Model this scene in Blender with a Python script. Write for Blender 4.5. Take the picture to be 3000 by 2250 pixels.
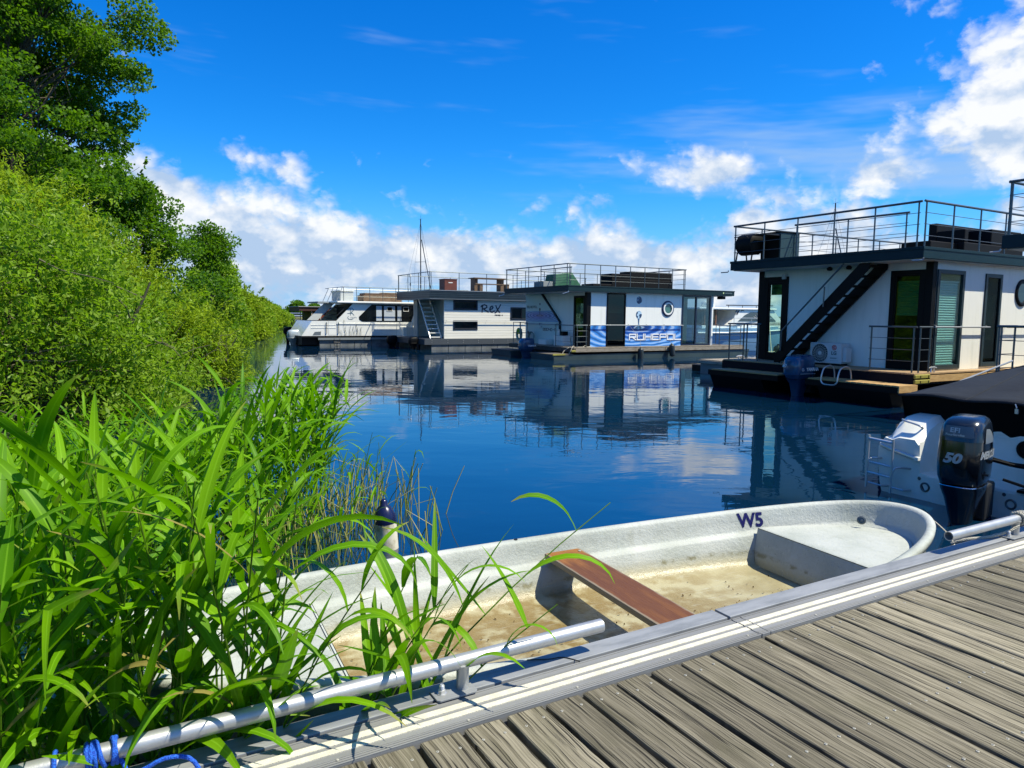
import bpy, bmesh, math, random
import numpy as np
from mathutils import Vector, Matrix

for o in list(bpy.data.objects):
    bpy.data.objects.remove(o)
SC = bpy.context.scene
COL = SC.collection
R = math.radians
random.seed(7)
RNG = np.random.default_rng(11)
EYE = 1.75                       # metres above the water
TH = R(29.7)                     # heading of the dock and of every moored boat
TV = Vector((math.cos(TH), math.sin(TH), 0))
NV = Vector((-math.sin(TH), math.cos(TH), 0))


def tn(t, n, z=0.0):
    return TV * t + NV * n + Vector((0, 0, z))


# ------------------------------------------------------------------ camera
cam = bpy.data.cameras.new('camera')
cam.sensor_width = 36
cam.lens = 24.84
cam.clip_start = 0.05
cam.clip_end = 9000
cam_o = bpy.data.objects.new('camera', cam)
COL.objects.link(cam_o)
P_, R_ = R(5.5), R(0.6)
rx = Vector((math.cos(R_), math.sin(R_) * math.sin(P_), math.sin(R_) * math.cos(P_)))
up = Vector((-math.sin(R_), math.cos(R_) * math.sin(P_), math.cos(R_) * math.cos(P_)))
fw = Vector((0, math.cos(P_), -math.sin(P_)))
cam_o.matrix_world = Matrix(((rx.x, up.x, -fw.x, 0), (rx.y, up.y, -fw.y, 0), (rx.z, up.z, -fw.z, EYE), (0, 0, 0, 1)))
SC.camera = cam_o

# ------------------------------------------------------------------ sun, exposure
SUN = Vector((0.523, -0.106, 0.846)).normalized()
sl = bpy.data.lights.new('sun', 'SUN')
sl.energy = 5.0
sl.angle = R(0.5)
sl.color = (1.0, 0.94, 0.77)
so = bpy.data.objects.new('sun', sl)
COL.objects.link(so)
so.rotation_euler = SUN.to_track_quat('Z', 'Y').to_euler()
SC.view_settings.view_transform = 'Standard'
SC.view_settings.look = 'None'
SC.view_settings.exposure = 0.66
SC.view_settings.gamma = 1.0
SC.view_settings.use_curve_mapping = False
SC.cycles.use_denoising = True
SC.cycles.max_bounces = 8
SC.cycles.transparent_max_bounces = 16
SC.cycles.caustics_reflective = False
SC.cycles.caustics_refractive = False
SC.cycles.sample_clamp_indirect = 6.0


# ------------------------------------------------------------------ node expressions
class Ex:
    """A socket (or a number) that builds math nodes when used in arithmetic."""

    def __init__(self, nt, s):
        self.nt, self.s = nt, s

    def _op(self, op, *a):
        n = self.nt.nodes.new('ShaderNodeMath')
        n.operation = op
        for i, q in enumerate((self,) + a):
            q = q.s if isinstance(q, Ex) else q
            if isinstance(q, (int, float)):
                n.inputs[i].default_value = q
            else:
                self.nt.links.new(q, n.inputs[i])
        return Ex(self.nt, n.outputs[0])

    def __add__(self, o): return self._op('ADD', o)
    def __radd__(self, o): return self._op('ADD', o)
    def __sub__(self, o): return self._op('SUBTRACT', o)
    def __rsub__(self, o): return (self * -1.0) + o
    def __mul__(self, o): return self._op('MULTIPLY', o)
    def __rmul__(self, o): return self._op('MULTIPLY', o)
    def __truediv__(self, o): return self._op('DIVIDE', o)
    def f(self, op, *a): return self._op(op, *a)

    def smooth(self, lo, hi):
        n = self.nt.nodes.new('ShaderNodeMapRange')
        n.interpolation_type = 'SMOOTHSTEP'
        self.nt.links.new(self.s, n.inputs[0])
        n.inputs[1].default_value = lo
        n.inputs[2].default_value = hi
        return Ex(self.nt, n.outputs[0])

    def clamp(self): return self.smooth_lin(0, 1)

    def smooth_lin(self, lo, hi):
        n = self.nt.nodes.new('ShaderNodeMapRange')
        self.nt.links.new(self.s, n.inputs[0])
        n.inputs[1].default_value = lo
        n.inputs[2].default_value = hi
        return Ex(self.nt, n.outputs[0])


def link(nt, a, b):
    nt.links.new(a.s if isinstance(a, Ex) else a, b)


def comb(nt, x, y, z=0.0):
    n = nt.nodes.new('ShaderNodeCombineXYZ')
    for i, q in enumerate((x, y, z)):
        if isinstance(q, Ex):
            nt.links.new(q.s, n.inputs[i])
        else:
            n.inputs[i].default_value = q
    return Ex(nt, n.outputs[0])


def sep(nt, v):
    n = nt.nodes.new('ShaderNodeSeparateXYZ')
    link(nt, v, n.inputs[0])
    return [Ex(nt, n.outputs[i]) for i in range(3)]


def noise(nt, vec, scale, detail=4.0, rough=0.55, dist=0.0, lac=2.0):
    n = nt.nodes.new('ShaderNodeTexNoise')
    n.inputs['Scale'].default_value = scale
    n.inputs['Detail'].default_value = detail
    n.inputs['Roughness'].default_value = rough
    n.inputs['Distortion'].default_value = dist
    n.inputs['Lacunarity'].default_value = lac
    if vec is not None:
        link(nt, vec, n.inputs['Vector'])
    return Ex(nt, n.outputs['Fac'])


def mixc(nt, fac, a, b, mode='MIX'):
    n = nt.nodes.new('ShaderNodeMix')
    n.data_type = 'RGBA'
    n.blend_type = mode
    n.clamp_factor = True
    for q, i in ((fac, 0), (a, 6), (b, 7)):
        if isinstance(q, (Ex, bpy.types.NodeSocket)):
            link(nt, q, n.inputs[i])
        elif isinstance(q, (int, float)):
            n.inputs[i].default_value = q
        else:
            n.inputs[i].default_value = (*q, 1.0)
    return Ex(nt, n.outputs[2])


# ------------------------------------------------------------------ world: clear sky with cumulus
world = bpy.data.worlds.new('World')
SC.world = world
world.use_nodes = True
world.cycles.sampling_method = 'NONE'
wn = world.node_tree
wn.nodes.clear()
w_out = wn.nodes.new('ShaderNodeOutputWorld')
w_bg = wn.nodes.new('ShaderNodeBackground')
w_bg.inputs['Strength'].default_value = 0.80
sky = wn.nodes.new('ShaderNodeTexSky')
sky.sky_type = 'NISHITA'
sky.sun_disc = False
sky.sun_elevation = math.asin(SUN.z)
sky.sun_rotation = math.atan2(SUN.x, SUN.y)
sky.air_density = 1.0
sky.dust_density = 0.3
sky.ozone_density = 3.0
# the physical sky at strength 0.1 with the deep saturation of the photograph
sk = mixc(wn, 1.0, sky.outputs[0], (0.1, 0.1, 0.1), 'MULTIPLY')
hs = wn.nodes.new('ShaderNodeHueSaturation')
hs.inputs['Saturation'].default_value = 1.45
hs.inputs['Value'].default_value = 1.25
link(wn, sk, hs.inputs['Color'])
sk = mixc(wn, 1.0, hs.outputs[0], (0.22, 0.86, 1.24), 'MULTIPLY')
tc = wn.nodes.new('ShaderNodeTexCoord')
dx, dy, dz = sep(wn, Ex(wn, tc.outputs['Generated']))
az = dx.f('ARCTAN2', dy)
el = dz.f('ARCSINE')


def cloud_noise(da, de):
    v = comb(wn, az + da, (el + de) * 1.45, 0.37)
    return noise(wn, v, 7.0, 8.0, 0.60, 0.15)


f0 = cloud_noise(0.0, 0.0)


def shade_noise(da, de):
    return noise(wn, comb(wn, az + da, (el + de) * 1.35, 1.37), 17.0, 5.0, 0.55)


g0 = shade_noise(0.0, 0.0)
g1 = shade_noise(0.010, 0.018)


AE = comb(wn, az, el, 0.0)


def blob(a, e, sa, se, amp, acc=None):
    """a soft hump of cloud cover in (azimuth, elevation)"""
    n = wn.nodes.new('ShaderNodeVectorMath')
    n.operation = 'MULTIPLY_ADD'
    link(wn, AE, n.inputs[0])
    n.inputs[1].default_value = (1 / sa, 1 / se, 0)
    n.inputs[2].default_value = (-a / sa, -e / se, 0)
    d = wn.nodes.new('ShaderNodeVectorMath')
    d.operation = 'DOT_PRODUCT'
    wn.links.new(n.outputs[0], d.inputs[0])
    wn.links.new(n.outputs[0], d.inputs[1])
    g = wn.nodes.new('ShaderNodeMath')
    g.operation = 'POWER'
    g.inputs[0].default_value = 0.36788
    wn.links.new(d.outputs['Value'], g.inputs[1])
    return Ex(wn, g.outputs[0]).f('MULTIPLY_ADD', amp, acc if acc is not None else 0.0)


cover = blob(-0.46, 0.10, 0.13, 0.085, 0.42)
for b in [(-0.36, 0.085, 0.10, 0.055, 0.36), (-0.475, 0.165, 0.05, 0.045, 0.28), (-0.365, 0.205, 0.035, 0.032, 0.24),
          (-0.292, 0.192, 0.035, 0.022, 0.23), (-0.24, 0.080, 0.10, 0.045, 0.33), (-0.15, 0.088, 0.09, 0.045, 0.33),
          (-0.05, 0.070, 0.10, 0.045, 0.34), (0.105, 0.095, 0.095, 0.065, 0.46), (0.19, 0.070, 0.07, 0.045, 0.28),
          (0.262, 0.196, 0.070, 0.026, 0.50), (0.39, 0.105, 0.13, 0.080, 0.48), (0.60, 0.225, 0.060, 0.090, 0.42),
          (0.63, 0.285, 0.05, 0.05, 0.22), (0.535, 0.222, 0.020, 0.024, 0.2), (0.52, 0.362, 0.075, 0.018, 0.20),
          (0.62, 0.37, 0.06, 0.03, 0.16), (0.72, 0.18, 0.16, 0.12, 0.28), (-0.70, 0.16, 0.16, 0.10, 0.28)]:
    cover = blob(*b, cover)
# a belt of far cumulus all round the horizon, and scattered clouds in the rest of the sky
belt = (((el - 0.045) / 0.050) * ((el - 0.045) / 0.050) * -1.0).f('EXPONENT') * 0.23
away = (az.f('ABSOLUTE')).smooth(0.75, 1.15)
lowf = noise(wn, comb(wn, dx, dy, dz), 2.3, 2.0, 0.5).smooth(0.46, 0.66) * 0.34
vo = wn.nodes.new('ShaderNodeTexVoronoi')
vo.feature = 'F1'
vo.inputs['Scale'].default_value = 21.0
vo.inputs['Detail'].default_value = 2.0
vo.inputs['Roughness'].default_value = 0.6
link(wn, comb(wn, az + (f0 - 0.5) * 0.10, el * 1.3 + (g0 - 0.5) * 0.07, 0.2), vo.inputs['Vector'])
puff = 0.55 - Ex(wn, vo.outputs['Distance'])                 # round heads of cumulus
clear = el.smooth(0.15, 0.27) * (1.0 - az.smooth(0.30, 0.46)) * -0.14
dens = (f0 - 0.5) * 1.25 + 0.5 + puff * 0.22 + cover * 0.90 + belt * 1.0 + away * lowf + clear
body = dens.smooth(0.52, 0.82)
wispn = noise(wn, comb(wn, az * 0.55 + el * 0.9, el * 3.4, 2.1), 6.0, 4.0, 0.6)
wisp = (wispn + blob(0.03, 0.205, 0.16, 0.022, 0.20) + blob(0.30, 0.225, 0.17, 0.055, 0.32) + blob(0.50, 0.18, 0.15, 0.08, 0.30)).smooth(0.585, 0.98) * 0.75
haze_lo = (el / 0.105)
haze_lo = (haze_lo * haze_lo * -1.0).f('EXPONENT') * 0.85
relief = (g0 - g1) * 2.6 + (g0 - 0.5) * 0.9 + (f0 - 0.5) * 0.8 + puff * 0.60 + 0.62 + (el - 0.09) * 2.0
lit = relief.smooth_lin(0.05, 1.0)
ccol = mixc(wn, lit, (0.37, 0.49, 0.67), (0.79, 0.80, 0.81))
c1 = mixc(wn, haze_lo, sk, (0.27, 0.44, 0.74))
c2 = mixc(wn, wisp, c1, (0.30, 0.46, 0.70))
c3 = mixc(wn, body * 0.97, c2, ccol)
link(wn, c3, w_bg.inputs['Color'])
wn.links.new(w_bg.outputs[0], w_out.inputs[0])

# ------------------------------------------------------------------ materials
MATS = {}


def mat(name, col, rough=0.5, metal=0.0, col2=None, nscale=6.0, ndetail=5.0, lo=0.35, hi=0.7, bump=0.0, bscale=40.0,
        stretch=None, spec=0.5, coat=0.0, coords='Object', rrange=0.0):
    if name in MATS:
        return MATS[name]
    m = bpy.data.materials.new(name)
    m.use_nodes = True
    nt = m.node_tree
    b = nt.nodes['Principled BSDF']
    b.inputs['Base Color'].default_value = (*col, 1)
    b.inputs['Roughness'].default_value = rough
    b.inputs['Metallic'].default_value = metal
    b.inputs['Specular IOR Level'].default_value = spec
    b.inputs['Coat Weight'].default_value = coat
    b.inputs['Coat Roughness'].default_value = 0.08
    tcn = nt.nodes.new('ShaderNodeTexCoord')
    v = Ex(nt, tcn.outputs[coords])
    if stretch:
        mp = nt.nodes.new('ShaderNodeMapping')
        mp.inputs['Scale'].default_value = stretch
        link(nt, v, mp.inputs['Vector'])
        v = Ex(nt, mp.outputs[0])
    if col2 is not None:
        n1 = noise(nt, v, nscale, ndetail, 0.6)
        f = n1.smooth(lo, hi)
        link(nt, mixc(nt, f, col, col2), b.inputs['Base Color'])
        if rrange:
            link(nt, f * rrange + rough, b.inputs['Roughness'])
    if bump:
        n2 = noise(nt, v, bscale, 5.0, 0.6)
        bp = nt.nodes.new('ShaderNodeBump')
        bp.inputs['Strength'].default_value = 1.0
        bp.inputs['Distance'].default_value = bump
        link(nt, n2, bp.inputs['Height'])
        nt.links.new(bp.outputs[0], b.inputs['Normal'])
    MATS[name] = m
    return m


def glass_mat(name, tint, refl=0.55, base=0.06):
    if name in MATS:
        return MATS[name]
    m = bpy.data.materials.new(name)
    m.use_nodes = True
    nt = m.node_tree
    nt.nodes.clear()
    out = nt.nodes.new('ShaderNodeOutputMaterial')
    tr = nt.nodes.new('ShaderNodeBsdfTransparent')
    tr.inputs[0].default_value = (*tint, 1)
    gl = nt.nodes.new('ShaderNodeBsdfGlossy')
    gl.inputs['Roughness'].default_value = 0.01
    gl.inputs['Color'].default_value = (0.85, 0.95, 0.93, 1)
    lw = nt.nodes.new('ShaderNodeLayerWeight')
    lw.inputs['Blend'].default_value = 0.25
    fac = Ex(nt, lw.outputs['Fresnel']) * refl + base
    mx = nt.nodes.new('ShaderNodeMixShader')
    link(nt, fac, mx.inputs[0])
    nt.links.new(tr.outputs[0], mx.inputs[1])
    nt.links.new(gl.outputs[0], mx.inputs[2])
    nt.links.new(mx.outputs[0], out.inputs[0])
    MATS[name] = m
    return m


def leaf_mat(name, c1, c2, trans=0.35, rough=0.5, tcol=None):
    if name in MATS:
        return MATS[name]
    m = bpy.data.materials.new(name)
    m.use_nodes = True
    nt = m.node_tree
    b = nt.nodes['Principled BSDF']
    out = nt.nodes['Material Output']
    at = nt.nodes.new('ShaderNodeAttribute')
    at.attribute_name = 'tint'
    c = mixc(nt, Ex(nt, at.outputs['Fac']), c1, c2)
    dr = nt.nodes.new('ShaderNodeAttribute')
    dr.attribute_name = 'dry'
    rib = nt.nodes.new('ShaderNodeAttribute')
    rib.attribute_name = 'rib'
    rv = Ex(nt, rib.outputs['Fac'])
    c = mixc(nt, rv.smooth(0.80, 1.0) * 0.35, c, tuple(min(1.0, q * 1.7 + 0.03) for q in c2))
    c = mixc(nt, ((rv * 46.0).f('SINE') * 0.5 + 0.5) * rv.smooth(0.0, 0.02) * 0.16, c, c1)
    c = mixc(nt, Ex(nt, dr.outputs['Fac']), c, (0.30, 0.22, 0.07))
    link(nt, c, b.inputs['Base Color'])
    b.inputs['Roughness'].default_value = rough
    b.inputs['Specular IOR Level'].default_value = 0.14
    tl = nt.nodes.new('ShaderNodeBsdfTranslucent')
    if tcol:
        c_t = mixc(nt, Ex(nt, at.outputs['Fac']), tcol, tuple(q * 1.3 for q in tcol))
        c_t = mixc(nt, Ex(nt, dr.outputs['Fac']), c_t, (0.35, 0.25, 0.07))
    else:
        c_t = mixc(nt, 1.0, c, (1.5, 1.5, 0.8), 'MULTIPLY')
    link(nt, c_t, tl.inputs[0])
    mx = nt.nodes.new('ShaderNodeMixShader')
    mx.inputs[0].default_value = trans
    nt.links.new(b.outputs[0], mx.inputs[1])
    nt.links.new(tl.outputs[0], mx.inputs[2])
    nt.links.new(mx.outputs[0], out.inputs[0])
    MATS[name] = m
    return m


# ------------------------------------------------------------------ mesh building
class MB:
    def __init__(self):
        self.v, self.f = [], []

    def add(self, vs, fs):
        k = len(self.v)
        self.v.extend([tuple(q) for q in vs])
        self.f.extend([tuple(i + k for i in f) for f in fs])
        return self

    def box(self, x0, y0, z0, x1, y1, z1):
        if x0 > x1: x0, x1 = x1, x0
        if y0 > y1: y0, y1 = y1, y0
        if z0 > z1: z0, z1 = z1, z0
        return self.add([(x0, y0, z0), (x1, y0, z0), (x1, y1, z0), (x0, y1, z0), (x0, y0, z1), (x1, y0, z1), (x1, y1, z1), (x0, y1, z1)],
                        [(0, 3, 2, 1), (4, 5, 6, 7), (0, 1, 5, 4), (1, 2, 6, 5), (2, 3, 7, 6), (3, 0, 4, 7)])

    def hexa(self, b, t):
        """eight corners: four below, four above, both in the same turn"""
        return self.add(list(b) + list(t), [(0, 3, 2, 1), (4, 5, 6, 7), (0, 1, 5, 4), (1, 2, 6, 5), (2, 3, 7, 6), (3, 0, 4, 7)])

    def tube(self, pts, r, n=8, cap=True, closed=False):
        pts = [Vector(p) for p in pts]
        m = len(pts)
        rs = r if isinstance(r, (list, tuple)) else [r] * m
        rings = []
        prev = None
        for i, p in enumerate(pts):
            if closed:
                d = pts[(i + 1) % m] - pts[i - 1]
            else:
                d = pts[min(i + 1, m - 1)] - pts[max(i - 1, 0)]
            d = d.normalized() if d.length > 1e-9 else Vector((0, 0, 1))
            if prev is None:
                a = Vector((0, 0, 1)) if abs(d.z) < 0.9 else Vector((1, 0, 0))
                u = d.cross(a).normalized()
            else:
                u = (prev - d * prev.dot(d))
                u = u.normalized() if u.length > 1e-6 else d.orthogonal().normalized()
            prev = u
            w = d.cross(u)
            rings.append([p + (u * math.cos(2 * math.pi * k / n) + w * math.sin(2 * math.pi * k / n)) * rs[i] for k in range(n)])
        vs = [q for g in rings for q in g]
        fs = []
        for i in range(m if closed else m - 1):
            j = (i + 1) % m
            for k in range(n):
                k2 = (k + 1) % n
                fs.append((i * n + k, i * n + k2, j * n + k2, j * n + k))
        if cap and not closed:
            fs.append(tuple(range(n - 1, -1, -1)))
            fs.append(tuple(range((m - 1) * n, m * n)))
        return self.add(vs, fs)

    def cyl(self, p0, p1, r, n=12, r1=None, cap=True):
        return self.tube([p0, p1], [r, r if r1 is None else r1], n, cap)

    def prism(self, poly, axis, a, b):
        """poly in the two other axes (in x,y,z order), extruded along axis from a to b"""
        def P(q, s):
            if axis == 'x': return (s, q[0], q[1])
            if axis == 'y': return (q[0], s, q[1])
            return (q[0], q[1], s)
        n = len(poly)
        vs = [P(q, a) for q in poly] + [P(q, b) for q in poly]
        fs = [tuple(range(n - 1, -1, -1)), tuple(range(n, 2 * n))]
        fs += [(i, (i + 1) % n, n + (i + 1) % n, n + i) for i in range(n)]
        return self.add(vs, fs)

    def lathe(self, prof, c, n=16, axis='z', sy=1.0):
        vs, fs = [], []
        for r, h in prof:
            for k in range(n):
                a = 2 * math.pi * k / n
                if axis == 'z': vs.append((c[0] + r * math.cos(a), c[1] + r * sy * math.sin(a), c[2] + h))
                elif axis == 'y': vs.append((c[0] + r * math.cos(a), c[1] + h, c[2] + r * math.sin(a)))
                else: vs.append((c[0] + h, c[1] + r * math.cos(a), c[2] + r * math.sin(a)))
        m = len(prof)
        for i in range(m - 1):
            for k in range(n):
                k2 = (k + 1) % n
                fs.append((i * n + k, i * n + k2, (i + 1) * n + k2, (i + 1) * n + k))
        fs.append(tuple(range(n - 1, -1, -1)))
        fs.append(tuple(range((m - 1) * n, m * n)))
        return self.add(vs, fs)

    def loft(self, rings, cap=True):
        n = len(rings[0])
        vs = [q for g in rings for q in g]
        fs = []
        for i in range(len(rings) - 1):
            for k in range(n):
                k2 = (k + 1) % n
                fs.append((i * n + k, i * n + k2, (i + 1) * n + k2, (i + 1) * n + k))
        if cap:
            fs.append(tuple(range(n - 1, -1, -1)))
            fs.append(tuple(range((len(rings) - 1) * n, len(rings) * n)))
        return self.add(vs, fs)

    def mesh(self, name, smooth=False, angle=40):
        me = bpy.data.meshes.new(name)
        me.from_pydata(self.v, [], self.f)
        bm = bmesh.new()
        bm.from_mesh(me)
        bmesh.ops.recalc_face_normals(bm, faces=bm.faces)
        bm.to_mesh(me)
        bm.free()
        if smooth:
            me.polygons.foreach_set('use_smooth', [True] * len(me.polygons))
            me.set_sharp_from_angle(angle=R(angle))
        me.update()
        return me

    def build(self, name, m, parent=None, smooth=False, bevel=0.0, angle=40, seg=2):
        me = self.mesh(name, smooth, angle)
        me.materials.append(m)
        o = bpy.data.objects.new(name, me)
        COL.objects.link(o)
        o.parent = parent
        if bevel:
            bv = o.modifiers.new('bevel', 'BEVEL')
            bv.width = bevel
            bv.segments = seg
            bv.limit_method = 'ANGLE'
            bv.harden_normals = False
        return o


def tag(o, label=None, cat=None, group=None, kind=None):
    if label: o['label'] = label
    if cat: o['category'] = cat
    if group: o['group'] = group
    if kind: o['kind'] = kind
    return o


def thing(name, loc, rz=0.0, label=None, cat=None, group=None, kind=None):
    o = bpy.data.objects.new(name, None)
    o.empty_display_size = 0.3
    COL.objects.link(o)
    o.location = loc
    o.rotation_euler = (0, 0, rz)
    return tag(o, label, cat, group, kind)


def copy_tree(o, parent=None):
    c = o.copy()
    COL.objects.link(c)
    c.parent = parent
    for ch in list(o.children):
        copy_tree(ch, c)
    return c


def text(name, s, size, m, parent, origin, xdir, updir, ext=0.004, shear=0.0, bold=0.0, sx=1.0, align='LEFT', warp=None):
    cu = bpy.data.curves.new(name, 'FONT')
    cu.body = s
    cu.size = size
    cu.extrude = ext
    cu.shear = shear
    cu.offset = bold
    cu.align_x = align
    cu.resolution_u = 3
    to = bpy.data.objects.new(name + '_tmp', cu)
    COL.objects.link(to)
    dg = bpy.context.evaluated_depsgraph_get()
    dg.update()
    me = bpy.data.meshes.new_from_object(to.evaluated_get(dg))
    bpy.data.objects.remove(to)
    X = Vector(xdir).normalized()
    Y = Vector(updir).normalized()
    Z = X.cross(Y)
    O = Vector(origin)
    for v in me.vertices:
        c = v.co
        if warp:
            v.co = warp(c.x * sx, c.y, c.z)
        else:
            v.co = O + X * (c.x * sx) + Y * c.y + Z * c.z
    me.materials.clear()
    me.materials.append(m)
    o = bpy.data.objects.new(name, me)
    COL.objects.link(o)
    o.parent = parent
    return o


GLYPH = {
    'R': [[(0, 0), (0, 1), (1, 1), (1, .48), (.12, .48)], [(.45, .48), (1, 0)]],
    'U': [[(0, 1), (0, 0), (1, 0), (1, 1)]],
    'H': [[(0, 0), (0, 1)], [(1, 0), (1, 1)], [(0, .5), (1, .5)]],
    'E': [[(1, 1), (0, 1), (0, 0), (1, 0)], [(0, .5), (.85, .5)]],
    'P': [[(0, 0), (0, 1), (1, 1), (1, .45), (.12, .45)]],
    'O': [[(0, 0), (0, 1), (1, 1), (1, 0), (0, 0)]],
    'L': [[(0, 1), (0, 0), (1, 0)]],
    '9': [[(1, .5), (0, .5), (0, 1), (1, 1), (1, 0), (0, 0)]],
    '0': [[(0, 0), (0, 1), (1, 1), (1, 0), (0, 0)]],
    '4': [[(0, 1), (0, .4), (1, .4)], [(1, 1), (1, 0)]],
    '-': [[(.2, .5), (.8, .5)]],
    'A': [[(0, 0), (0, 1), (1, 1), (1, 0)], [(0, .45), (1, .45)]],
}


def strokes(mb, lines, O, X, Y, w, th=0.006):
    """flat raised ribbons along polylines given in (x, y) of the plane O + X x + Y y"""
    O, X, Y = Vector(O), Vector(X), Vector(Y)
    Z = X.cross(Y).normalized()
    Xn, Yn = X.normalized(), Y.normalized()
    for ln in lines:
        for k, ((x0, y0), (x1, y1)) in enumerate(zip(ln[:-1], ln[1:])):
            a = O + X * x0 + Y * y0
            b = O + X * x1 + Y * y1
            d = (b - a)
            if d.length < 1e-6:
                continue
            d.normalize()
            s = Z.cross(d) * (w / 2)
            a2, b2 = a - d * (w / 2), b + d * (w / 2)
            lift = Z * (th + 0.0008 * (k % 2))
            mb.hexa([a2 - s, b2 - s, b2 + s, a2 + s], [a2 - s + lift, b2 - s + lift, b2 + s + lift, a2 + s + lift])
    return mb


def stroke_text(s, h, wd, gap):
    out, x = [], 0.0
    for ch in s:
        for ln in GLYPH.get(ch, []):
            out.append([(x + px * wd, py * h) for px, py in ln])
        x += wd + gap
    return out


def curve_pts(pts, n=10):
    """smooth polyline through points"""
    pts = [Vector(p) for p in pts]
    res = []
    for i in range(len(pts) - 1):
        p0, p1, p2, p3 = pts[max(i - 1, 0)], pts[i], pts[i + 1], pts[min(i + 2, len(pts) - 1)]
        for k in range(n):
            s = k / n
            res.append(0.5 * ((2 * p1) + (p2 - p0) * s + (2 * p0 - 5 * p1 + 4 * p2 - p3) * s * s + (3 * p1 - p0 - 3 * p2 + p3) * s ** 3))
    res.append(pts[-1])
    return res

# ------------------------------------------------------------------ water
def water_material():
    m = bpy.data.materials.new('lake_water')
    m.use_nodes = True
    nt = m.node_tree
    b = nt.nodes['Principled BSDF']
    b.inputs['Base Color'].default_value = (0.0015, 0.017, 0.044, 1)
    b.inputs['Roughness'].default_value = 0.015
    b.inputs['IOR'].default_value = 2.15
    b.inputs['Specular IOR Level'].default_value = 0.5
    geo = nt.nodes.new('ShaderNodeNewGeometry')
    pos = Ex(nt, geo.outputs['Position'])
    mp = nt.nodes.new('ShaderNodeMapping')
    mp.inputs['Rotation'].default_value = (0, 0, R(-12))
    mp.inputs['Scale'].default_value = (0.55, 1.0, 1.0)
    link(nt, pos, mp.inputs['Vector'])
    v = Ex(nt, mp.outputs[0])
    swell = noise(nt, v, 0.75, 2.0, 0.5, 0.4)
    rip = noise(nt, v, 2.6, 3.0, 0.5, 0.6)
    fine = noise(nt, v, 9.0, 2.0, 0.5)
    patch = noise(nt, pos, 0.07, 2.0, 0.5).smooth(0.38, 0.68)     # cat's paws: rougher and calmer water
    h = swell * 0.0075 + rip * 0.0042 * (patch * 0.9 + 0.3) + fine * 0.0006 * (patch + 0.1)
    bp = nt.nodes.new('ShaderNodeBump')
    bp.inputs['Strength'].default_value = 1.0
    bp.inputs['Distance'].default_value = 1.0
    link(nt, h, bp.inputs['Height'])
    nt.links.new(bp.outputs[0], b.inputs['Normal'])
    return m


mb = MB()
mb.add([(-4000, -300, 0), (4000, -300, 0), (4000, 6000, 0), (-4000, 6000, 0)], [(0, 1, 2, 3)])
water = mb.build('water', water_material())
tag(water, 'calm rippled lake water reflecting sky and boats', 'water', kind='structure')

# ------------------------------------------------------------------ land on the left, far shore
SHORE = [(-2.6, -2.0), (-3.2, 2.0), (-4.0, 6.0), (-6.0, 11.0), (-7.3, 16.0), (-9.5, 22.0), (-14.5, 34.0), (-23.0, 62.0), (-34.0, 97.0), (-45.0, 138.0), (-70, 150), (-150, 170)]
mb = MB()
vs, fs = [], []
cols = [0.0, 0.5, 1.5, 4.0, 10.0, 40.0, 160.0]
zz = [-0.25, 0.03, 0.16, 0.30, 0.5, 0.8, 1.2]
for i, (x, y) in enumerate(SHORE):
    for c, z in zip(cols, zz):
        vs.append((x - c, y + 0.15 * c * (1 if i > 8 else 0), z + 0.05 * math.sin(i * 1.7 + c)))
nc = len(cols)
for i in range(len(SHORE) - 1):
    for k in range(nc - 1):
        fs.append((i * nc + k, i * nc + k + 1, (i + 1) * nc + k + 1, (i + 1) * nc + k))
mb.add(vs, fs)
bank = mb.build('ground', mat('bank_soil', (0.045, 0.050, 0.018), 0.95, col2=(0.03, 0.06, 0.012), nscale=1.5, bump=0.05, bscale=3.0), smooth=True)
tag(bank, 'low grassy bank under the bushes on the left', 'ground', kind='structure')

mb = MB()
vs, fs = [], []
N = 90
for i in range(N + 1):
    x = -3600 + 7200 * i / N
    h = 9 + 5 * math.sin(i * 0.7) + 4 * math.sin(i * 1.9 + 1) + 3 * math.sin(i * 4.1)
    y = 2600 + 120 * math.sin(i * 0.35)
    vs += [(x, y, -1), (x, y + 10, h), (x, y + 260, h * 1.15 + 3), (x, y + 520, -1)]
for i in range(N):
    for k in range(3):
        fs.append((i * 4 + k, i * 4 + 4 + k, i * 4 + 5 + k, i * 4 + 1 + k))
mb.add(vs, fs)
far = mb.build('far_shore', mat('far_wood', (0.03, 0.055, 0.03), 0.95, col2=(0.05, 0.08, 0.035), nscale=0.02), smooth=True)
tag(far, 'low wooded far shore along the horizon', 'shore', kind='structure')

# ------------------------------------------------------------------ dock
ALU = mat('brushed_aluminium', (0.225, 0.228, 0.222), 0.55, 0.15, col2=(0.17, 0.172, 0.168), nscale=3.0, stretch=(0.6, 6, 6), bump=0.0008, bscale=60, lo=0.3, hi=0.75, rrange=0.15)
ALU2 = mat('aluminium_pipe', (0.44, 0.45, 0.455), 0.42, 0.6, col2=(0.34, 0.35, 0.355), nscale=7.0, bump=0.0005, bscale=90)
ALU_D = mat('dull_aluminium', (0.27, 0.28, 0.285), 0.55, 0.2, col2=(0.18, 0.19, 0.195), nscale=4.0, stretch=(1, 5, 5), lo=0.38, hi=0.72)
GRIP = mat('cream_grip_strip', (0.60, 0.57, 0.46), 0.9, col2=(0.50, 0.47, 0.37), nscale=25, bump=0.0025, bscale=260)
DARKMETAL = mat('dark_metal', (0.02, 0.022, 0.024), 0.5, 0.3)
STEEL = mat('stainless_steel', (0.60, 0.60, 0.58), 0.28, 0.6)
SCREW = mat('screw_steel', (0.34, 0.33, 0.28), 0.55, 0.2)


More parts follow.
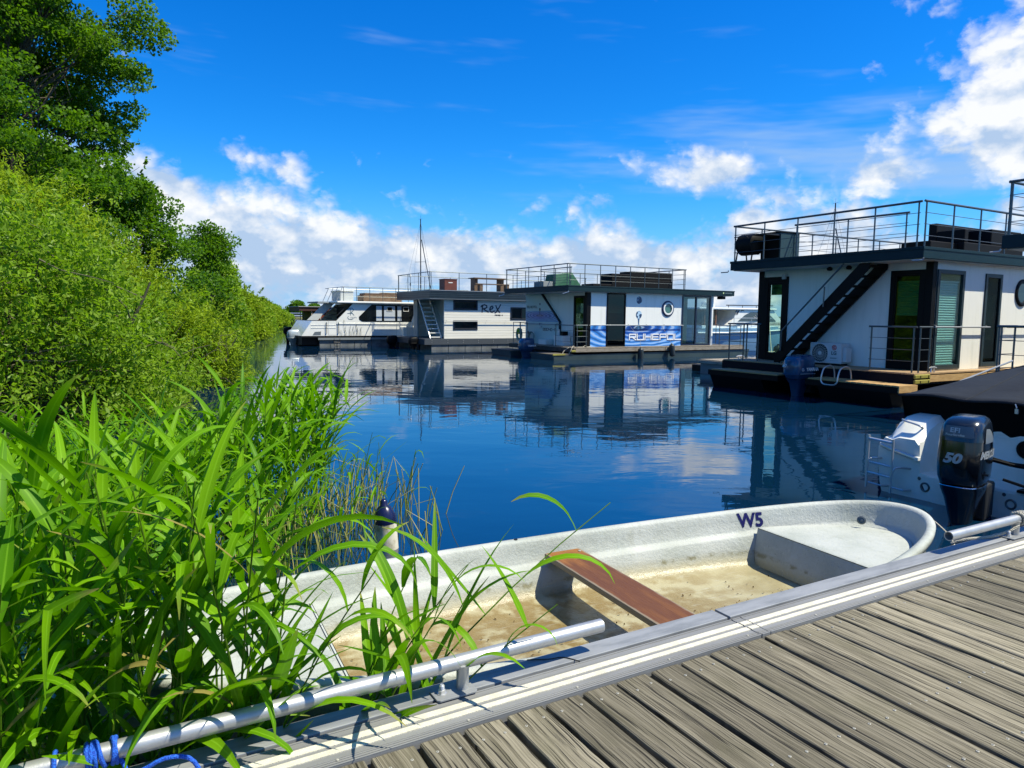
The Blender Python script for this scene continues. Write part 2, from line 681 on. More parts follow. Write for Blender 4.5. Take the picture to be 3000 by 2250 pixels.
def plank_material():
    m = bpy.data.materials.new('weathered_hardwood')
    m.use_nodes = True
    nt = m.node_tree
    b = nt.nodes['Principled BSDF']
    b.inputs['Roughness'].default_value = 0.82
    b.inputs['Specular IOR Level'].default_value = 0.25
    tcn = nt.nodes.new('ShaderNodeTexCoord')
    oi = nt.nodes.new('ShaderNodeObjectInfo')
    rnd = Ex(nt, oi.outputs['Random'])
    x, y, z = sep(nt, Ex(nt, tcn.outputs['Object']))
    # wandering grain: the cross coordinate is bent by a slow noise along the plank
    base = comb(nt, x * 1.0, y * 0.55 + rnd * 37.0, rnd * 11.0)
    bend = noise(nt, base, 7.0, 2.0, 0.5)
    xb = x + (bend - 0.5) * 0.024
    g1 = noise(nt, comb(nt, xb * 130.0, y * 1.6 + rnd * 53.0, rnd * 7.0), 1.0, 4.0, 0.65)
    g2 = noise(nt, comb(nt, xb * 420.0, y * 6.0 + rnd * 29.0, rnd * 3.0), 1.0, 3.0, 0.6)
    crack = noise(nt, comb(nt, xb * 170.0, y * 2.6 + rnd * 91.0, 3.3), 1.0, 2.0, 0.5).smooth(0.58, 0.68)
    patch = noise(nt, comb(nt, x * 4.0, y * 1.6 + rnd * 17.0, 0.0), 1.6, 3.0, 0.6)
    c = mixc(nt, g1.smooth(0.34, 0.68), (0.118, 0.104, 0.068), (0.300, 0.268, 0.190))
    c = mixc(nt, g2.smooth(0.5, 0.75) * 0.5, c, (0.38, 0.340, 0.250))
    c = mixc(nt, patch.smooth(0.45, 0.8) * 0.5, c, (0.115, 0.108, 0.058))
    c = mixc(nt, crack * 0.9, c, (0.020, 0.017, 0.012))
    hs_ = nt.nodes.new('ShaderNodeHueSaturation')
    link(nt, rnd * 0.55 + 0.56, hs_.inputs['Value'])
    hs_.inputs['Saturation'].default_value = 1.0
    link(nt, c, hs_.inputs['Color'])
    nt.links.new(hs_.outputs[0], b.inputs['Base Color'])
    h = g1 * 0.0022 + g2 * 0.0010 - crack * 0.0045
    bp = nt.nodes.new('ShaderNodeBump')
    bp.inputs['Strength'].default_value = 1.0
    bp.inputs['Distance'].default_value = 1.0
    link(nt, h, bp.inputs['Height'])
    nt.links.new(bp.outputs[0], b.inputs['Normal'])
    return m


DZ = 0.42
dock = thing('dock', (0, 0, 0), TH, 'grey weathered plank dock with striped aluminium edge', 'dock')
PLANK = plank_material()
PITCH, PW = 0.1554, 0.1365
variants = []
for v_ in range(5):
    mb = MB()
    rr = random.Random(40 + v_)
    seg = 14
    y0, y1 = -0.75, 1.952
    vs, fs = [], []
    for i in range(seg + 1):
        y = y0 + (y1 - y0) * i / seg
        a = -PW / 2 + rr.uniform(-0.0022, 0.0022)
        b = PW / 2 + rr.uniform(-0.0022, 0.0022)
        e = 0.004
        vs += [(a, y, -0.034), (a, y, -e), (a + e, y, 0), (0, y, 0.0008), (b - e, y, 0), (b, y, -e), (b, y, -0.034)]
    for i in range(seg):
        for k in range(7):
            k2 = (k + 1) % 7
            fs.append((i * 7 + k, i * 7 + k2, i * 7 + 7 + k2, i * 7 + 7 + k))
    fs.append(tuple(range(6, -1, -1)))
    fs.append(tuple(range(seg * 7, seg * 7 + 7)))
    mb.add(vs, fs)
    me = mb.mesh('plank', True, 30)
    me.materials.append(PLANK)
    variants.append(me)
mb_s = MB()
rr = random.Random(3)
for k in range(-16, 23):
    tc_ = 2.34 + (k + 0.5) * PITCH
    o = bpy.data.objects.new('plank', variants[(k * 7) % 5])
    COL.objects.link(o)
    o.parent = dock
    o.location = (tc_, 0, DZ - 0.004 + rr.uniform(-0.002, 0.0015))
    o.rotation_euler = (rr.uniform(-.0006, .0006), rr.uniform(-.008, .008), rr.uniform(-.0022, .0022))
    for ny in (1.882, 1.34, 1.075, 0.45):
        for sx_ in (-0.038, 0.036):
            q = (tc_ + sx_ + rr.uniform(-.004, .004), ny + rr.uniform(-.012, .012), DZ - 0.0025)
            mb_s.lathe([(0.0052, -0.004), (0.0052, 0.0002), (0.0044, 0.0008), (0.0024, 0.0008), (0.0022, -0.001)], q, 9)
sc_ = mb_s.build('screws', SCREW, dock, smooth=True)
sc_['kind'] = 'stuff'
# float boxes below the deck, coloured near black to put shade into the plank gaps
mb = MB().box(-3.2, -0.9, -0.35, 2.33, 1.93, 0.16).box(2.37, -0.9, -0.35, 9.0, 1.93, 0.16)
mb.build('float_body', mat('near_black_float', (0.02, 0.02, 0.018), 0.9, col2=(0.012, 0.014, 0.011), nscale=3), dock)
for a, b, nm in ((-3.2, 2.3415, 'left'), (2.3480, 2.3975, 'joint'), (2.4015, 9.0, 'right')):
    mb = MB().box(a, 1.961, 0.33, b, 2.133, 0.4215)
    mb.box(a, 1.9605, 0.4215, b, 1.9665, 0.4255).box(a, 1.9715, 0.4215, b, 1.9745, 0.4245).box(a, 1.983, 0.4215, b, 1.986, 0.4240).box(a, 1.993, 0.4215, b, 1.996, 0.4232)
    mb.box(a, 2.102, 0.4215, b, 2.106, 0.4230).box(a, 2.126, 0.4215, b, 2.133, 0.4242)
    mb.build('edge_profile', ALU, dock, bevel=0.001)
    for (p, q) in ((2.019, 2.044), (2.061, 2.090)):
        MB().box(a + 0.0008, p, 0.4190, b - 0.0008, q, 0.4246).build('grip_strip', GRIP, dock)
for a, b in ((-3.2, 2.342), (2.358, 9.0)):
    mb = MB().box(a, 2.149, 0.02, b, 2.243, 0.4265).box(a, 2.1435, 0.34, b, 2.149, 0.405)
    mb.build('fender_board', ALU_D, dock, bevel=0.003)
mb = MB().box(-3.2, 2.133, 0.2, 9.0, 2.1435, 0.33)
mb.build('groove', DARKMETAL, dock)
rr = random.Random(9)
for k in range(-5, 14):
    t_ = 0.98 + k * 0.435
    if abs(t_ - 2.34) < 0.03:
        continue
    mb = MB().lathe([(0.0052, -0.003), (0.0052, 0.0035), (0.003, 0.005)], (t_, 1.985, 0.4215), 8)
    mb.build('rivet', SCREW, dock, smooth=True)
mb = MB().tube(curve_pts([(1.355, 2.235, 0.4295), (1.43, 2.20, 0.4300), (1.49, 2.185, 0.4296), (1.53, 2.13, 0.4275)], 6), 0.0022, 5)
mb.build('stuck_twig', mat('dark_twig', (0.012, 0.012, 0.01), 0.9), dock)


def mooring_rail(t0, t1, posts, label):
    o = thing('mooring_rail', tn(0, 0), TH, label, 'rail', 'aluminium rub rails along the dock')
    zc, nc_, r_ = DZ + 0.110, 2.168, 0.0265
    n_ = 24
    vs, fs = [], []
    for x, rad in ((t0 + 0.06, r_ - 0.004), (t0, r_ - 0.004), (t0 - 0.0005, r_), (t1 + 0.0005, r_), (t1, r_ - 0.004), (t1 - 0.06, r_ - 0.004)):
        for k in range(n_):
            a = 2 * math.pi * k / n_
            vs.append((x, nc_ + rad * math.cos(a), zc + rad * math.sin(a)))
    for i in range(5):
        for k in range(n_):
            k2 = (k + 1) % n_
            fs.append((i * n_ + k, i * n_ + k2, (i + 1) * n_ + k2, (i + 1) * n_ + k))
    fs.append(tuple(range(n_)))
    fs.append(tuple(range(5 * n_, 6 * n_)))
    MB().add(vs, fs).build('pipe', ALU2, o, smooth=True, angle=60)
    for p in posts:
        st = MB().lathe([(0.0225, 0.006), (0.0225, 0.082), (0.0275, 0.090), (0.0285, 0.096)], (p, nc_ - 0.004, DZ + 0.006), 20).build('stanchion', ALU2, o, smooth=True, angle=60)
        mb = MB().prism([(p - 0.115, 2.128), (p - 0.105, 2.118), (p + 0.03, 2.118), (p + 0.04, 2.128), (p + 0.04, 2.195), (p + 0.03, 2.205), (p - 0.105, 2.205), (p - 0.115, 2.195)], 'z', DZ + 0.0072, DZ + 0.0142)
        mb.build('base_plate', ALU_D, st, bevel=0.0015)
        bx, by = p - 0.082, 2.160
        mb = MB().lathe([(0.017, 0.014), (0.017, 0.017)], (bx, by, DZ), 16)
        mb.lathe([(0.0135, 0.017), (0.0135, 0.028), (0.0118, 0.029)], (bx, by, DZ), 6)
        mb.lathe([(0.0085, 0.029), (0.0098, 0.031), (0.0085, 0.033), (0.0098, 0.035), (0.0085, 0.037), (0.0098, 0.039), (0.0085, 0.041), (0.0098, 0.043), (0.006, 0.048)], (bx, by, DZ), 12)
        mb.build('bolt', STEEL, st, smooth=True)
    return o


mooring_rail(-1.35, 1.655, (1.045, -0.9), 'silver aluminium pipe rail on low posts above the rowing boat, blue rope tied to it')
mooring_rail(4.105, 7.6, (4.835, 6.9), 'silver aluminium pipe rail at the right with its hollow end open')

# ------------------------------------------------------------------ ropes
def rope_material(name, c1, c2, sc):
    m = bpy.data.materials.new(name)
    m.use_nodes = True
    nt = m.node_tree
    b = nt.nodes['Principled BSDF']
    b.inputs['Roughness'].default_value = 0.75
    tcn = nt.nodes.new('ShaderNodeTexCoord')
    n1 = noise(nt, Ex(nt, tcn.outputs['Object']), sc, 2.0, 0.5)
    link(nt, mixc(nt, n1.smooth(0.4, 0.62), c1, c2), b.inputs['Base Color'])
    bp = nt.nodes.new('ShaderNodeBump')
    bp.inputs['Distance'].default_value = 0.004
    link(nt, n1, bp.inputs['Height'])
    nt.links.new(bp.outputs[0], b.inputs['Normal'])
    return m


def twisted(pts, r, strands=3, turns=40.0, n=6):
    """a laid rope: strands wound round the path"""
    pts = [Vector(p) for p in pts]
    L = [0.0]
    for a, b in zip(pts[:-1], pts[1:]):
        L.append(L[-1] + (b - a).length)
    mb = MB()
    res = max(12, int(L[-1] * turns * 7))
    fine = []
    j = 0
    for i in range(res + 1):
        s = L[-1] * i / res
        while j < len(pts) - 2 and L[j + 1] < s:
            j += 1
        k = (s - L[j]) / max(1e-9, L[j + 1] - L[j])
        fine.append((pts[j].lerp(pts[j + 1], min(1, k)), s, (pts[j + 1] - pts[j]).normalized()))
    for q in range(strands):
        path = []
        for p, s, d in fine:
            u = d.cross(Vector((0.31, 0.2, 0.93))).normalized()
            w = d.cross(u)
            a = 2 * math.pi * (s * turns / 1.0 + q / strands)
            path.append(p + (u * math.cos(a) + w * math.sin(a)) * r * 0.52)
        mb.tube(path, r * 0.56, n)
    return mb


BLUE_ROPE = rope_material('blue_braid', (0.004, 0.05, 0.38), (0.01, 0.13, 0.62), 260)
HEMP = rope_material('beige_rope', (0.36, 0.33, 0.25), (0.52, 0.49, 0.40), 190)
zc, nc_ = DZ + 0.110, 2.168
pts = []
rr = random.Random(5)
for k in range(0, 6 * 14 + 1):
    a = 2 * math.pi * k / 14
    q = k / (6 * 14)
    pts.append((-0.105 + 0.075 * q + 0.022 * math.sin(q * 9 + 1), nc_ + 0.0335 * math.cos(a), zc + 0.0335 * math.sin(a)))
pts += [(-0.01, nc_ - 0.03, zc - 0.03), (0.0, nc_ - 0.045, zc - 0.05), (0.035, nc_ - 0.06, zc - 0.045), (0.09, nc_ - 0.075, zc - 0.02), (0.15, nc_ - 0.09, zc - 0.028), (0.178, nc_ - 0.105, zc - 0.075), (0.165, nc_ - 0.125, zc - 0.100), (0.12, nc_ - 0.16, zc - 0.102), (0.05, nc_ - 0.19, zc - 0.102)]
path = curve_pts(pts, 3)
br = MB().tube(path, 0.0062, 8).build('blue_rope', BLUE_ROPE, None, smooth=True)
br.location = tn(0, 0)
br.rotation_euler = (0, 0, TH)
tag(br, 'bright blue braided rope wound round the near pipe rail', 'rope')
p2 = curve_pts([(-0.165, nc_ + 0.034, zc - 0.12), (-0.168, nc_ + 0.036, zc), (-0.170, nc_, zc + 0.034), (-0.172, nc_ - 0.034, zc), (-0.174, nc_ - 0.034, zc - 0.09)], 5)
o = MB().tube(p2, 0.0062, 8).build('rope_turn', BLUE_ROPE, br, smooth=True)

pts = []
for k in range(0, 3 * 14 + 1):
    a = 2 * math.pi * k / 14 + 0.6
    q = k / 42
    pts.append((4.86 + 0.085 * q, nc_ + 0.036 * math.cos(a), zc + 0.036 * math.sin(a)))
pts = list(reversed(pts))
pts += [(4.83, nc_ - 0.02, zc - 0.03), (4.75, nc_ + 0.01, zc - 0.075), (4.62, nc_ + 0.05, zc - 0.098), (4.50, nc_ + 0.10, zc - 0.105), (4.44, nc_ + 0.16, zc - 0.14)]
hr_ = twisted(curve_pts(pts, 4), 0.0095, 3, 26).build('mooring_rope', HEMP, None, smooth=True)
hr_.rotation_euler = (0, 0, TH)
tag(hr_, 'beige laid mooring rope knotted on the right pipe rail, leading to the rowing boat', 'rope')
pts = [(4.44, nc_ + 0.16, zc - 0.14), (4.60, nc_ + 0.22, zc - 0.20), (4.78, nc_ + 0.36, zc - 0.19), (4.88, nc_ + 0.52, zc - 0.15), (4.885, nc_ + 0.64, zc - 0.12)]
o = twisted(curve_pts(pts, 5), 0.0048, 3, 40).build('thin_end', HEMP, hr_, smooth=True)

# ------------------------------------------------------------------ vegetation helpers
def unit(a):
    return a / np.maximum(1e-9, np.linalg.norm(a, axis=1, keepdims=True))


def leaf_object(name, c, size, aspect, m, parent, rng, up=0.25, out_dir=None, droop=0.0, tint=None):
    """many small leaves: each a folded diamond of two triangles"""
    n = len(c)
    a = rng.normal(size=(n, 3))
    if out_dir is not None:
        a = a * 0.8 + out_dir
    a[:, 2] -= droop
    a = unit(a)
    nn = rng.normal(size=(n, 3))
    nn[:, 2] += up
    nn += np.array(SUN) * 0.5
    b = unit(np.cross(a, nn))
    nn = np.cross(b, a)
    L = size * rng.uniform(0.65, 1.3, n)[:, None]
    W = L * aspect
    base = c - a * L * 0.5
    tip = c + a * L * 0.5 - nn * L * 0.10
    l_ = c - a * L * 0.06 + b * W * 0.5 + nn * L * 0.05
    r_ = c - a * L * 0.06 - b * W * 0.5 + nn * L * 0.05
    v = np.stack([base, r_, tip, l_], 1).reshape(-1, 3).astype(np.float32)
    me = bpy.data.meshes.new(name)
    me.vertices.add(4 * n)
    me.vertices.foreach_set('co', v.ravel())
    me.loops.add(4 * n)
    me.loops.foreach_set('vertex_index', np.arange(4 * n, dtype=np.int32))
    me.polygons.add(n)
    me.polygons.foreach_set('loop_start', np.arange(0, 4 * n, 4, dtype=np.int32))
    me.update(calc_edges=True)
    t = rng.random(n) if tint is None else np.clip(tint + rng.normal(0, 0.22, n), 0, 1)
    at = me.attributes.new('tint', 'FLOAT', 'POINT')
    at.data.foreach_set('value', np.repeat(t, 4).astype(np.float32))
    me.materials.append(m)
    o = bpy.data.objects.new(name, me)
    COL.objects.link(o)
    o.parent = parent
    return o


def clump_points(centers, radii, per, rng, flat=0.75, shell=0.45):
    """leaf positions gathered near the surface of many small ellipsoid clumps"""
    P, D, T = [], [], []
    for c, r in zip(centers, radii):
        k = max(8, int(per * r * r))
        d = unit(rng.normal(size=(k, 3)))
        rad = r * (shell + (1 - shell) * rng.random(k) ** 0.6)
        q = d * rad[:, None]
        q[:, 2] *= flat
        q += rng.normal(0, 0.05 * r, (k, 3))
        P.append(c + q)
        D.append(d)
        T.append(np.full(k, rng.normal(0.5, 0.18)))
    return np.concatenate(P), np.concatenate(D), np.concatenate(T)


BARK = mat('dark_bark', (0.055, 0.045, 0.032), 0.9, col2=(0.10, 0.085, 0.06), nscale=9, bump=0.02, bscale=14)
TWIG = mat('twig_bark', (0.11, 0.10, 0.055), 0.85, col2=(0.07, 0.07, 0.035), nscale=9)
ALDER = leaf_mat('alder_leaf', (0.028, 0.088, 0.005), (0.095, 0.190, 0.010), 0.34, 0.42, (0.17, 0.38, 0.006))
WILLOW = leaf_mat('willow_leaf', (0.095, 0.180, 0.003), (0.225, 0.325, 0.018), 0.36, 0.42, (0.38, 0.54, 0.018))
SHRUB = leaf_mat('shrub_leaf', (0.080, 0.165, 0.008), (0.190, 0.290, 0.024), 0.36, 0.42, (0.27, 0.50, 0.010))
LIME = leaf_mat('lime_leaf', (0.125, 0.200, 0.006), (0.230, 0.310, 0.010), 0.35, 0.5, (0.28, 0.46, 0.015))


def limb(mb, p0, p1, r0, r1, rng, seg=5, wob=0.12, sag=0.0):
    p0, p1 = np.array(p0, float), np.array(p1, float)
    L = np.linalg.norm(p1 - p0)
    pts, rs = [], []
    for i in range(seg + 1):
        s = i / seg
        q = p0 * (1 - s) + p1 * s
        if 0 < i < seg:
            q = q + rng.normal(0, wob * L / seg, 3)
        q[2] += sag * L * s * (1 - s)
        pts.append(q)
        rs.append(r0 * (1 - s) + r1 * s)
    mb.tube(pts, rs, 6)
    return pts


def tree(name, base, height, prof, m, label, cat='tree', group=None, seed=1, nclump=110, per=900, leaf=0.085, aspect=0.7, rclump=(0.5, 1.0),
         trunk_r=0.2, z_lo=0.2, flat=0.6, stems=1, droop=0.0, keep=None, inner=0.35, twigs=0, shoots=0):
    """prof(z/height, azimuth) -> crown radius; clumps sit on limbs that leave the trunk"""
    rng = np.random.default_rng(seed)
    root = thing(name, base, 0, label, cat, group)
    mb = MB()
    lean = rng.normal(0, 0.03, 2)
    trunk = []
    for s in range(stems):
        off = rng.normal(0, 0.25, 2) if stems > 1 else np.zeros(2)
        top = np.array([off[0] * 3 + lean[0] * height, off[1] * 3 + lean[1] * height, height * (0.92 if stems == 1 else rng.uniform(0.6, 0.85))])
        pts = limb(mb, (off[0], off[1], -0.15), top, trunk_r / math.sqrt(stems), trunk_r * 0.12, rng, 8, 0.18)
        trunk.append(pts)
    C, Rr = [], []
    tries = 0
    while len(C) < nclump and tries < nclump * 30:
        tries += 1
        zf = z_lo + (1 - z_lo) * rng.random()
        az_ = rng.uniform(-math.pi, math.pi)
        pr = prof(zf, az_)
        rad = pr * (inner + (1 - inner) * rng.random() ** 0.5)
        r = rng.uniform(*rclump) * (0.6 + 0.4 * min(1, pr / 2.0))
        rad = max(0.0, rad - r * 0.5)
        c = np.array([lean[0] * height * zf + rad * math.cos(az_), lean[1] * height * zf + rad * math.sin(az_), zf * height])
        if keep is not None and not keep(c):
            continue
        C.append(c)
        Rr.append(r)
        tp = trunk[rng.integers(0, stems)]
        k = min(len(tp) - 1, max(0, int(len(tp) * (zf * rng.uniform(0.6, 0.92)))))
        if rng.random() < 0.75:
            limb(mb, tp[k], c, max(0.012, trunk_r * 0.22 * (1 - zf * 0.6)), 0.008, rng, 4, 0.18, 0.12)
    for _ in range(twigs):
        c = C[rng.integers(0, len(C))]
        e = c + unit(rng.normal(size=(1, 3)))[0] * rng.uniform(0.5, 1.2)
        limb(mb, c, e, 0.012, 0.004, rng, 3, 0.2)
    mb.build('trunk', BARK if stems == 1 else TWIG, root, smooth=True, angle=60)
    P, D, T = clump_points(C, Rr, per, rng, flat)
    if shoots:
        sp, sd, st_ = [], [], []
        for _ in range(shoots):
            i = rng.integers(0, len(C))
            d = C[i] * np.array([1, 1, 0.4]) / max(0.3, np.linalg.norm(C[i]))
            d = d + rng.normal(0, 0.35, 3) + np.array([0, 0, 0.45])
            d /= np.linalg.norm(d)
            p0 = C[i] + d * Rr[i] * 0.6
            L = rng.uniform(0.35, 1.0)
            k = int(14 + 26 * L)
            s = rng.random(k)[:, None]
            sp.append(p0 + d * L * s + np.array([0, 0, -0.12]) * L * s ** 2 + rng.normal(0, 0.035, (k, 3)))
            sd.append(np.repeat(d[None], k, 0) + rng.normal(0, 0.5, (k, 3)))
            st_.append(np.full(k, rng.normal(0.7, 0.15)))
        P = np.concatenate([P] + sp)
        D = np.concatenate([D] + sd)
        T = np.concatenate([T] + st_)
    ok = P[:, 2] > -0.02
    leaf_object('crown', P[ok], leaf, aspect, m, root, rng, 0.35, D[ok] * 0.7, droop, T[ok])
    return root


def prof_col(r, wob, ph):
    return lambda zf, a: r * (0.62 + 0.38 * math.sin(min(1, zf * 1.15) * math.pi) ** 0.7) * (1 + wob * math.sin(zf * 21 + ph) * 0.6 + wob * math.sin(a * 3 + ph * 2 + zf * 9)) * (1.0 if zf < 0.8 else max(0.15, (1 - zf) / 0.2))


def prof_dome(r, wob, ph):
    return lambda zf, a: r * math.sqrt(max(0.02, 1 - (zf * 0.97) ** 2)) * (1 + wob * math.sin(a * 4 + ph) + wob * math.sin(a * 9 + zf * 7 + ph))


# tall alders on the bank
tree('alder_tree', (-14.6, 20.5, 0.2), 15.5, prof_col(3.5, 0.16, 0.4), ALDER, 'tall dark alder tree at the left edge reaching out of the picture', seed=21, nclump=430, per=1050, leaf=0.105, aspect=0.78,
     rclump=(0.40, 0.85), trunk_r=0.24, z_lo=0.16, flat=0.5, group='alder trees on the bank', twigs=120, shoots=260)
tree('alder_tree', (-17.8, 24.0, 0.3), 15.0, prof_col(4.2, 0.14, 2.1), ALDER, 'dark alder tree half hidden behind the tallest alder', seed=22, nclump=130, per=800, leaf=0.12, aspect=0.78,
     rclump=(0.5, 1.1), trunk_r=0.25, z_lo=0.2, flat=0.5, group='alder trees on the bank', twigs=40)
tree('alder_tree', (-13.5, 25.0, 0.2), 6.0, prof_dome(2.7, 0.10, 1.0), ALDER, 'lower dark alder beside the willow, below the tall crown', seed=23, nclump=70, per=800, leaf=0.11, aspect=0.78,
     rclump=(0.5, 0.9), trunk_r=0.14, z_lo=0.12, flat=0.6, group='alder trees on the bank', twigs=20)
tree('alder_tree', (-15.1, 35.0, 0.2), 6.0, prof_dome(1.8, 0.10, 2.0), ALDER, 'small dark alder above the lime green shrubs, nearest the lake opening', seed=24, nclump=60, per=650, leaf=0.13, aspect=0.78,
     rclump=(0.5, 0.9), trunk_r=0.14, z_lo=0.1, flat=0.65, group='alder trees on the bank', twigs=20)
# willow shrubs over the water
G_ = 'willow shrubs leaning over the water'
tree('willow_shrub', (-11.8, 15.4, 0.05), 4.5, prof_dome(3.6, 0.06, 0.3), WILLOW, 'biggest olive green willow shrub, filling the left side', 'shrub', G_, 31, 230, 1250, 0.125, 0.23, (0.5, 0.85), 0.2, 0.03, 0.75, stems=6, droop=-0.1, twigs=160, inner=0.45, shoots=420)
tree('willow_shrub', (-9.75, 16.6, 0.02), 2.95, prof_dome(2.1, 0.06, 1.3), WILLOW, 'olive green willow shrub reaching out over the open water', 'shrub', G_, 32, 130, 1250, 0.125, 0.23, (0.42, 0.75), 0.14, 0.03, 0.75, stems=5, droop=-0.1, twigs=100, inner=0.45, shoots=260)
tree('willow_shrub', (-8.0, 17.3, 0.02), 1.75, prof_dome(1.45, 0.06, 2.3), WILLOW, 'low willow shrub whose tips touch the lake', 'shrub', G_, 33, 90, 1250, 0.12, 0.23, (0.36, 0.6), 0.1, 0.02, 0.75, stems=5, droop=0.0, twigs=70, inner=0.45, shoots=180)
tree('willow_shrub', (-7.3, 10.3, 0.1), 2.9, prof_dome(2.5, 0.07, 3.3), SHRUB, 'brighter leafy shrub in front of the willow, behind the reeds', 'shrub', G_, 34, 140, 1350, 0.095, 0.36, (0.4, 0.7), 0.12, 0.02, 0.75, stems=6, droop=-0.1, twigs=90, inner=0.45, shoots=260)
tree('willow_shrub', (-7.2, 12.6, 0.02), 1.5, prof_dome(1.5, 0.07, 4.3), WILLOW, 'low drooping willow shrub just behind the reed bed', 'shrub', G_, 35, 80, 1400, 0.09, 0.28, (0.35, 0.6), 0.09, 0.02, 0.7, stems=5, droop=0.05, twigs=60, inner=0.4, shoots=120)
# shrubs receding along the far bank
G_ = 'lime green shrubs along the far bank'
for i, (x, y, h, r, lab) in enumerate([(-15.6, 38.0, 4.5, 1.9, 'lime green shrub at the foot of the small alder'),
                                       (-18.2, 46.0, 3.6, 2.0, 'lime green shrub, second along the far bank'),
                                       (-20.4, 53.0, 3.0, 2.2, 'lime green shrub, third along the far bank'),
                                       (-23.9, 64.0, 3.0, 2.5, 'lime green shrub, fourth along the far bank'),
                                       (-29.0, 80.0, 3.0, 3.2, 'lime green shrub, fifth along the far bank'),
                                       (-34.7, 98.0, 2.8, 3.8, 'lime green shrub, sixth along the far bank'),
                                       (-40.4, 117.0, 2.6, 4.0, 'lime green shrub, seventh along the far bank'),
                                       (-45.3, 134.0, 2.1, 3.6, 'lowest lime green shrub at the tip of the bank')]):
    tree('bank_shrub', (x, y, 0.02), h, prof_dome(r, 0.08, i * 1.1), LIME if i % 3 else SHRUB, lab, 'shrub', G_, 40 + i, 60, 520, 0.13 + 0.0014 * y, 0.45, (0.5 + 0.004 * y, 0.85 + 0.006 * y), 0.12, 0.04, 0.75, stems=3, shoots=60 if y < 60 else 0)
# a far clump of trees beyond the jetty
G_ = 'far trees on the spit'
for i, (x, y, h, r, lab) in enumerate([(-88.0, 290.0, 6.0, 5.0, 'far round tree on the spit, left of the brown boat'), (-81.5, 292.0, 4.8, 4.5, 'far low tree on the spit, second from the left'), (-75.0, 294.0, 3.6, 3.6, 'far low bush on the spit partly behind the brown boat')]):
    tree('far_tree', (x, y, 0.3), h, prof_dome(r, 0.08, i), ALDER, lab, 'tree', G_, 60 + i, 40, 60, 0.7, 0.7, (1.2, 2.0), 0.2, 0.06, 0.8)
spit = MB()
vs, fs = [], []
for i in range(25):
    x = -170 + i * 6.5
    y = 280 + 4 * math.sin(i * 0.9)
    vs += [(x, y - 6, -0.2), (x, y - 4, 0.45 + 0.12 * math.sin(i * 2.3)), (x, y + 22, 0.6), (x, y + 30, -0.2)]
for i in range(24):
    for k in range(3):
        fs.append((i * 4 + k, i * 4 + 4 + k, i * 4 + 5 + k, i * 4 + 1 + k))
spit.add(vs, fs)
tag(spit.build('far_spit', mat('dry_reed_bank', (0.16, 0.15, 0.05), 0.95, col2=(0.08, 0.10, 0.03), nscale=0.3), smooth=True), 'low spit of dry reeds far across the water', 'ground', kind='structure')
fj = thing('far_jetty', (-120, 270, 0), 0, 'far white railed jetty on the horizon left of the boats', 'jetty')
W_ = mat('far_white', (0.75, 0.76, 0.78), 0.6)
MB().box(0, -0.1, 1.85, 62, 0.1, 2.10).box(0, -0.1, 0.95, 62, 0.1, 1.25).build('handrail', W_, fj)
MB().box(0, -0.8, 0.55, 62, 0.8, 0.7).build('walkway', mat('far_grey', (0.3, 0.31, 0.33), 0.8), fj)
for k in range(13):
    MB().box(0.4 + k * 5, -0.12, -1.0, 0.6 + k * 5, 0.12, 1.85).build('post', W_, fj)


# ------------------------------------------------------------------ reeds
REED = leaf_mat('reed_leaf', (0.045, 0.155, 0.0005), (0.165, 0.345, 0.002), 0.34, 0.50, (0.155, 0.41, 0.001))
STEM = leaf_mat('reed_stem', (0.075, 0.150, 0.010), (0.17, 0.22, 0.03), 0.1, 0.45)
DRY = leaf_mat('dry_reed', (0.14, 0.20, 0.03), (0.46, 0.42, 0.15), 0.2, 0.6)


def ribbon(L, W, a0, a1, twist, seg=8, fold=0.22):
    """a reed blade in the xz plane: starts at elevation a0, bends to a1; returns verts, faces"""
    vs, fs = [], []
    p = np.zeros(3)
    for i in range(seg + 1):
        s = i / seg
        el_ = a0 + (a1 - a0) * s ** 1.5
        d = np.array([math.cos(el_), 0, math.sin(el_)])
        if i:
            p = p + d * (L / seg)
        w = W * min(1.0, 0.35 + 3.2 * s) * max(0.02, 1 - s ** 2.3) ** 0.8
        tw = twist * s
        side = np.array([0, 1, 0]) * math.cos(tw) + np.array([-d[2], 0, d[0]]) * math.sin(tw)
        nrm = np.cross(d, side)
        vs += [p + side * w / 2 + nrm * fold * w * 0.5, p, p - side * w / 2 + nrm * fold * w * 0.5]
    for i in range(seg):
        k = 3 * i
        fs += [(k, k + 1, k + 4, k + 3), (k + 1, k + 2, k + 5, k + 4)]
    return np.array(vs), np.array(fs)


def reed_plan(rng, h, lean, leaves):
    """stem path and leaf placements of one reed, about its own base"""
    seg = 7
    stem = []
    for i in range(seg + 1):
        s = i / seg
        stem.append(np.array([lean[0] * s ** 1.6, lean[1] * s ** 1.6, h * s * (1 - 0.06 * s * np.hypot(*lean) / max(h, .1))]))
    out = []
    az_ = rng.uniform(0, 2 * math.pi)
    for k in range(leaves):
        s = 0.26 + 0.72 * (k + rng.uniform(0, .5)) / leaves
        i = min(seg - 1, int(s * seg))
        q = s * seg - i
        p = stem[i] * (1 - q) + stem[i + 1] * q
        az_ += math.pi + rng.normal(0, 0.55)
        wind = 0.5 * math.sin(az_ - 0.3)
        L = rng.uniform(0.34, 0.58) * (0.75 + 0.35 * math.sin(s * 2.9)) * (h / 1.5) ** 0.4
        a0 = R(rng.uniform(40, 74) + 12 * (s > 0.85))
        a1 = R(rng.uniform(-75, 25)) if rng.random() < 0.55 else R(rng.uniform(15, 62))
        out.append((p, az_ - 0.5 * wind, L, rng.uniform(0.022, 0.040), a0, a1, rng.normal(0, 0.7)))
    return stem, out


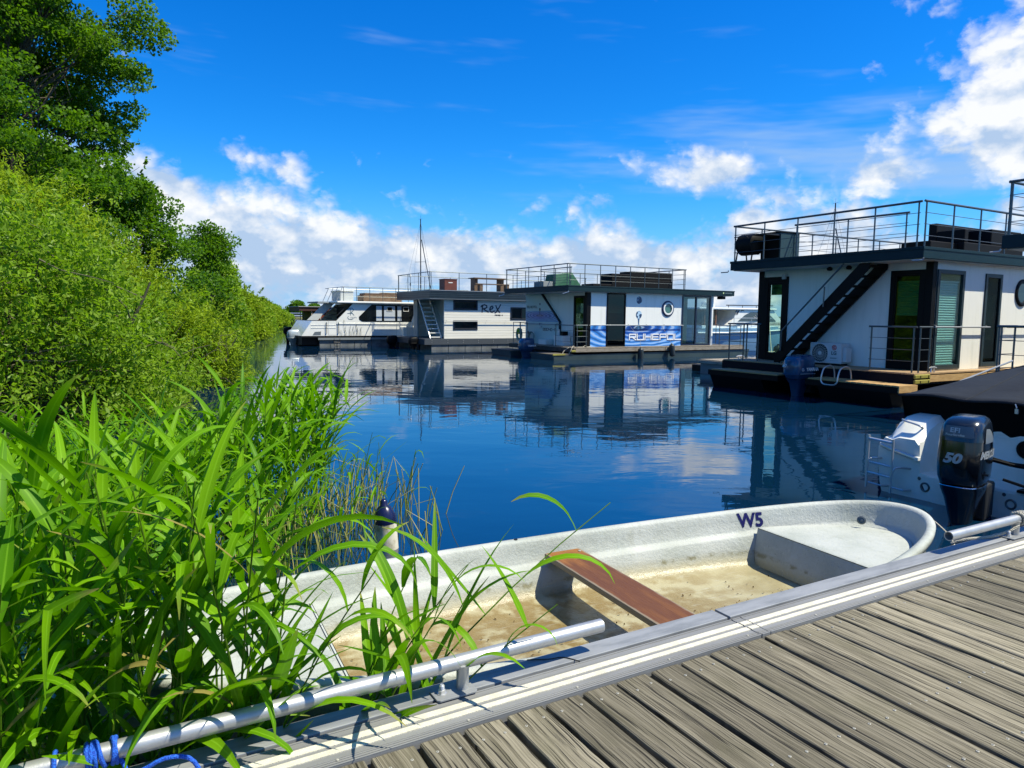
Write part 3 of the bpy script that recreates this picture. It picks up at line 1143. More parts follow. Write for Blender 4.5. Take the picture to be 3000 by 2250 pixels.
def mesh_np(name, V, F, T, m, dry=None):
    me = bpy.data.meshes.new(name)
    me.from_pydata(V.tolist(), [], F.tolist())
    at = me.attributes.new('tint', 'FLOAT', 'POINT')
    at.data.foreach_set('value', T.astype(np.float32))
    if dry is not None:
        me.attributes.new('dry', 'FLOAT', 'POINT').data.foreach_set('value', dry.astype(np.float32))
    me.attributes.new('rib', 'FLOAT', 'POINT').data.foreach_set('value', np.tile([0.0, 1.0, 0.0], len(V) // 3).astype(np.float32))
    me.polygons.foreach_set('use_smooth', np.ones(len(F), bool))
    me.materials.append(m)
    return me


def reed_thing(base, h, lean, leaves, rng, label, group, wide=1.0, name='reed'):
    root = thing(name, base, 0, label, 'reed', group)
    stem, lv = reed_plan(rng, h, lean, leaves)
    mb = MB().tube(stem, [0.0052 * (1 - 0.6 * i / 7) for i in range(8)], 6)
    so_ = mb.build('stem', STEM, root, smooth=True)
    for (p, a, L, W, a0, a1, tw) in lv:
        dead = rng.random() < 0.035
        v, f = ribbon(L * (0.8 if dead else 1.0), W * wide * (0.38 if dead else 1.0), a0, a1 - (0.6 if dead else 0.0), tw * (2.5 if dead else 1.0), 9)
        me = mesh_np('leaf', v, f, np.full(len(v), rng.uniform(0.1, 0.95)), REED, np.repeat(np.clip((np.linspace(0, 1, 10) - rng.uniform(0.78, 1.05)) * 4, 0, 1) if not dead else np.full(10, 0.8), 3))
        o = bpy.data.objects.new('leaf', me)
        COL.objects.link(o)
        o.parent = root
        o.location = p
        o.rotation_euler = (0, 0, a)
    return root


def reed_mass(name, places, rng, m_leaf, label, seg=5, wide=1.0, leafscale=1.0):
    V, F, T, k = [], [], [], 0
    Vs = MB()
    for (x, y, z, h, lean, leaves) in places:
        stem, lv = reed_plan(rng, h, lean, leaves)
        b = np.array([x, y, z])
        Vs.tube([b + s for s in stem], [0.005 * (1 - 0.6 * i / 7) for i in range(8)], 4, cap=False)
        for (p, a, L, W, a0, a1, tw) in lv:
            v, f = ribbon(L * leafscale, W * wide, a0, a1, tw, seg)
            c, s_ = math.cos(a), math.sin(a)
            v = v @ np.array([[c, s_, 0], [-s_, c, 0], [0, 0, 1]]) + (b + p)
            V.append(v)
            F.append(f + k)
            T.append(np.full(len(v), rng.uniform(0.05, 0.95)))
            k += len(v)
    root = thing(name, (0, 0, 0), 0, label, 'reeds', None, 'stuff')
    o = bpy.data.objects.new('leaves', mesh_np('leaves', np.concatenate(V), np.concatenate(F), np.concatenate(T), m_leaf))
    COL.objects.link(o)
    o.parent = root
    o['kind'] = 'stuff'
    st = Vs.build('stems', STEM, root, smooth=True)
    st['kind'] = 'stuff'
    return root


rng = np.random.default_rng(77)
# near reeds, each one a plant of its own: between the dock edge and the camera's left
G_ = 'reeds growing beside the dock'
near_reeds = []
for i in range(62):
    t_ = rng.uniform(-1.5, 0.20)
    n_ = rng.uniform(2.34, 3.3) if t_ > -0.1 else rng.uniform(2.34, 3.9)
    if t_ > 0.15 and n_ > 2.9:
        n_ = rng.uniform(2.36, 2.8)
    near_reeds.append((t_, n_))
for i in range(20):
    near_reeds.append((rng.uniform(-1.2, 0.12), rng.uniform(2.275, 2.42)))
for i in range(15):
    near_reeds.append((rng.uniform(0.02, 0.40), rng.uniform(2.27, 2.34)))
for i, (t_, n_) in enumerate(near_reeds):
    p = tn(t_, n_, -0.1)
    dist = math.hypot(p.x, p.y)
    h = rng.uniform(1.0, 1.42) + 0.12 * (t_ < -0.6)
    reed_thing(p, h, (rng.normal(0.03, 0.15), rng.normal(-0.02, 0.13)), int(rng.integers(7, 11)), rng,
               'tall green reed with long arching leaves in the thicket beside the dock', G_, 1.22)
# the clump pushing up between dock and rowing boat, leaning right
G2 = 'reeds pushing up between the dock and the rowing boat'
for i in range(6):
    t_ = 0.60 + rng.uniform(-0.10, 0.22)
    p = tn(t_, 2.275 + rng.uniform(0, 0.04), -0.05)
    reed_thing(p, rng.uniform(0.72, 1.0), (rng.uniform(0.15, 0.80), rng.uniform(0.05, 0.40)), int(rng.integers(6, 9)), rng,
               'slanting green reed pushing up between the dock and the rowing boat', G2, 1.1)
# one long stem leaning far over the boat
reed_thing(tn(0.66, 2.30, -0.05), 1.10, (0.98, 0.55), 6, rng, 'longest slanting reed, arching over the wooden seat of the rowing boat', G2, 1.15)
reed_thing(Vector((-1.65, 6.2, -0.05)), 1.30, (0.16, 0.05), 3, rng, 'lone thin reed with few leaves standing in front of the open water', None, 0.8, 'lone_reed')

# the reed bed behind
places = []
def in_bed(x, y):
    if y < 3.2: return x < -1.9 - 0.15 * y
    edge = -1.48 - 0.10 * (y - 4.0) - 0.065 * max(0, y - 6) ** 1.5     # open-water side
    return x < edge and x > -1.1 * y - 0.8
tries = 0
while len(places) < 780 and tries < 60000:
    tries += 1
    y = 1.6 + 5.6 * rng.random() ** 0.9
    x = rng.uniform(-8.5, -0.9)
    if not in_bed(x, y):
        continue
    q = Vector((x, y, 0))
    if q.dot(NV) < 2.36 or (q.dot(NV) < 3.9 and q.dot(TV) > -0.25):
        continue
    edge = -1.48 - 0.10 * (y - 4.0) - 0.065 * max(0, y - 6) ** 1.5
    h = rng.uniform(0.80, 1.14) if y < 4.6 else (rng.uniform(0.92, 1.24) if edge - x < 0.9 else rng.uniform(0.50, 0.82))
    places.append((x, y, -0.05, h, (rng.normal(0.10, 0.13), rng.normal(0, 0.12)), int(rng.integers(6, 10))))
reed_mass('reed_bed', places, rng, REED, 'dense bed of green reeds along the left shore', 5, 1.1)
# low, half dry rushes round the white fender
places2 = []
while len(places2) < 260:
    y = rng.uniform(4.35, 6.6)
    x = -1.55 + 0.50 * rng.normal()
    if x < -2.6 or x > -0.35 - 0.1 * (y - 4.3):
        continue
    if Vector((x, y, 0)).dot(NV) < 3.95 or (y < 5.2 and abs(x + 0.17 * y) < 0.13):
        continue
    places2.append((x, y, -0.03, rng.uniform(0.20, 0.50), (rng.normal(0.02, 0.07), rng.normal(0, 0.05)), 0))
Vs = MB()
Tt = []
for (x, y, z, h, lean, lv) in places2:
    k0 = len(Vs.v)
    b = np.array([x, y, z])
    bend = rng.random() < 0.16
    pts = [b, b + [lean[0] * .4, lean[1] * .4, h * .5], b + [lean[0], lean[1], h]]
    if bend:
        pts.append(b + [lean[0] + rng.uniform(-.25, .3), lean[1] + rng.uniform(-.1, .1), h * rng.uniform(0.55, 0.9)])
    Vs.tube(pts, [0.0042, 0.0038, 0.0032, 0.002][:len(pts)], 4)
    Tt += [float(rng.random())] * (len(Vs.v) - k0)
ru = Vs.build('rush_stubble', DRY, None, smooth=True)
at = ru.data.attributes.new('tint', 'FLOAT', 'POINT')
at.data.foreach_set('value', np.array(Tt, np.float32))
tag(ru, 'low dry straw coloured rushes standing in the water round the white fender', 'rushes', kind='stuff')
places3 = []
for _ in range(90):
    y = rng.uniform(4.5, 6.4)
    x = -1.85 + 0.40 * rng.normal()
    if Vector((x, y, 0)).dot(NV) < 4.0 or x > -0.75 or (y < 5.2 and abs(x + 0.17 * y) < 0.16):
        continue
    places3.append((x, y, -0.03, rng.uniform(0.35, 0.75), (rng.normal(0.03, 0.08), rng.normal(0, 0.06)), int(rng.integers(2, 5))))
reed_mass('young_reeds', places3, rng, REED, 'short young reeds mixed with rushes beside the white fender', 4, 0.55, 0.8)

# ------------------------------------------------------------------ boat helpers
SLATE = mat('slate_fascia', (0.006, 0.023, 0.029), 0.5, col2=(0.008, 0.028, 0.034), nscale=3, spec=0.2)
BLACK = mat('black_frame', (0.0035, 0.004, 0.0045), 0.5, spec=0.15)
NAVY = mat('navy_fascia', (0.003, 0.004, 0.010), 0.5, spec=0.15)
WHITE = mat('white_panel', (0.82, 0.82, 0.75), 0.38, col2=(0.68, 0.69, 0.62), nscale=1.6, lo=0.45, hi=0.9, stretch=(4, 4, 0.45))
GELCOAT = mat('white_gelcoat', (0.83, 0.83, 0.77), 0.22, col2=(0.76, 0.76, 0.70), nscale=2.0, coat=0.3)
CREAM = None
DECKWOOD = mat('deck_wood', (0.40, 0.27, 0.14), 0.7, col2=(0.27, 0.17, 0.085), nscale=6, stretch=(0.6, 8, 8))
PINE = mat('pine_board', (0.50, 0.33, 0.14), 0.65, col2=(0.34, 0.20, 0.075), nscale=5, stretch=(1.2, 5, 7), lo=0.3, hi=0.75)
GREYWOOD = mat('grey_board', (0.30, 0.26, 0.20), 0.8, col2=(0.17, 0.14, 0.10), nscale=4, stretch=(1, 6, 6))
HULL_G = mat('grey_green_hull', (0.040, 0.062, 0.062), 0.4, col2=(0.028, 0.045, 0.046), nscale=1.5)
HULL_K = mat('black_hull', (0.004, 0.005, 0.005), 0.55, spec=0.15)
GLASS = glass_mat('tinted_glass', (0.50, 0.72, 0.62), 0.25, 0.03)
GLASS_D = glass_mat('dark_tinted_glass', (0.22, 0.31, 0.29), 0.35, 0.03)
BLINDM = mat('pleated_blind', (0.78, 0.84, 0.83), 0.7)
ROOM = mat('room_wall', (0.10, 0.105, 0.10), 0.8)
CURTAIN = mat('cream_curtain', (0.62, 0.58, 0.46), 0.8)
FEND = mat('black_rubber', (0.018, 0.024, 0.024), 0.42)
RATTAN = mat('black_rattan', (0.004, 0.004, 0.004), 0.6, col2=(0.010, 0.0095, 0.009), nscale=40, spec=0.15)
YELLOW = mat('yellow_rubber', (0.30, 0.27, 0.045), 0.55, col2=(0.20, 0.18, 0.03), nscale=6)
GREY_AC = mat('ac_casing', (0.60, 0.62, 0.61), 0.5)
BLUE_PRINT = None
SATIN = mat('brushed_steel', (0.30, 0.32, 0.33), 0.45, 0.5)


def rects(u0, u1, z0, z1, holes):
    us = sorted({u0, u1} | {min(max(h[i], u0), u1) for h in holes for i in (0, 1)})
    zs = sorted({z0, z1} | {min(max(h[i], z0), z1) for h in holes for i in (2, 3)})
    out = []
    for a, b in zip(us[:-1], us[1:]):
        run = None
        for c, d in zip(zs[:-1], zs[1:]):
            mu, mz = (a + b) / 2, (c + d) / 2
            solid = not any(h[0] < mu < h[1] and h[2] < mz < h[3] for h in holes)
            if solid:
                run = (run[0], d) if run else (c, d)
            if not solid or d == zs[-1]:
                if run:
                    out.append((a, b, run[0], run[1]))
                run = None
    return out


class Face:
    """a vertical wall plane of a boat: u along it, d outwards"""

    def __init__(self, kind, pos):
        self.k, self.p = kind, pos

    def box(self, mb, u0, u1, z0, z1, d0, d1):
        if self.k == 'near': return mb.box(u0, self.p - d0, z0, u1, self.p - d1, z1)
        if self.k == 'far': return mb.box(u0, self.p + d0, z0, u1, self.p + d1, z1)
        if self.k == 'stern': return mb.box(self.p - d0, u0, z0, self.p - d1, u1, z1)
        return mb.box(self.p + d0, u0, z0, self.p + d1, u1, z1)

    def pt(self, u, z, d):
        if self.k == 'near': return (u, self.p - d, z)
        if self.k == 'far': return (u, self.p + d, z)
        if self.k == 'stern': return (self.p - d, u, z)
        return (self.p + d, u, z)

    def poly(self, mb, pts, d0, d1):
        n = len(pts)
        vs = [self.pt(u, z, d0) for u, z in pts] + [self.pt(u, z, d1) for u, z in pts]
        fs = [tuple(range(n)), tuple(range(2 * n - 1, n - 1, -1))] + [(i, (i + 1) % n, n + (i + 1) % n, n + i) for i in range(n)]
        return mb.add(vs, fs)


def wall(parent, face, u0, u1, z0, z1, holes, m, thick=0.09, name='wall'):
    mb = MB()
    for (a, b, c, d) in rects(u0, u1, z0, z1, holes):
        face.box(mb, a, b, c, d, -thick, 0.0)
    return mb.build(name, m, parent)


def window(parent, face, u0, u1, z0, z1, frame=0.075, fm=None, glass=None, blind=None, name='window', bottom=None, sash=0.0, pleat=0.052, bm=None, out=0.028):
    fm = fm or BLACK
    fb = bottom if bottom is not None else frame
    mb = MB()
    face.box(mb, u0, u0 + frame, z0, z1, -0.05, out)
    face.box(mb, u1 - frame, u1, z0, z1, -0.05, out)
    face.box(mb, u0 + frame, u1 - frame, z1 - frame, z1, -0.05, out - 0.001)
    face.box(mb, u0 + frame, u1 - frame, z0, z0 + fb, -0.05, out - 0.001)
    if sash:
        a, b, c, d = u0 + frame, u1 - frame, z0 + fb, z1 - frame
        face.box(mb, a, a + sash, c, d, -0.04, out - 0.012)
        face.box(mb, b - sash, b, c, d, -0.04, out - 0.012)
        face.box(mb, a + sash, b - sash, d - sash, d, -0.04, out - 0.013)
        face.box(mb, a + sash, b - sash, c, c + sash, -0.04, out - 0.013)
    w = mb.build(name, fm, parent, bevel=0.004)
    i_ = frame + sash
    mb = MB()
    face.box(mb, u0 + i_ - 0.005, u1 - i_ + 0.005, z0 + fb + sash - 0.005, z1 - i_ + 0.005, -0.008, -0.002)
    mb.build('pane', glass or GLASS, w)
    if blind:
        a, b, c, d = blind
        mb = MB()
        k = max(3, int((d - c) / pleat))
        vs, fs = [], []
        for i in range(2 * k + 1):
            z = c + (d - c) * i / (2 * k)
            off = -0.045 - (0.020 if i % 2 else 0.0)
            vs += [face.pt(a, z, off), face.pt(b, z, off)]
        for i in range(2 * k):
            fs.append((2 * i, 2 * i + 1, 2 * i + 3, 2 * i + 2))
        mb.add(vs, fs)
        face.box(mb, a, b, c - 0.03, c, -0.075, -0.035)
        face.box(mb, a, b, d, d + 0.03, -0.08, -0.03)
        mb.build('blind', bm or BLINDM, w)
    return w


def railing(parent, path, z0, h, spacing=1.0, bars=3, top_r=0.024, post_r=0.017, bar_r=0.0065, m=None, name='railing', posts=None, tops=True, drop=0.0):
    m = m or STEEL_D
    p3 = [Vector((x, y, z0 + h)) for x, y in path]
    mb = MB()
    for a, b in zip(p3[:-1], p3[1:]):
        e = (b - a).normalized() * 0.02
        mb.tube([a - e, b + e], top_r, 10)
    r_ = mb.build(name, m, parent, smooth=True)
    bm = MB()
    seen = []
    for (x0, y0), (x1, y1) in zip(path[:-1], path[1:]):
        L = math.hypot(x1 - x0, y1 - y0)
        k = max(1, round(L / spacing))
        for i in range(k + 1):
            s = i / k
            s = min(max(s, 0.04 / max(L, .1)), 1 - 0.04 / max(L, .1))
            q = (x0 + (x1 - x0) * s, y0 + (y1 - y0) * s)
            if any(math.hypot(q[0] - w[0], q[1] - w[1]) < 0.02 for w in seen):
                continue
            seen.append(q)
            MB().tube([(q[0], q[1], z0 - drop), (q[0], q[1], z0 + h - 0.01)], post_r, 8).build('post', m, r_, smooth=True)
        for b in range(bars):
            z = z0 + h * (b + 1) / (bars + 1)
            bm.tube([(x0, y0, z), (x1, y1, z)], bar_r, 6)
    if bars:
        bm.build('bars', m, r_, smooth=True)
    return r_


STEEL_D = mat('satin_steel', (0.10, 0.12, 0.125), 0.38, 0.6)


def rrect(cx, cy, lx, ly, z, n=28, e=3.6, tilt=0.0, skew=0.0):
    ring = []
    for k in range(n):
        a = 2 * math.pi * k / n
        c, s = math.cos(a), math.sin(a)
        x = math.copysign(abs(c) ** (2 / e), c) * lx / 2
        y = math.copysign(abs(s) ** (2 / e), s) * ly / 2
        ring.append((cx + x, cy + y, z + tilt * x + skew))
    return ring


def outboard(parent, x, y, ztop, s, m, leg_m, name='outboard_motor', tail=-0.35):
    """an outboard seen from astern: cowl, skirt, leg, plate, bracket; astern is -x"""
    def S(q): return q * s
    zt = ztop
    rings = [rrect(x, y, S(.34), S(.22), zt - S(.50)), rrect(x, y, S(.50), S(.36), zt - S(.46)), rrect(x - S(.01), y, S(.58), S(.41), zt - S(.36)),
             rrect(x - S(.005), y, S(.60), S(.43), zt - S(.22)), rrect(x, y, S(.57), S(.42), zt - S(.09), tilt=.05), rrect(x + S(.01), y, S(.50), S(.37), zt - S(.025), tilt=.06),
             rrect(x + S(.02), y, S(.36), S(.27), zt + S(.0), tilt=.05), rrect(x + S(.02), y, S(.12), S(.10), zt + S(.008), tilt=.03)]
    mo = MB().loft(rings).build(name, m, parent, smooth=True, angle=55)
    rings = [rrect(x - S(.02), y, S(.16), S(.08), zt - S(1.35), e=2.4), rrect(x - S(.02), y, S(.20), S(.10), zt - S(1.0), e=2.4), rrect(x - S(.01), y, S(.28), S(.19), zt - S(.72)), rrect(x, y, S(.36), S(.26), zt - S(.56)), rrect(x, y, S(.47), S(.34), zt - S(.478))]
    MB().loft(rings).build('leg', leg_m, mo, smooth=True, angle=50)
    MB().box(x - S(.26), y - S(.12), zt - S(1.01), x + S(.12), y + S(.12), zt - S(.995)).build('cavitation_plate', leg_m, mo)
    MB().box(x + S(.22), y - S(.12), zt - S(.75), x + S(.36), y + S(.12), zt - S(.40)).cyl((x + S(.2), y - S(.16), zt - S(.5)), (x + S(.2), y + S(.16), zt - S(.5)), S(.03)).build('bracket', DARKMETAL, mo)
    MB().tube([rrect(x - S(.01), y, S(.60), S(.425), zt - S(.375))[k] for k in range(28)], S(.008), 5, closed=True).build('seam', leg_m, mo, smooth=True)
    return mo


def fender(loc, L, r, m, label, name='fender', capm=None, tilt=(0, 0, 0), group=None, cat='fender'):
    o = thing(name, loc, 0, label, cat, group)
    o.rotation_euler = tilt
    MB().lathe([(r * .28, 0.0), (r * .7, L * .035), (r * .95, L * .10), (r, L * .18), (r, L * .80), (r * .95, L * .88), (r * .6, L * .96), (r * .3, L * .985), (r * .3, L * 1.03), (r * .1, L * 1.05)], (0, 0, 0), 18).build('body', m, o, smooth=True, angle=60)
    if capm:
        MB().lathe([(r * 1.01, L * .80), (r * 1.012, L * .815), (r * .97, L * .88), (r * .63, L * .966), (r * .33, L * .99), (r * .33, L * 1.035), (r * .12, L * 1.06)], (0, 0, 0), 18).build('cap', capm, o, smooth=True, angle=60)
    return o


def deck_boards(parent, x0, x1, y0, y1, z, m, bw=0.13, gap=0.008, along='x', th=0.03, max_n=120):
    """single deck boards as parts"""
    k = int((y1 - y0) / (bw + gap)) if along == 'x' else int((x1 - x0) / (bw + gap))
    k = min(k, max_n)
    if along == 'x':
        me = MB().box(x0, 0, -th, x1, bw, 0).mesh('deck_board')
    else:
        me = MB().box(0, y0, -th, bw, y1, 0).mesh('deck_board')
    me.materials.append(m)
    for i in range(k):
        o = bpy.data.objects.new('deck_board', me)
        COL.objects.link(o)
        o.parent = parent
        o.location = (0, y0 + i * (bw + gap), z) if along == 'x' else (x0 + i * (bw + gap), 0, z)


def sofa(loc, parts_boxes, label, m=None, name='roof_sofa', cat='sofa', group=None):
    o = thing(name, loc, TH, label, cat, group)
    for nm, b in parts_boxes:
        MB().box(*b).build(nm, m or RATTAN, o, bevel=0.02)
    return o


def stair(parent, x0, x1, ya, za, yb, zb, m, tm, n=11, depth=0.20, name='stair', th=0.05):
    """two stringers and single treads; climbs from (ya, za) to (yb, zb)"""
    dv = depth / 2
    st = None
    for x in (x0, x1 - th):
        mb = MB().hexa([(x, ya + dv, za - dv), (x + th, ya + dv, za - dv), (x + th, ya - dv, za + dv), (x, ya - dv, za + dv)] if False else
                       [(x, ya, za - dv * 1.4), (x + th, ya, za - dv * 1.4), (x + th, yb, zb - dv * 1.4), (x, yb, zb - dv * 1.4)],
                       [(x, ya, za + dv * 1.4), (x + th, ya, za + dv * 1.4), (x + th, yb, zb + dv * 1.4), (x, yb, zb + dv * 1.4)])
        if st is None:
            st = mb.build(name, m, parent)
        else:
            mb.build('stringer', m, st)
    for i in range(n):
        s = (i + 0.5) / n
        y, z = ya + (yb - ya) * s, za + (zb - za) * s
        MB().box(x0 + th + 0.001, y - 0.105, z - 0.022, x1 - th - 0.001, y + 0.105, z + 0.022).build('tread', tm, st)
    return st


def boat_root(t_, n_, label, cat='houseboat', name='houseboat', group=None):
    return thing(name, tn(t_, n_), TH, label, cat, group)


def print_material(name, cx, cz, axis, base, ring_c, freq, sx, sz, dark, hl=0.75):
    """printed water rings on a flat panel"""
    m = bpy.data.materials.new(name)
    m.use_nodes = True
    nt = m.node_tree
    b = nt.nodes['Principled BSDF']
    b.inputs['Roughness'].default_value = 0.35
    tcn = nt.nodes.new('ShaderNodeTexCoord')
    x, y, z = sep(nt, Ex(nt, tcn.outputs['Object']))
    u = ((x if axis == 'x' else y) - cx) / sx
    w = (z - cz) / sz
    r = (u * u + w * w).f('SQRT')
    nz = noise(nt, comb(nt, u * 0.5, w * 0.4, 0.0), 1.6, 3.0, 0.5)
    rr_ = r + (nz - 0.5) * 0.9
    ring = (rr_ * freq).f('SINE') * 0.5 + 0.5
    c = mixc(nt, r.smooth(0.15, 1.0), dark, ring_c)
    c = mixc(nt, r.smooth(1.0, 2.9), c, base)
    c = mixc(nt, ring.smooth(0.55, 1.0) * hl, c, (0.62, 0.78, 0.90))
    c = mixc(nt, (1.0 - ring).smooth(0.6, 1.0) * 0.6, c, dark)
    link(nt, c, b.inputs['Base Color'])
    return m


# ------------------------------------------------------------------ houseboat at the right with the black stair
H = boat_root(14.188, 8.357, 'white houseboat with a black outside stair and an air conditioner at its stern')
DK = 0.68
MB().box(0.0, 0.0, 2.99, 10.5, 5.06, 3.195).build('roof', SLATE, H, bevel=0.006)
MB().box(-0.012, -0.012, 3.165, 10.512, 5.072, 3.222).build('roof_edge', SLATE, H, bevel=0.004)
MB().box(0.05, 0.05, 3.2225, 10.4, 5.0, 3.227).build('roof_deck', mat('roof_felt', (0.12, 0.12, 0.115), 0.9), H)
MB().box(0.06, 0.06, 2.975, 10.4, 5.0, 2.9895).build('soffit', mat('soffit_board', (0.55, 0.57, 0.55), 0.6), H)
nearF, farF, sternF, bowF = Face('near', 0.25), Face('far', 4.80), Face('stern', 0.82), Face('bow', 9.4)
h_near = [(0.97, 2.00, 0.70, 2.82), (2.84, 3.54, 0.72, 2.80)]
wall(H, nearF, 0.945, 9.4, DK, 2.975, h_near, WHITE)
wall(H, sternF, 0.40, 4.64, DK, 2.975, [(0.395, 1.16, DK - .01, 2.82), (3.86, 4.645, DK - .01, 2.82)], WHITE)
wall(H, farF, 0.82, 9.4, DK, 2.975, [(0.95, 2.6, 0.8, 2.7), (5, 6.5, 1.2, 2.5)], WHITE)
wall(H, bowF, 0.34, 4.71, DK, 2.975, [(1.0, 4.0, 0.8, 2.7)], WHITE)
for (a, b, c, d) in ((0.80, 0.25 - 0.012, 0.945, 0.40), (0.80, 4.64, 0.94, 4.80)):
    MB().box(a, b, DK, c, d, 2.974).build('corner_post', BLACK, H)
window(H, nearF, 0.97, 2.00, 0.70, 2.82, 0.085, mat('anthracite_frame', (0.012, 0.026, 0.030), 0.4), glass_mat('blind_glass', (0.74, 0.90, 0.88), 0.35, 0.04), (1.10, 1.87, 0.82, 2.56), bottom=0.10)
window(H, nearF, 2.84, 3.54, 0.72, 2.80, 0.085, mat('anthracite_frame', (0.012, 0.026, 0.030), 0.4), GLASS_D, (2.96, 3.40, 1.35, 2.30), bottom=0.10)
window(H, sternF, 0.395, 1.16, DK + .003, 2.82, 0.10, BLACK, GLASS, (0.52, 1.02, 1.88, 2.56), name='door', bottom=0.14, sash=0.03, bm=mat('green_blind', (0.10, 0.42, 0.27), 0.7))
dl = window(H, sternF, 3.86, 4.64, DK + .003, 2.82, 0.15, BLACK, glass_mat('pale_glass', (0.72, 0.88, 0.80), 0.45, 0.05), None, name='door', bottom=0.14, sash=0.05)
mb = MB()
sternF.box(mb, 4.08, 4.40, 2.36, 2.62, -0.012, -0.009)
mb.build('sign', mat('green_sign', (0.01, 0.10, 0.05), 0.5), dl)
mb = MB()
for k in range(7):
    sternF.box(mb, 4.14 + k * 0.032 + (0.01 if k == 1 else 0), 4.162 + k * 0.032, 2.52, 2.56, -0.0085, -0.007)
mb.build('sign_lettering', BLACK, dl)
# interior
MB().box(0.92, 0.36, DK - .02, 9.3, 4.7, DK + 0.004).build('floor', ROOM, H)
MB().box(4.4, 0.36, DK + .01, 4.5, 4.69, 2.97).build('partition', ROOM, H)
# porthole, hand rail
def porthole(parent, face, u, z, r, rim_m, glass, name='porthole'):
    mb = MB()
    n_ = 28
    vs, fs = [], []
    prof = [(r * .70, 0.004), (r * .72, 0.030), (r * .80, 0.042), (r * .92, 0.040), (r, 0.022), (r * 1.01, 0.0)]
    for rad, d in prof:
        for k in range(n_):
            a = 2 * math.pi * k / n_
            vs.append(face.pt(u + rad * math.cos(a), z + rad * math.sin(a), d))
    for i in range(len(prof) - 1):
        for k in range(n_):
            k2 = (k + 1) % n_
            fs.append((i * n_ + k, i * n_ + k2, (i + 1) * n_ + k2, (i + 1) * n_ + k))
    p_ = mb.add(vs, fs).build(name, rim_m, parent, smooth=True)
    vs = [face.pt(u + r * .72 * math.cos(2 * math.pi * k / n_), z + r * .72 * math.sin(2 * math.pi * k / n_), 0.010) for k in range(n_)]
    MB().add(vs, [tuple(range(n_))]).build('pane', glass, p_)
    return p_


PGLASS = mat('porthole_glass', (0.02, 0.05, 0.045), 0.03, spec=1.0)
porthole(H, nearF, 4.47, 2.41, 0.315, BLACK, mat('dark_porthole_glass', (0.012, 0.018, 0.016), 0.05, spec=0.8))
porthole(H, nearF, 7.2, 2.41, 0.315, BLACK, PGLASS)


def hand_rail(parent, face, u0, u1, z, m=None, br=1.0):
    mb = MB().tube([face.pt(u0, z, 0.09), face.pt(u1, z, 0.09)], 0.017, 10)
    k = max(2, int((u1 - u0) / br) + 1)
    for i in range(k):
        u = u0 + 0.08 + (u1 - u0 - 0.16) * i / (k - 1)
        mb.tube([face.pt(u, z, 0.09), face.pt(u, z + 0.03, 0.05), face.pt(u, z + 0.04, 0.0)], 0.009, 6)
    return mb.build('hand_rail', m or SATIN, parent, smooth=True)


hand_rail(H, nearF, 0.86, 3.0, 1.61)
hand_rail(H, nearF, 3.75, 9.2, 1.61)
# deck
MB().box(-0.12, -0.03, 0.44, 10.5, 5.10, 0.648).build('deck_frame', NAVY, H)
deck_boards(H, -0.13, 0.80, -0.04, 5.10, DK - 0.002, DECKWOOD, along='x')
MB().box(0.80, -0.04, 0.650, 10.5, 0.24, DK - 0.002).build('side_deck', DECKWOOD, H)
MB().box(0.42, -0.055, 0.49, 2.60, -0.031, 0.625).build('rub_board', PINE, H)
MB().box(2.64, -0.055, 0.49, 5.2, -0.031, 0.625).build('rub_board', PINE, H)
for z in (0.46, 0.565):
    yb = MB().box(-0.13, -0.075, z, 0.405, -0.031, z + 0.088).build('corner_bumper', YELLOW, H, bevel=0.018)
    for x in (0.04, 0.32):
        MB().box(x, -0.079, z + 0.02, x + 0.022, -0.0752, z + 0.068).build('slot', BLACK, yb)
for (a, b) in ((-0.10, 2.05), (2.80, 5.0)):
    pl = MB().box(-0.72, a, 0.30, -0.125, b, 0.43).build('stern_platform', HULL_K, H)
    deck_boards(pl, -0.74, -0.125, a, b, 0.458, PINE, along='x', bw=0.14)
MB().box(-0.74, -0.128, 0.315, -0.125, -0.102, 0.455).build('rub_board', PINE, H)
for (a, b) in ((0.1, 1.75), (3.3, 4.95)):
    MB().hexa([(-0.35, a, -0.4), (10.4, a, -0.4), (10.4, b, -0.4), (-0.35, b, -0.4)], [(-0.70, a, 0.298), (10.6, a, 0.439), (10.6, b, 0.439), (-0.70, b, 0.298)]).build('pontoon', HULL_K, H)
MB().box(0.3, 1.8, 0.1, 10.3, 3.25, 0.43).build('under_deck', HULL_K, H)
# railings
railing(H, [(10.3, 0.05), (0.05, 0.05)], 3.222, 0.90, 1.0)
railing(H, [(0.05, 0.14), (0.05, 5.01), (10.3, 5.01)], 3.222, 0.90, 0.98)
railing(H, [(1.30, 1.15), (1.08, 3.95)], 3.222, 0.90, 1.35)
railing(H, [(0.02, 0.06), (0.02, 1.06)], DK, 0.93, 1.0, top_r=0.02)
railing(H, [(0.09, 0.03), (0.52, 0.03)], DK, 0.93, 0.5, top_r=0.02)
railing(H, [(0.02, 4.02), (0.02, 5.05), (0.75, 5.05)], DK, 0.93, 0.62, top_r=0.02)
# stair and its rail
stair(H, 0.10, 0.76, 3.62, 0.70, 1.22, 3.02, BLACK, mat('dark_tread', (0.005, 0.006, 0.006), 0.6, spec=0.15), 11, 0.235)
MB().tube([(0.07, 3.42, 0.98), (0.07, 3.40, 1.46), (0.07, 1.74, 3.05)], 0.020, 8).build('stair_rail', STEEL_D, H, smooth=True)
MB().tube([(0.07, 2.28, 2.03), (0.07, 2.27, 2.49)], 0.016, 8).build('stair_rail_post', STEEL_D, H, smooth=True)
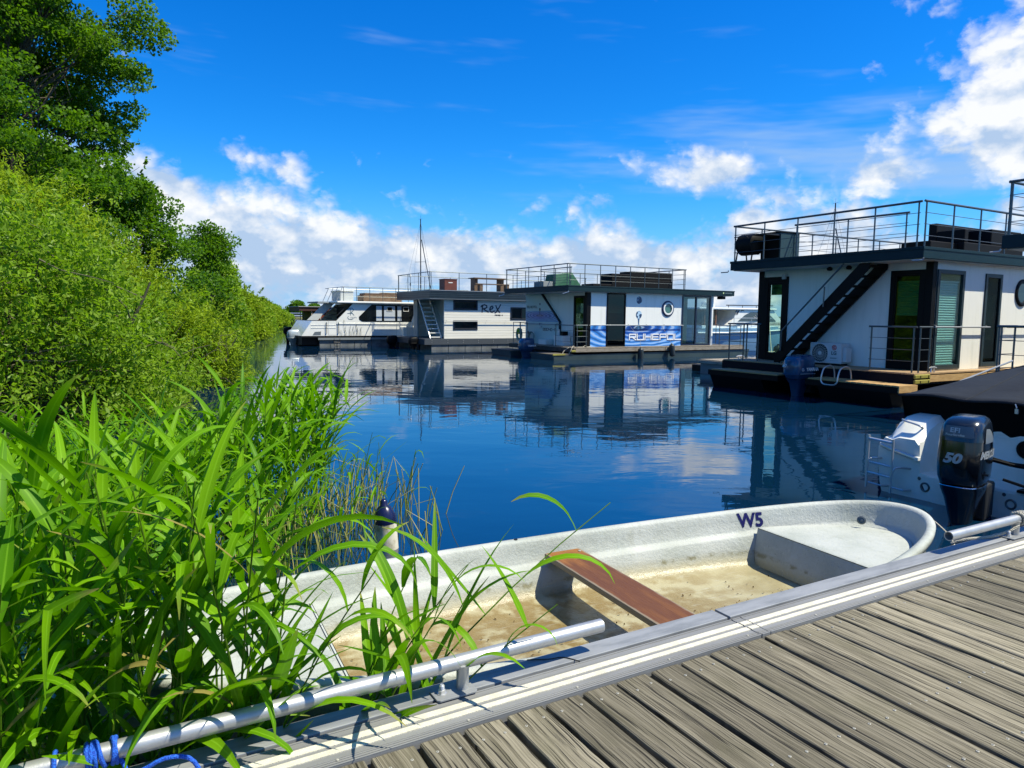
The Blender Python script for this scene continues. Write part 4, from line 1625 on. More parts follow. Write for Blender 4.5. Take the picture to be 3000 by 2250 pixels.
# fittings
for y in (5.10, -0.02):
    MB().tube([(-0.02, y, 2.99), (-0.02, y + 0.02, 2.95), (-0.08, y + 0.20, 2.945)], 0.014, 6).build('drain_spout', STEEL_D if y > 1 else STEEL, H, smooth=True)
mb = MB()
sternF.box(mb, 3.92, 4.02, 2.75, 2.88, 0.0, 0.09)
mb.build('wall_lamp', GREY_AC, H, bevel=0.01)
for y in (2.55, 2.05):
    MB().lathe([(0.03, 0.0), (0.07, -0.03), (0.055, -0.08), (0.02, -0.09)], (0.60, y, 2.974), 12).build('ceiling_lamp', BLACK, H, smooth=True)
# air conditioner
ac = MB().box(0.44, 2.02, 0.72, 0.76, 2.86, 1.20).build('air_conditioner', GREY_AC, H, bevel=0.02)
n_ = 36
mb = MB()
vs, fs = [], []
for rad, d in ((0.235, 0.0), (0.232, 0.014), (0.218, 0.016), (0.214, 0.002)):
    for k in range(n_):
        a = 2 * math.pi * k / n_
        vs.append((0.4395 - d, 2.575 + rad * math.cos(a), 0.955 + rad * math.sin(a)))
for i in range(3):
    for k in range(n_):
        k2 = (k + 1) % n_
        fs.append((i * n_ + k, i * n_ + k2, (i + 1) * n_ + k2, (i + 1) * n_ + k))
mb.add(vs, fs).build('fan_ring', GREY_AC, ac, smooth=True)
MB().lathe([(0.213, 0.0), (0.213, -0.0008)], (0.4385, 2.575, 0.955), 32, 'x').build('fan_opening', mat('fan_dark', (0.035, 0.05, 0.048), 0.6), ac)
mb = MB()
for k in range(22):
    a = 2 * math.pi * k / 22
    pts = []
    for i in range(5):
        r_ = 0.04 + 0.172 * i / 4
        b_ = a + 0.55 * i / 4
        pts.append((0.432, 2.575 + r_ * math.cos(b_), 0.955 + r_ * math.sin(b_)))
    mb.tube(pts, 0.0035, 4)
for r_ in (0.10, 0.16):
    mb.tube([(0.432, 2.575 + r_ * math.cos(2 * math.pi * k / 30), 0.955 + r_ * math.sin(2 * math.pi * k / 30)) for k in range(30)], 0.0025, 4, closed=True)
mb.lathe([(0.045, 0.0), (0.04, -0.012), (0.01, -0.016)], (0.434, 2.575, 0.955), 16, 'x')
mb.build('fan_grille', GREY_AC, ac, smooth=True)
MB().lathe([(0.060, 0.0), (0.060, -0.004)], (0.4385, 2.20, 1.095), 28, 'x').build('logo_disc', mat('logo_red', (0.45, 0.012, 0.03), 0.5), ac)
WL = mat('logo_white', (0.8, 0.8, 0.8), 0.5)
mb = MB()
mb.tube([(0.4335, 2.20 + 0.041 * math.cos(a), 1.095 + 0.041 * math.sin(a)) for a in [R(q) for q in range(75, 361, 15)]], 0.0035, 5)
mb.tube([(0.4335, 2.159, 1.095), (0.4335, 2.195, 1.095)], 0.0035, 5).tube([(0.4335, 2.205, 1.118), (0.4335, 2.205, 1.073), (0.4335, 2.187, 1.073)], 0.0035, 5)
mb.lathe([(0.007, 0), (0.007, -.002)], (0.4345, 2.222, 1.113), 8, 'x')
mb.build('logo_mark', WL, ac)
text('lettering', 'LG', 0.115, mat('ac_grey_print', (0.10, 0.11, 0.11), 0.5), ac, (0.4385, 2.275, 0.93), (0, -1, 0), (0, 0, 1), 0.002, bold=0.004)
mb = MB().box(0.4375, 2.08, 0.86, 0.4395, 2.30, 0.864).box(0.4375, 2.08, 0.79, 0.4395, 2.30, 0.794).box(0.4375, 2.13, 0.84, 0.4395, 2.30, 0.853)
mb.build('print_lines', mat('ac_grey_print', (0.10, 0.11, 0.11), 0.5), ac)
MB().box(0.50, 1.93, 0.76, 0.70, 2.02, 1.10).build('valve_cover', GREY_AC, ac, bevel=0.015)
MB().box(0.46, 2.05, DK, 0.52, 2.82, 0.72).box(0.68, 2.05, DK, 0.74, 2.82, 0.72).build('feet', BLACK, ac)
# outboard and bathing ladder
YB = mat('outboard_blue_grey', (0.018, 0.060, 0.130), 0.22, coat=0.6)
YL = mat('outboard_leg_blue', (0.014, 0.045, 0.095), 0.35)
ob = outboard(H, -0.52, 2.38, 0.93, 1.15, YB, YL)
text('lettering', 'YAMAHA', 0.105, WL, ob, (-0.38, 2.131, 0.585), (1, 0.0, 0.0), (0, 0, 1), 0.002, shear=0.0, bold=0.004, align='CENTER', sx=0.95)
text('power_number', '60', 0.10, WL, ob, (-0.871, 2.56, 0.66), (0, -1, 0), (0, 0, 1), 0.004, shear=0.3, bold=0.003)
mb = MB().tube([(-0.64, 2.131, 0.60), (-0.66, 2.131, 0.60)], 0.002, 4)
mb.tube([(-0.70 + 0.033 * math.cos(a), 2.133, 0.615 + 0.033 * math.sin(a)) for a in [2 * math.pi * k / 20 for k in range(20)]], 0.004, 4, closed=True)
for a in (90, 210, 330):
    mb.tube([(-0.70, 2.132, 0.615), (-0.70 + 0.03 * math.cos(R(a)), 2.132, 0.615 + 0.03 * math.sin(R(a)))], 0.0035, 4)
mb.build('emblem', WL, ob)
MB().box(-0.78, 2.128, 0.515, -0.28, 2.1335, 0.530).build('stripe', mat('silver_stripe', (0.5, 0.55, 0.6), 0.3, 0.5), ob)
mb = MB()
for y in (1.62, 1.22):
    mb.tube(curve_pts([(-0.30, y, 0.46), (-0.34, y, 0.66), (-0.46, y, 0.74), (-0.66, y - 0.0, 0.70), (-0.74, y, 0.56), (-0.76, y, 0.42)], 5), 0.016, 8)
mb.tube(curve_pts([(-0.76, 1.62, 0.42), (-0.77, 1.56, 0.36), (-0.77, 1.42, 0.345), (-0.77, 1.28, 0.36), (-0.76, 1.22, 0.42)], 5), 0.016, 8)
mb.build('bathing_ladder', STEEL, H, smooth=True)


def cleat(parent, x, y, z, rz=0.0, s=1.0):
    c, sn = math.cos(rz), math.sin(rz)
    def q(a, b, h): return (x + (a * c - b * sn) * s, y + (a * sn + b * c) * s, z + h * s)
    mb = MB().tube([q(-.12, 0, .075), q(-.05, 0, .085), q(.05, 0, .085), q(.12, 0, .075)], [0.008 * s, .014 * s, .014 * s, .008 * s], 8)
    for a in (-.035, .035):
        mb.tube([q(a * 1.4, 0, 0), q(a, 0, .08)], [.016 * s, .010 * s], 8)
    return mb.build('cleat', STEEL, parent, smooth=True)


cleat(H, 0.62, 0.02, DK, 0.0, 1.2)
# things on the roof
g_ = thing('barrel_grill', tn(14.188 + 0.30, 8.357 + 4.72, 3.227), TH, 'black barrel grill on the roof terrace, behind the rail corner', 'grill')
MB().lathe([(0.20, 0), (0.27, 0.05), (0.275, 0.52), (0.20, 0.60)], (0, -0.30, 0.42), 18, 'y').build('barrel', HULL_K, g_, smooth=True)
mb = MB()
for a, b in ((-0.2, -0.25), (0.2, -0.25), (-0.2, 0.25), (0.2, 0.25)):
    mb.tube([(a, b, 0), (a * .8, b, 0.22)], 0.02, 6)
mb.build('legs', HULL_K, g_)
MB().box(-0.3, -0.75, 0.60, 0.3, -0.35, 0.63).tube([(-0.28, -0.2, 0.55), (-0.34, -0.2, 0.60), (-0.34, 0.2, 0.60), (-0.28, 0.2, 0.55)], 0.014, 6).build('shelf', DARKMETAL, g_)
c_ = thing('roof_cabinet', tn(14.188 + 0.55, 8.357 + 3.95, 3.227), TH, 'dark teal cabinet on the roof terrace beside the barrel grill', 'cabinet')
MB().box(0, 0, 0, 0.70, 0.62, 0.68).build('body', mat('dark_teal_box', (0.010, 0.040, 0.050), 0.55), c_, bevel=0.008)
MB().box(-0.02, -0.02, 0.681, 0.72, 0.64, 0.71).build('lid', HULL_K, c_, bevel=0.006)
MB().box(-0.008, 0.04, 0.06, -0.0002, 0.58, 0.62).build('door', HULL_K, c_)
sofa(tn(14.188 + 3.3, 8.357 + 1.0, 3.227), [('base', (0, 0, 0, 2.7, 0.85, 0.36)), ('backrest', (0, 0.66, 0.361, 2.7, 0.86, 0.86)), ('armrest', (0, 0.0, 0.361, 0.16, 0.655, 0.66)), ('chaise', (-1.1, 0.15, 0, -0.002, 0.85, 0.34)), ('cover', (1.2, 0.02, 0.362, 2.6, 0.64, 0.74))], 'black rattan sofa group on the roof terrace of the right houseboat')
# ------------------------------------------------------------------ neighbour at the right edge
H4 = boat_root(13.45, 1.52, 'houseboat cut off by the right edge, only its dark roof corner and railings in view')
MB().box(0, 0, 2.99, 10.5, 5.06, 3.22).build('roof', SLATE, H4, bevel=0.006)
MB().box(0.06, 0.06, 2.975, 10.4, 5.0, 2.9895).build('soffit', MATS['soffit_board'], H4)
MB().box(0.95, 0.25, DK, 9.4, 4.80, 2.974).build('wall', WHITE, H4)
MB().box(-0.10, -0.03, 0.44, 10.5, 5.10, 0.648).build('deck_frame', NAVY, H4)
MB().box(-0.11, -0.04, 0.649, 10.5, 5.11, DK).build('deck', DECKWOOD, H4)
MB().box(-0.3, 0.1, -0.4, 10.4, 4.95, 0.438).build('pontoon', HULL_K, H4)
railing(H4, [(0.05, 0.05), (0.05, 5.01), (10.3, 5.01)], 3.222, 0.90, 0.98)
railing(H4, [(0.02, 3.0), (0.02, 5.0)], DK, 0.98, 0.85, top_r=0.022)
railing(H4, [(0.09, 5.05), (0.70, 5.05)], DK, 0.98, 0.6, top_r=0.022)
MB().tube([(0.02, 5.07, 2.99), (0.02, 5.09, 2.95), (-0.05, 5.22, 2.94)], 0.014, 6).build('drain_spout', STEEL, H4, smooth=True)

# ------------------------------------------------------------------ houseboat with the water-drop print
Rb = boat_root(16.03, 23.64, 'white houseboat printed with blue water rings and RUHEPOL lettering', name='houseboat')
dk = 0.50
MB().box(0, 0, 2.775, 9.30, 5.25, 2.985).build('roof', SLATE, Rb, bevel=0.006)
MB().box(-0.012, -0.012, 2.96, 9.312, 5.262, 3.005).build('roof_edge', SLATE, Rb, bevel=0.004)
MB().box(0.06, 0.06, 2.76, 9.2, 5.2, 2.7745).build('soffit', MATS['soffit_board'], Rb)
nF, fF, sF, bF = Face('near', 0.25), Face('far', 4.95), Face('stern', 1.12), Face('bow', 8.14)
wall(Rb, nF, 1.30, 8.14, dk, 2.76, [(2.12, 3.12, 0.49, 2.755), (6.31, 8.07, 0.49, 2.755)], WHITE)
wall(Rb, sF, 0.41, 5.10, dk, 2.76, [(0.405, 1.19, dk - .01, 2.62)], WHITE)
wall(Rb, fF, 1.12, 8.14, dk, 2.76, [(3.0, 5.0, 1.2, 2.4), (6.3, 8.0, .6, 2.6)], WHITE)
wall(Rb, bF, 0.36, 4.84, dk, 2.76, [(0.5, 4.4, 0.6, 2.65)], WHITE)
MB().box(1.10, 0.238, dk, 1.30, 0.41, 2.758).build('corner_post', BLACK, Rb)
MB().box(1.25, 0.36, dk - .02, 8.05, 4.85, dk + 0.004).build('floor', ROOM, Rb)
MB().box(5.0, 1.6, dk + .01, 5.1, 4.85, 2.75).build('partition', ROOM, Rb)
MB().box(5.6, 1.2, dk + .01, 6.6, 1.8, 1.3).build('kitchen_unit', mat('dark_unit', (0.05, 0.06, 0.09), 0.5), Rb)
window(Rb, nF, 2.12, 3.12, 0.50, 2.755, 0.06, BLACK, GLASS_D, (2.20, 3.04, 1.95, 2.66), pleat=0.06)
w2 = window(Rb, nF, 6.31, 8.07, 0.50, 2.755, 0.07, mat('blue_black_frame', (0.006, 0.010, 0.030), 0.35), glass_mat('clear_glass', (0.62, 0.74, 0.76), 0.5, 0.06), None)
mb = MB()
nF.box(mb, 7.12, 7.20, 0.57, 2.685, -0.05, 0.027)
mb.build('mullion', MATS['blue_black_frame'], w2)
mb = MB()
vs, fs = [], []
for i in range(15):
    u = 6.40 + 0.024 * i
    d = -0.10 - 0.035 * (i % 2)
    vs += [nF.pt(u, 0.6, d), nF.pt(u, 2.66, d)]
for i in range(14):
    fs.append((2 * i, 2 * i + 1, 2 * i + 3, 2 * i + 2))
mb.add(vs, fs).build('curtain', CURTAIN, w2, smooth=False)
window(Rb, sF, 0.405, 1.19, dk + .003, 2.62, 0.08, BLACK, GLASS_D, None, name='door', bottom=0.12)
MB().box(8.13, 0.22, dk, 8.22, 0.30, 2.758).build('corner_trim', WHITE, Rb)
porthole(Rb, nF, 5.48, 2.14, 0.35, mat('white_blue_rim', (0.015, 0.02, 0.07), 0.3), mat('green_glass', (0.05, 0.16, 0.14), 0.05, spec=0.9))
mb = MB()
n_ = 28
vs, fs = [], []
for rad, d in ((0.205, 0.046), (0.21, 0.052), (0.275, 0.052), (0.28, 0.040)):
    for k in range(n_):
        a = 2 * math.pi * k / n_
        vs.append(nF.pt(5.48 + rad * math.cos(a), 2.14 + rad * math.sin(a), d))
for i in range(3):
    for k in range(n_):
        fs.append((i * n_ + k, i * n_ + (k + 1) % n_, (i + 1) * n_ + (k + 1) % n_, (i + 1) * n_ + k))
mb.add(vs, fs).build('porthole_ring', GELCOAT, Rb, smooth=True)
PR = print_material('water_ring_print', 3.85, 1.30, 'x', (0.05, 0.26, 0.70), (0.008, 0.11, 0.50), 9.5, 0.95, 0.24, (0.004, 0.020, 0.13), 0.5)
for a, b in ((1.305, 2.115), (3.125, 6.305)):
    mb = MB()
    nF.box(mb, a, b, 0.505, 1.40, 0.001, 0.004)
    mb.build('printed_panel', PR, Rb)
# splash column and drops
DP = mat('drop_print', (0.012, 0.045, 0.12), 0.3, col2=(0.45, 0.62, 0.75), nscale=4.0, lo=0.48, hi=0.56)
def disc(face, u, z, ru, rz, d=0.006, n=20, d0=0.001):
    return face.poly(MB(), [(u + ru * math.cos(2 * math.pi * k / n), z + rz * math.sin(2 * math.pi * k / n)) for k in range(n)], d0, d)
disc(nF, 3.85, 2.48, 0.15, 0.16).build('drop_print', DP, Rb)
disc(nF, 3.855, 1.86, 0.16, 0.17).build('drop_print', DP, Rb)
nF.poly(MB(), [(3.80, 1.70), (3.91, 1.70), (3.885, 1.62), (3.875, 1.48), (3.93, 1.38), (4.10, 1.26), (3.86, 1.20), (3.62, 1.26), (3.79, 1.38), (3.83, 1.48), (3.82, 1.62)], 0.0045, 0.008).build('splash_print', mat('splash_print', (0.010, 0.03, 0.09), 0.35, col2=(0.10, 0.25, 0.45), nscale=9), Rb)
mb = MB()
strokes(mb, stroke_text('RUHEPOL', 0.235, 0.345, 0.083), nF.pt(3.36, 0.785, 0.012), (1, 0, 0), (0, 0, 1), 0.050, 0.006)
mb.build('lettering', mat('white_print', (0.85, 0.86, 0.86), 0.4), Rb)
mb = MB()
strokes(mb, stroke_text('RUHEPOL', 0.235, 0.345, 0.083), nF.pt(3.385, 0.76, 0.005), (1, 0, 0), (0, 0, 1), 0.056, 0.004)
mb.build('lettering_shadow_print', mat('dark_blue_print', (0.01, 0.04, 0.15), 0.4), Rb)
hand_rail(Rb, nF, 1.2, 6.35, 1.41)
# stern wall: printed panel with the slanting stair cheek
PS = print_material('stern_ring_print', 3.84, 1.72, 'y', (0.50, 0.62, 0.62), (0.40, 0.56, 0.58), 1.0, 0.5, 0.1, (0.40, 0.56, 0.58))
PNL = mat('shade_tinted_white', (0.48, 0.66, 0.63), 0.35)  # white stern panel; its shade is put into the teal base colour
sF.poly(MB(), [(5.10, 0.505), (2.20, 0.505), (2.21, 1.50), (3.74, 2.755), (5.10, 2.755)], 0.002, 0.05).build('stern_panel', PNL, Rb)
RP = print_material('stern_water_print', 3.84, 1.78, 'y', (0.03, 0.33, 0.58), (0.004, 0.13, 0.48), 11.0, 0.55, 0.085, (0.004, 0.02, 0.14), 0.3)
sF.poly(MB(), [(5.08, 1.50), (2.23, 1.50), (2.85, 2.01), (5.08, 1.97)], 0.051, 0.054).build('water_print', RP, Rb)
MB().add(*(lambda q: (q.v, q.f))(sF.poly(MB(), [(2.205, 0.505), (2.15, 0.505), (2.16, 1.53), (3.70, 2.80), (3.74, 2.755), (2.21, 1.50)], 0.001, 0.09))).build('panel_edge', SLATE, Rb)
ST = mat('dark_print', (0.01, 0.015, 0.03), 0.5)
mb = MB()
strokes(mb, stroke_text('RUHEPOL', 0.09, 0.10, 0.035), sF.pt(4.97, 2.13, 0.055), (0, -1, 0), (0, 0, 1), 0.016, 0.004)
mb.build('lettering', ST, Rb)
mb = MB()
strokes(mb, stroke_text('99040-A', 0.11, 0.115, 0.045), sF.pt(3.55, 1.11, 0.055), (0, -1, 0), (0, 0, 1), 0.020, 0.004)
mb.build('registration', ST, Rb)
for z, r_ in ((2.30, 0.045), (2.06, 0.06), (1.40, 0.04)):
    disc(sF, 3.84, z, r_, r_ * 1.15, 0.058, d0=0.0545).build('drop_print', ST, Rb)
disc(sF, 4.85, 1.0, 0.05, 0.07, 0.058, d0=0.0515).build('drop_print', ST, Rb)
mb = MB()
sF.box(mb, 3.82, 3.86, 1.82, 2.0, 0.0545, 0.058)
mb.build('splash_print', ST, Rb)
MB().lathe([(0.05, 0), (0.06, -0.06), (0.03, -0.10)], (1.065, 3.72, 1.27), 14, 'x').build('wall_lamp', GELCOAT, Rb, smooth=True)
MB().tube([(1.06, 4.35, 0.86), (1.06, 4.35, 1.04)], 0.035, 8).build('wall_vent', WHITE, Rb)
hand_rail(Rb, Face('stern', 1.07), 2.3, 5.05, 1.40)
for (a, b, c, d, nm) in ((2.70, 3.30, 0.505, 0.73, 'storage_box'), (1.28, 2.05, 0.505, 0.62, 'storage_box'), (1.35, 2.05, 0.621, 0.94, 'side_locker')):
    mb = MB()
    sF.box(mb, a, b, c, d, 0.06, 0.45)
    mb.build(nm, WHITE, Rb, bevel=0.015)
MB().box(0.72, 1.40, 0.945, 0.98, 1.62, 1.12).build('coffee_machine', BLACK, Rb, bevel=0.01)
MB().cyl((0.85, 1.92, 0.941), (0.85, 1.92, 1.20), 0.045, 12).build('bottle', GELCOAT, Rb, smooth=True)
# deck, hull
MB().box(0.28, -0.05, 0.30, 10.0, 5.28, 0.476).build('deck_frame', mat('old_deck_frame', (0.05, 0.045, 0.038), 0.8, col2=(0.09, 0.075, 0.06), nscale=5), Rb)
deck_boards(Rb, 0.27, 1.10, -0.05, 5.28, dk - 0.002, GREYWOOD, along='x')
MB().box(1.10, -0.05, 0.477, 10.0, 0.24, dk - 0.002).build('side_deck', GREYWOOD, Rb)
MB().box(0.36, -0.085, 0.315, 5.1, -0.051, 0.455).build('rub_board', GREYWOOD, Rb)
MB().box(5.13, -0.085, 0.315, 10.0, -0.051, 0.455).build('rub_board', GREYWOOD, Rb)
MB().box(0.14, -0.10, 0.315, 0.355, -0.045, 0.40).build('corner_bumper', YELLOW, Rb, bevel=0.015)
MB().hexa([(-0.55, 0.0, -0.4), (10.2, 0.0, -0.4), (10.2, 1.7, -0.4), (-0.55, 1.7, -0.4)], [(-0.68, -0.03, 0.20), (10.4, -0.03, 0.298), (10.4, 1.75, 0.298), (-0.68, 1.75, 0.20)]).build('pontoon', HULL_G, Rb)
MB().hexa([(-0.55, 3.5, -0.4), (10.2, 3.5, -0.4), (10.2, 5.2, -0.4), (-0.55, 5.2, -0.4)], [(-0.68, 3.45, 0.20), (10.4, 3.45, 0.298), (10.4, 5.24, 0.298), (-0.68, 5.24, 0.20)]).build('pontoon', HULL_G, Rb)
MB().box(0.4, 1.8, 0.05, 10, 3.4, 0.29).build('under_deck', HULL_K, Rb)
for a, b in ((-0.03, 1.75), (3.45, 5.24)):
    MB().box(-0.70, a, 0.202, 0.275, b, 0.245).build('stern_platform', mat('platform_top', (0.10, 0.085, 0.065), 0.8), Rb)
MB().box(-0.72, -0.055, 0.19, -0.12, -0.031, 0.262).build('corner_bumper', YELLOW, Rb, bevel=0.01)
railing(Rb, [(6.3, 0.05), (0.05, 0.05)], 3.005, 0.86, 0.785, top_r=0.022, post_r=0.017)
railing(Rb, [(0.05, 0.13), (0.05, 5.2), (6.3, 5.2), (6.3, 0.13)], 3.005, 0.86, 1.0, top_r=0.022, post_r=0.017)
railing(Rb, [(1.3, 1.7), (1.3, 4.2)], 3.005, 0.86, 1.25, top_r=0.022, post_r=0.017)
railing(Rb, [(0.36, 0.02), (0.36, 1.45)], dk, 0.90, 1.25, top_r=0.022)
railing(Rb, [(0.42, -0.02), (0.95, -0.02)], dk, 0.90, 0.5, top_r=0.022)
railing(Rb, [(8.4, 0.0), (9.85, 0.0), (9.85, 4.8)], dk, 0.90, 1.4, top_r=0.022)
ob = outboard(Rb, -0.36, 2.62, 0.80, 1.15, YB, YL)
text('lettering', 'YAMAHA', 0.10, WL, ob, (-0.22, 2.37, 0.45), (1, 0, 0), (0, 0, 1), 0.002, bold=0.003, align='CENTER')
for y in (5.28, -0.03):
    MB().tube([(-0.01, y, 2.775), (-0.02, y, 2.73), (-0.20, y + 0.14, 2.66)], 0.016, 6).build('drain_spout', STEEL, Rb, smooth=True)
# the makers' print on the fascia end, lamp under it
mb = MB().box(8.55, -0.0155, 2.86, 8.62, -0.013, 2.93)
mb.build('maker_mark', mat('pale_green_print', (0.45, 0.6, 0.3), 0.5), Rb)
mb = MB()
for k in range(8):
    mb.box(8.70 + k * 0.055, -0.0152, 2.868 + 0.004 * (k % 3), 8.738 + k * 0.055, -0.0128, 2.925 - 0.006 * (k % 2))
mb.build('faint_maker_print', mat('faint_print', (0.12, 0.17, 0.18), 0.5), Rb)
MB().box(8.60, 0.10, 2.62, 8.85, 0.40, 2.75).build('flood_lamp', BLACK, Rb, bevel=0.02)
# a second printed registration of the frame at the stern: hose reel rack
hrk = thing('hose_rack', tn(16.03 + 0.45, 23.64 + 5.05, dk), TH, 'steel rack with a coiled green hose at the stern of the printed houseboat', 'hose')
mb = MB()
for (a, b) in ((0, -0.55), (0, 0.12), (0.35, -0.55), (0.35, 0.12)):
    mb.tube([(a, b, 0), (a, b, 0.96)], 0.016, 6)
for z in (0.96, 0.48, 0.2):
    mb.tube([(0, -0.55, z), (0, 0.12, z), (0.35, 0.12, z), (0.35, -0.55, z)], 0.014, 6, closed=True)
mb.build('rack', STEEL_D, hrk)
mb = MB()
for j in range(4):
    for i in range(2):
        mb.tube([(0.10 + 0.05 * i, -0.2 + (0.24 - 0.03 * j) * math.cos(2 * math.pi * k / 20), 0.40 + (0.30 - 0.03 * j) * math.sin(2 * math.pi * k / 20)) for k in range(20)], 0.016, 5, closed=True)
mb.build('hose_coil', mat('pale_hose', (0.42, 0.50, 0.36), 0.5), hrk, smooth=True)
MB().box(0.02, -0.30, 0.42, 0.24, -0.12, 0.66).build('hose_fitting', mat('lime_cloth', (0.26, 0.36, 0.02), 0.7), hrk, bevel=0.03)
mb = MB()
for j in range(3):
    mb.tube([(0.5 + 0.02 * j, -0.65 + (0.25 - .02 * j) * math.cos(2 * math.pi * k / 18), 0.10 + 0.22 + (0.22 - .02 * j) * math.sin(2 * math.pi * k / 18)) for k in range(18)], 0.014, 5, closed=True)
mb.build('spare_coil', mat('teal_cord', (0.10, 0.20, 0.20), 0.6), hrk, smooth=True)
ln = MB()
ln.tube(curve_pts([(0.40, 0.05, dk + .03), (0.24, -0.04, dk + .05), (0.10, -0.09, 0.36), (0.02, 0.05, 0.16), (-0.05, 0.22, 0.14), (0.02, 0.30, 0.33), (0.30, 0.22, dk + .03)], 6), 0.014, 6)
ln.tube(curve_pts([(0.45, 0.03, dk + .02), (0.75, -0.02, dk + .02), (0.9, 0.06, dk + .06), (1.05, 0.0, dk + .02), (1.20, 0.05, dk + .05)], 6), 0.013, 6)
lo = ln.build('mooring_line', HEMP, None, smooth=True)
lo.location = tn(16.03, 23.64)
lo.rotation_euler = (0, 0, TH)
tag(lo, 'pale mooring line lying in loops on the stern corner of the printed houseboat', 'rope')
for x, lab in ((3.60, 'black fender hanging under the letters of the printed houseboat, the left of two'), (5.40, 'black fender hanging below the porthole of the printed houseboat')):
    z0 = -0.10 if x < 4 else 0.05
    f = fender(tn(16.03 + x, 23.64 - 0.24, z0), 0.56, 0.125, FEND, lab, tilt=(0.0, 0.0 if x < 4 else -0.10, 0), group='black fenders of the printed houseboat')
    MB().tube([(0, 0, 0.58), (-0.02 if x < 4 else 0.0, 0.05, 0.95), (-0.45 * math.cos(TH) - 0.1, 0.15, 1.41 - z0)] if x < 4 else [(0, 0, 0.58), (-0.12, 0.12, 0.95), (-0.35, 0.2, 1.41 - z0)], 0.006, 5).build('lanyard', HEMP, f)
sofa(tn(16.03 + 2.75, 23.64 + 0.75, 3.006), [('base', (0, 0, 0, 3.4, 0.85, 0.38)), ('backrest', (0, 0.02, 0.381, 1.05, 0.84, 0.60)), ('tall_backrest', (1.052, 0.02, 0.381, 3.4, 0.84, 0.73)), ('chaise', (-1.0, 0.0, 0, -0.002, 0.85, 0.14))], 'black rattan sofa on the roof terrace of the printed houseboat')
gc = thing('covered_table', tn(16.03 + 1.25, 23.64 + 2.9, 3.006), TH, 'garden table under a pointed green tarpaulin on the roof terrace', 'covered table')
GT = mat('green_tarpaulin', (0.012, 0.085, 0.040), 0.6, col2=(0.02, 0.12, 0.055), nscale=5)
MB().hexa([(0, 0, 0), (1.55, 0, 0), (1.55, 1.0, 0), (0, 1.0, 0)], [(0.10, 0.10, 0.62), (0.95, 0.05, 0.72), (0.95, 0.95, 0.72), (0.10, 0.90, 0.62)]).build('tarpaulin', GT, gc, bevel=0.03)
MB().box(-0.55, 0.1, 0, -0.05, 0.9, 0.28).build('low_box', mat('grey_box', (0.25, 0.27, 0.26), 0.7), gc, bevel=0.02)

# ------------------------------------------------------------------ houseboat lettered Rex
def board_material():
    m = bpy.data.materials.new('cream_cladding')
    m.use_nodes = True
    nt = m.node_tree
    b = nt.nodes['Principled BSDF']
    b.inputs['Roughness'].default_value = 0.55
    tcn = nt.nodes.new('ShaderNodeTexCoord')
    x, y, z = sep(nt, Ex(nt, tcn.outputs['Object']))
    fr = (z * (1 / 0.135)).f('FRACT')
    ln_ = fr.smooth(0.0, 0.10) * (1.0 - fr.smooth(0.93, 1.0))
    n1 = noise(nt, comb(nt, x * 0.4, y * 0.4, z * 5.0), 3.0, 3.0, 0.5)
    c = mixc(nt, n1.smooth(0.3, 0.8), (0.80, 0.775, 0.68), (0.72, 0.70, 0.61))
    c = mixc(nt, (1.0 - ln_) * 0.45, c, (0.40, 0.38, 0.33))
    link(nt, c, b.inputs['Base Color'])
    bp = nt.nodes.new('ShaderNodeBump')
    bp.inputs['Distance'].default_value = 0.012
    link(nt, ln_, bp.inputs['Height'])
    nt.links.new(bp.outputs[0], b.inputs['Normal'])
    return m


CREAM = board_material()
X = boat_root(14.07, 33.08, 'cream clad houseboat lettered Rex with a white ladder stair at its stern')
FASC = mat('ribbed_dark_fascia', (0.016, 0.030, 0.040), 0.4, col2=(0.022, 0.038, 0.048), nscale=3)
MB().box(0, 0, 2.585, 9.8, 4.70, 2.985).build('roof', FASC, X, bevel=0.006)
for z in (2.68, 2.78, 2.88):
    MB().box(-0.006, -0.006, z, 9.8, 4.706, z + 0.012).build('fascia_rib', BLACK, X)
MB().box(-0.02, -0.02, 2.9855, 9.82, 4.72, 3.022).box(-0.015, -0.015, 2.565, 9.81, 4.715, 2.584).build('roof_trim', SATIN, X)
xN, xF, xS = Face('near', 0.25), Face('far', 4.45), Face('stern', 0.90)
holes = [(1.41, 2.81, 2.03, 2.54), (1.41, 2.81, 1.00, 1.49), (4.80, 6.2, 1.54, 2.22)]
wall(X, xN, 0.90, 9.4, 0.55, 2.565, holes, CREAM)
wall(X, xF, 0.90, 9.4, 0.55, 2.565, [], CREAM)
wall(X, Face('bow', 9.4), 0.34, 4.36, 0.55, 2.565, [], CREAM)
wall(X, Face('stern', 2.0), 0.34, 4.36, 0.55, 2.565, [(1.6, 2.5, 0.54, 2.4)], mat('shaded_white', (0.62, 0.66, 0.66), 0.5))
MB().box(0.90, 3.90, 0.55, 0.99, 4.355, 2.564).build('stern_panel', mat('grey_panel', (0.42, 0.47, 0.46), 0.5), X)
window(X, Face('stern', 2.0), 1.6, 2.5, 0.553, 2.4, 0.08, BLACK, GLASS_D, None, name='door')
for h_ in holes:
    w = window(X, xN, *h_, 0.06, mat('navy_frame', (0.006, 0.012, 0.022), 0.4), GLASS_D, None, sash=0.03)
    if h_[0] < 2:
        mb = MB()
        for k in range(7):
            xN.box(mb, h_[0] + 0.1, h_[1] - 0.1, h_[2] + 0.09 + k * 0.05, h_[2] + 0.115 + k * 0.05, -0.05, -0.03)
        mb.build('louvre', NAVY, w)
    else:
        mb = MB()
        xN.box(mb, 5.45, 5.50, 1.60, 2.16, -0.03, 0.02)
        mb.build('mullion', NAVY, w)
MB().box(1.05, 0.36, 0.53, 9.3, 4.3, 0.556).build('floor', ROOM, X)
mb = MB()
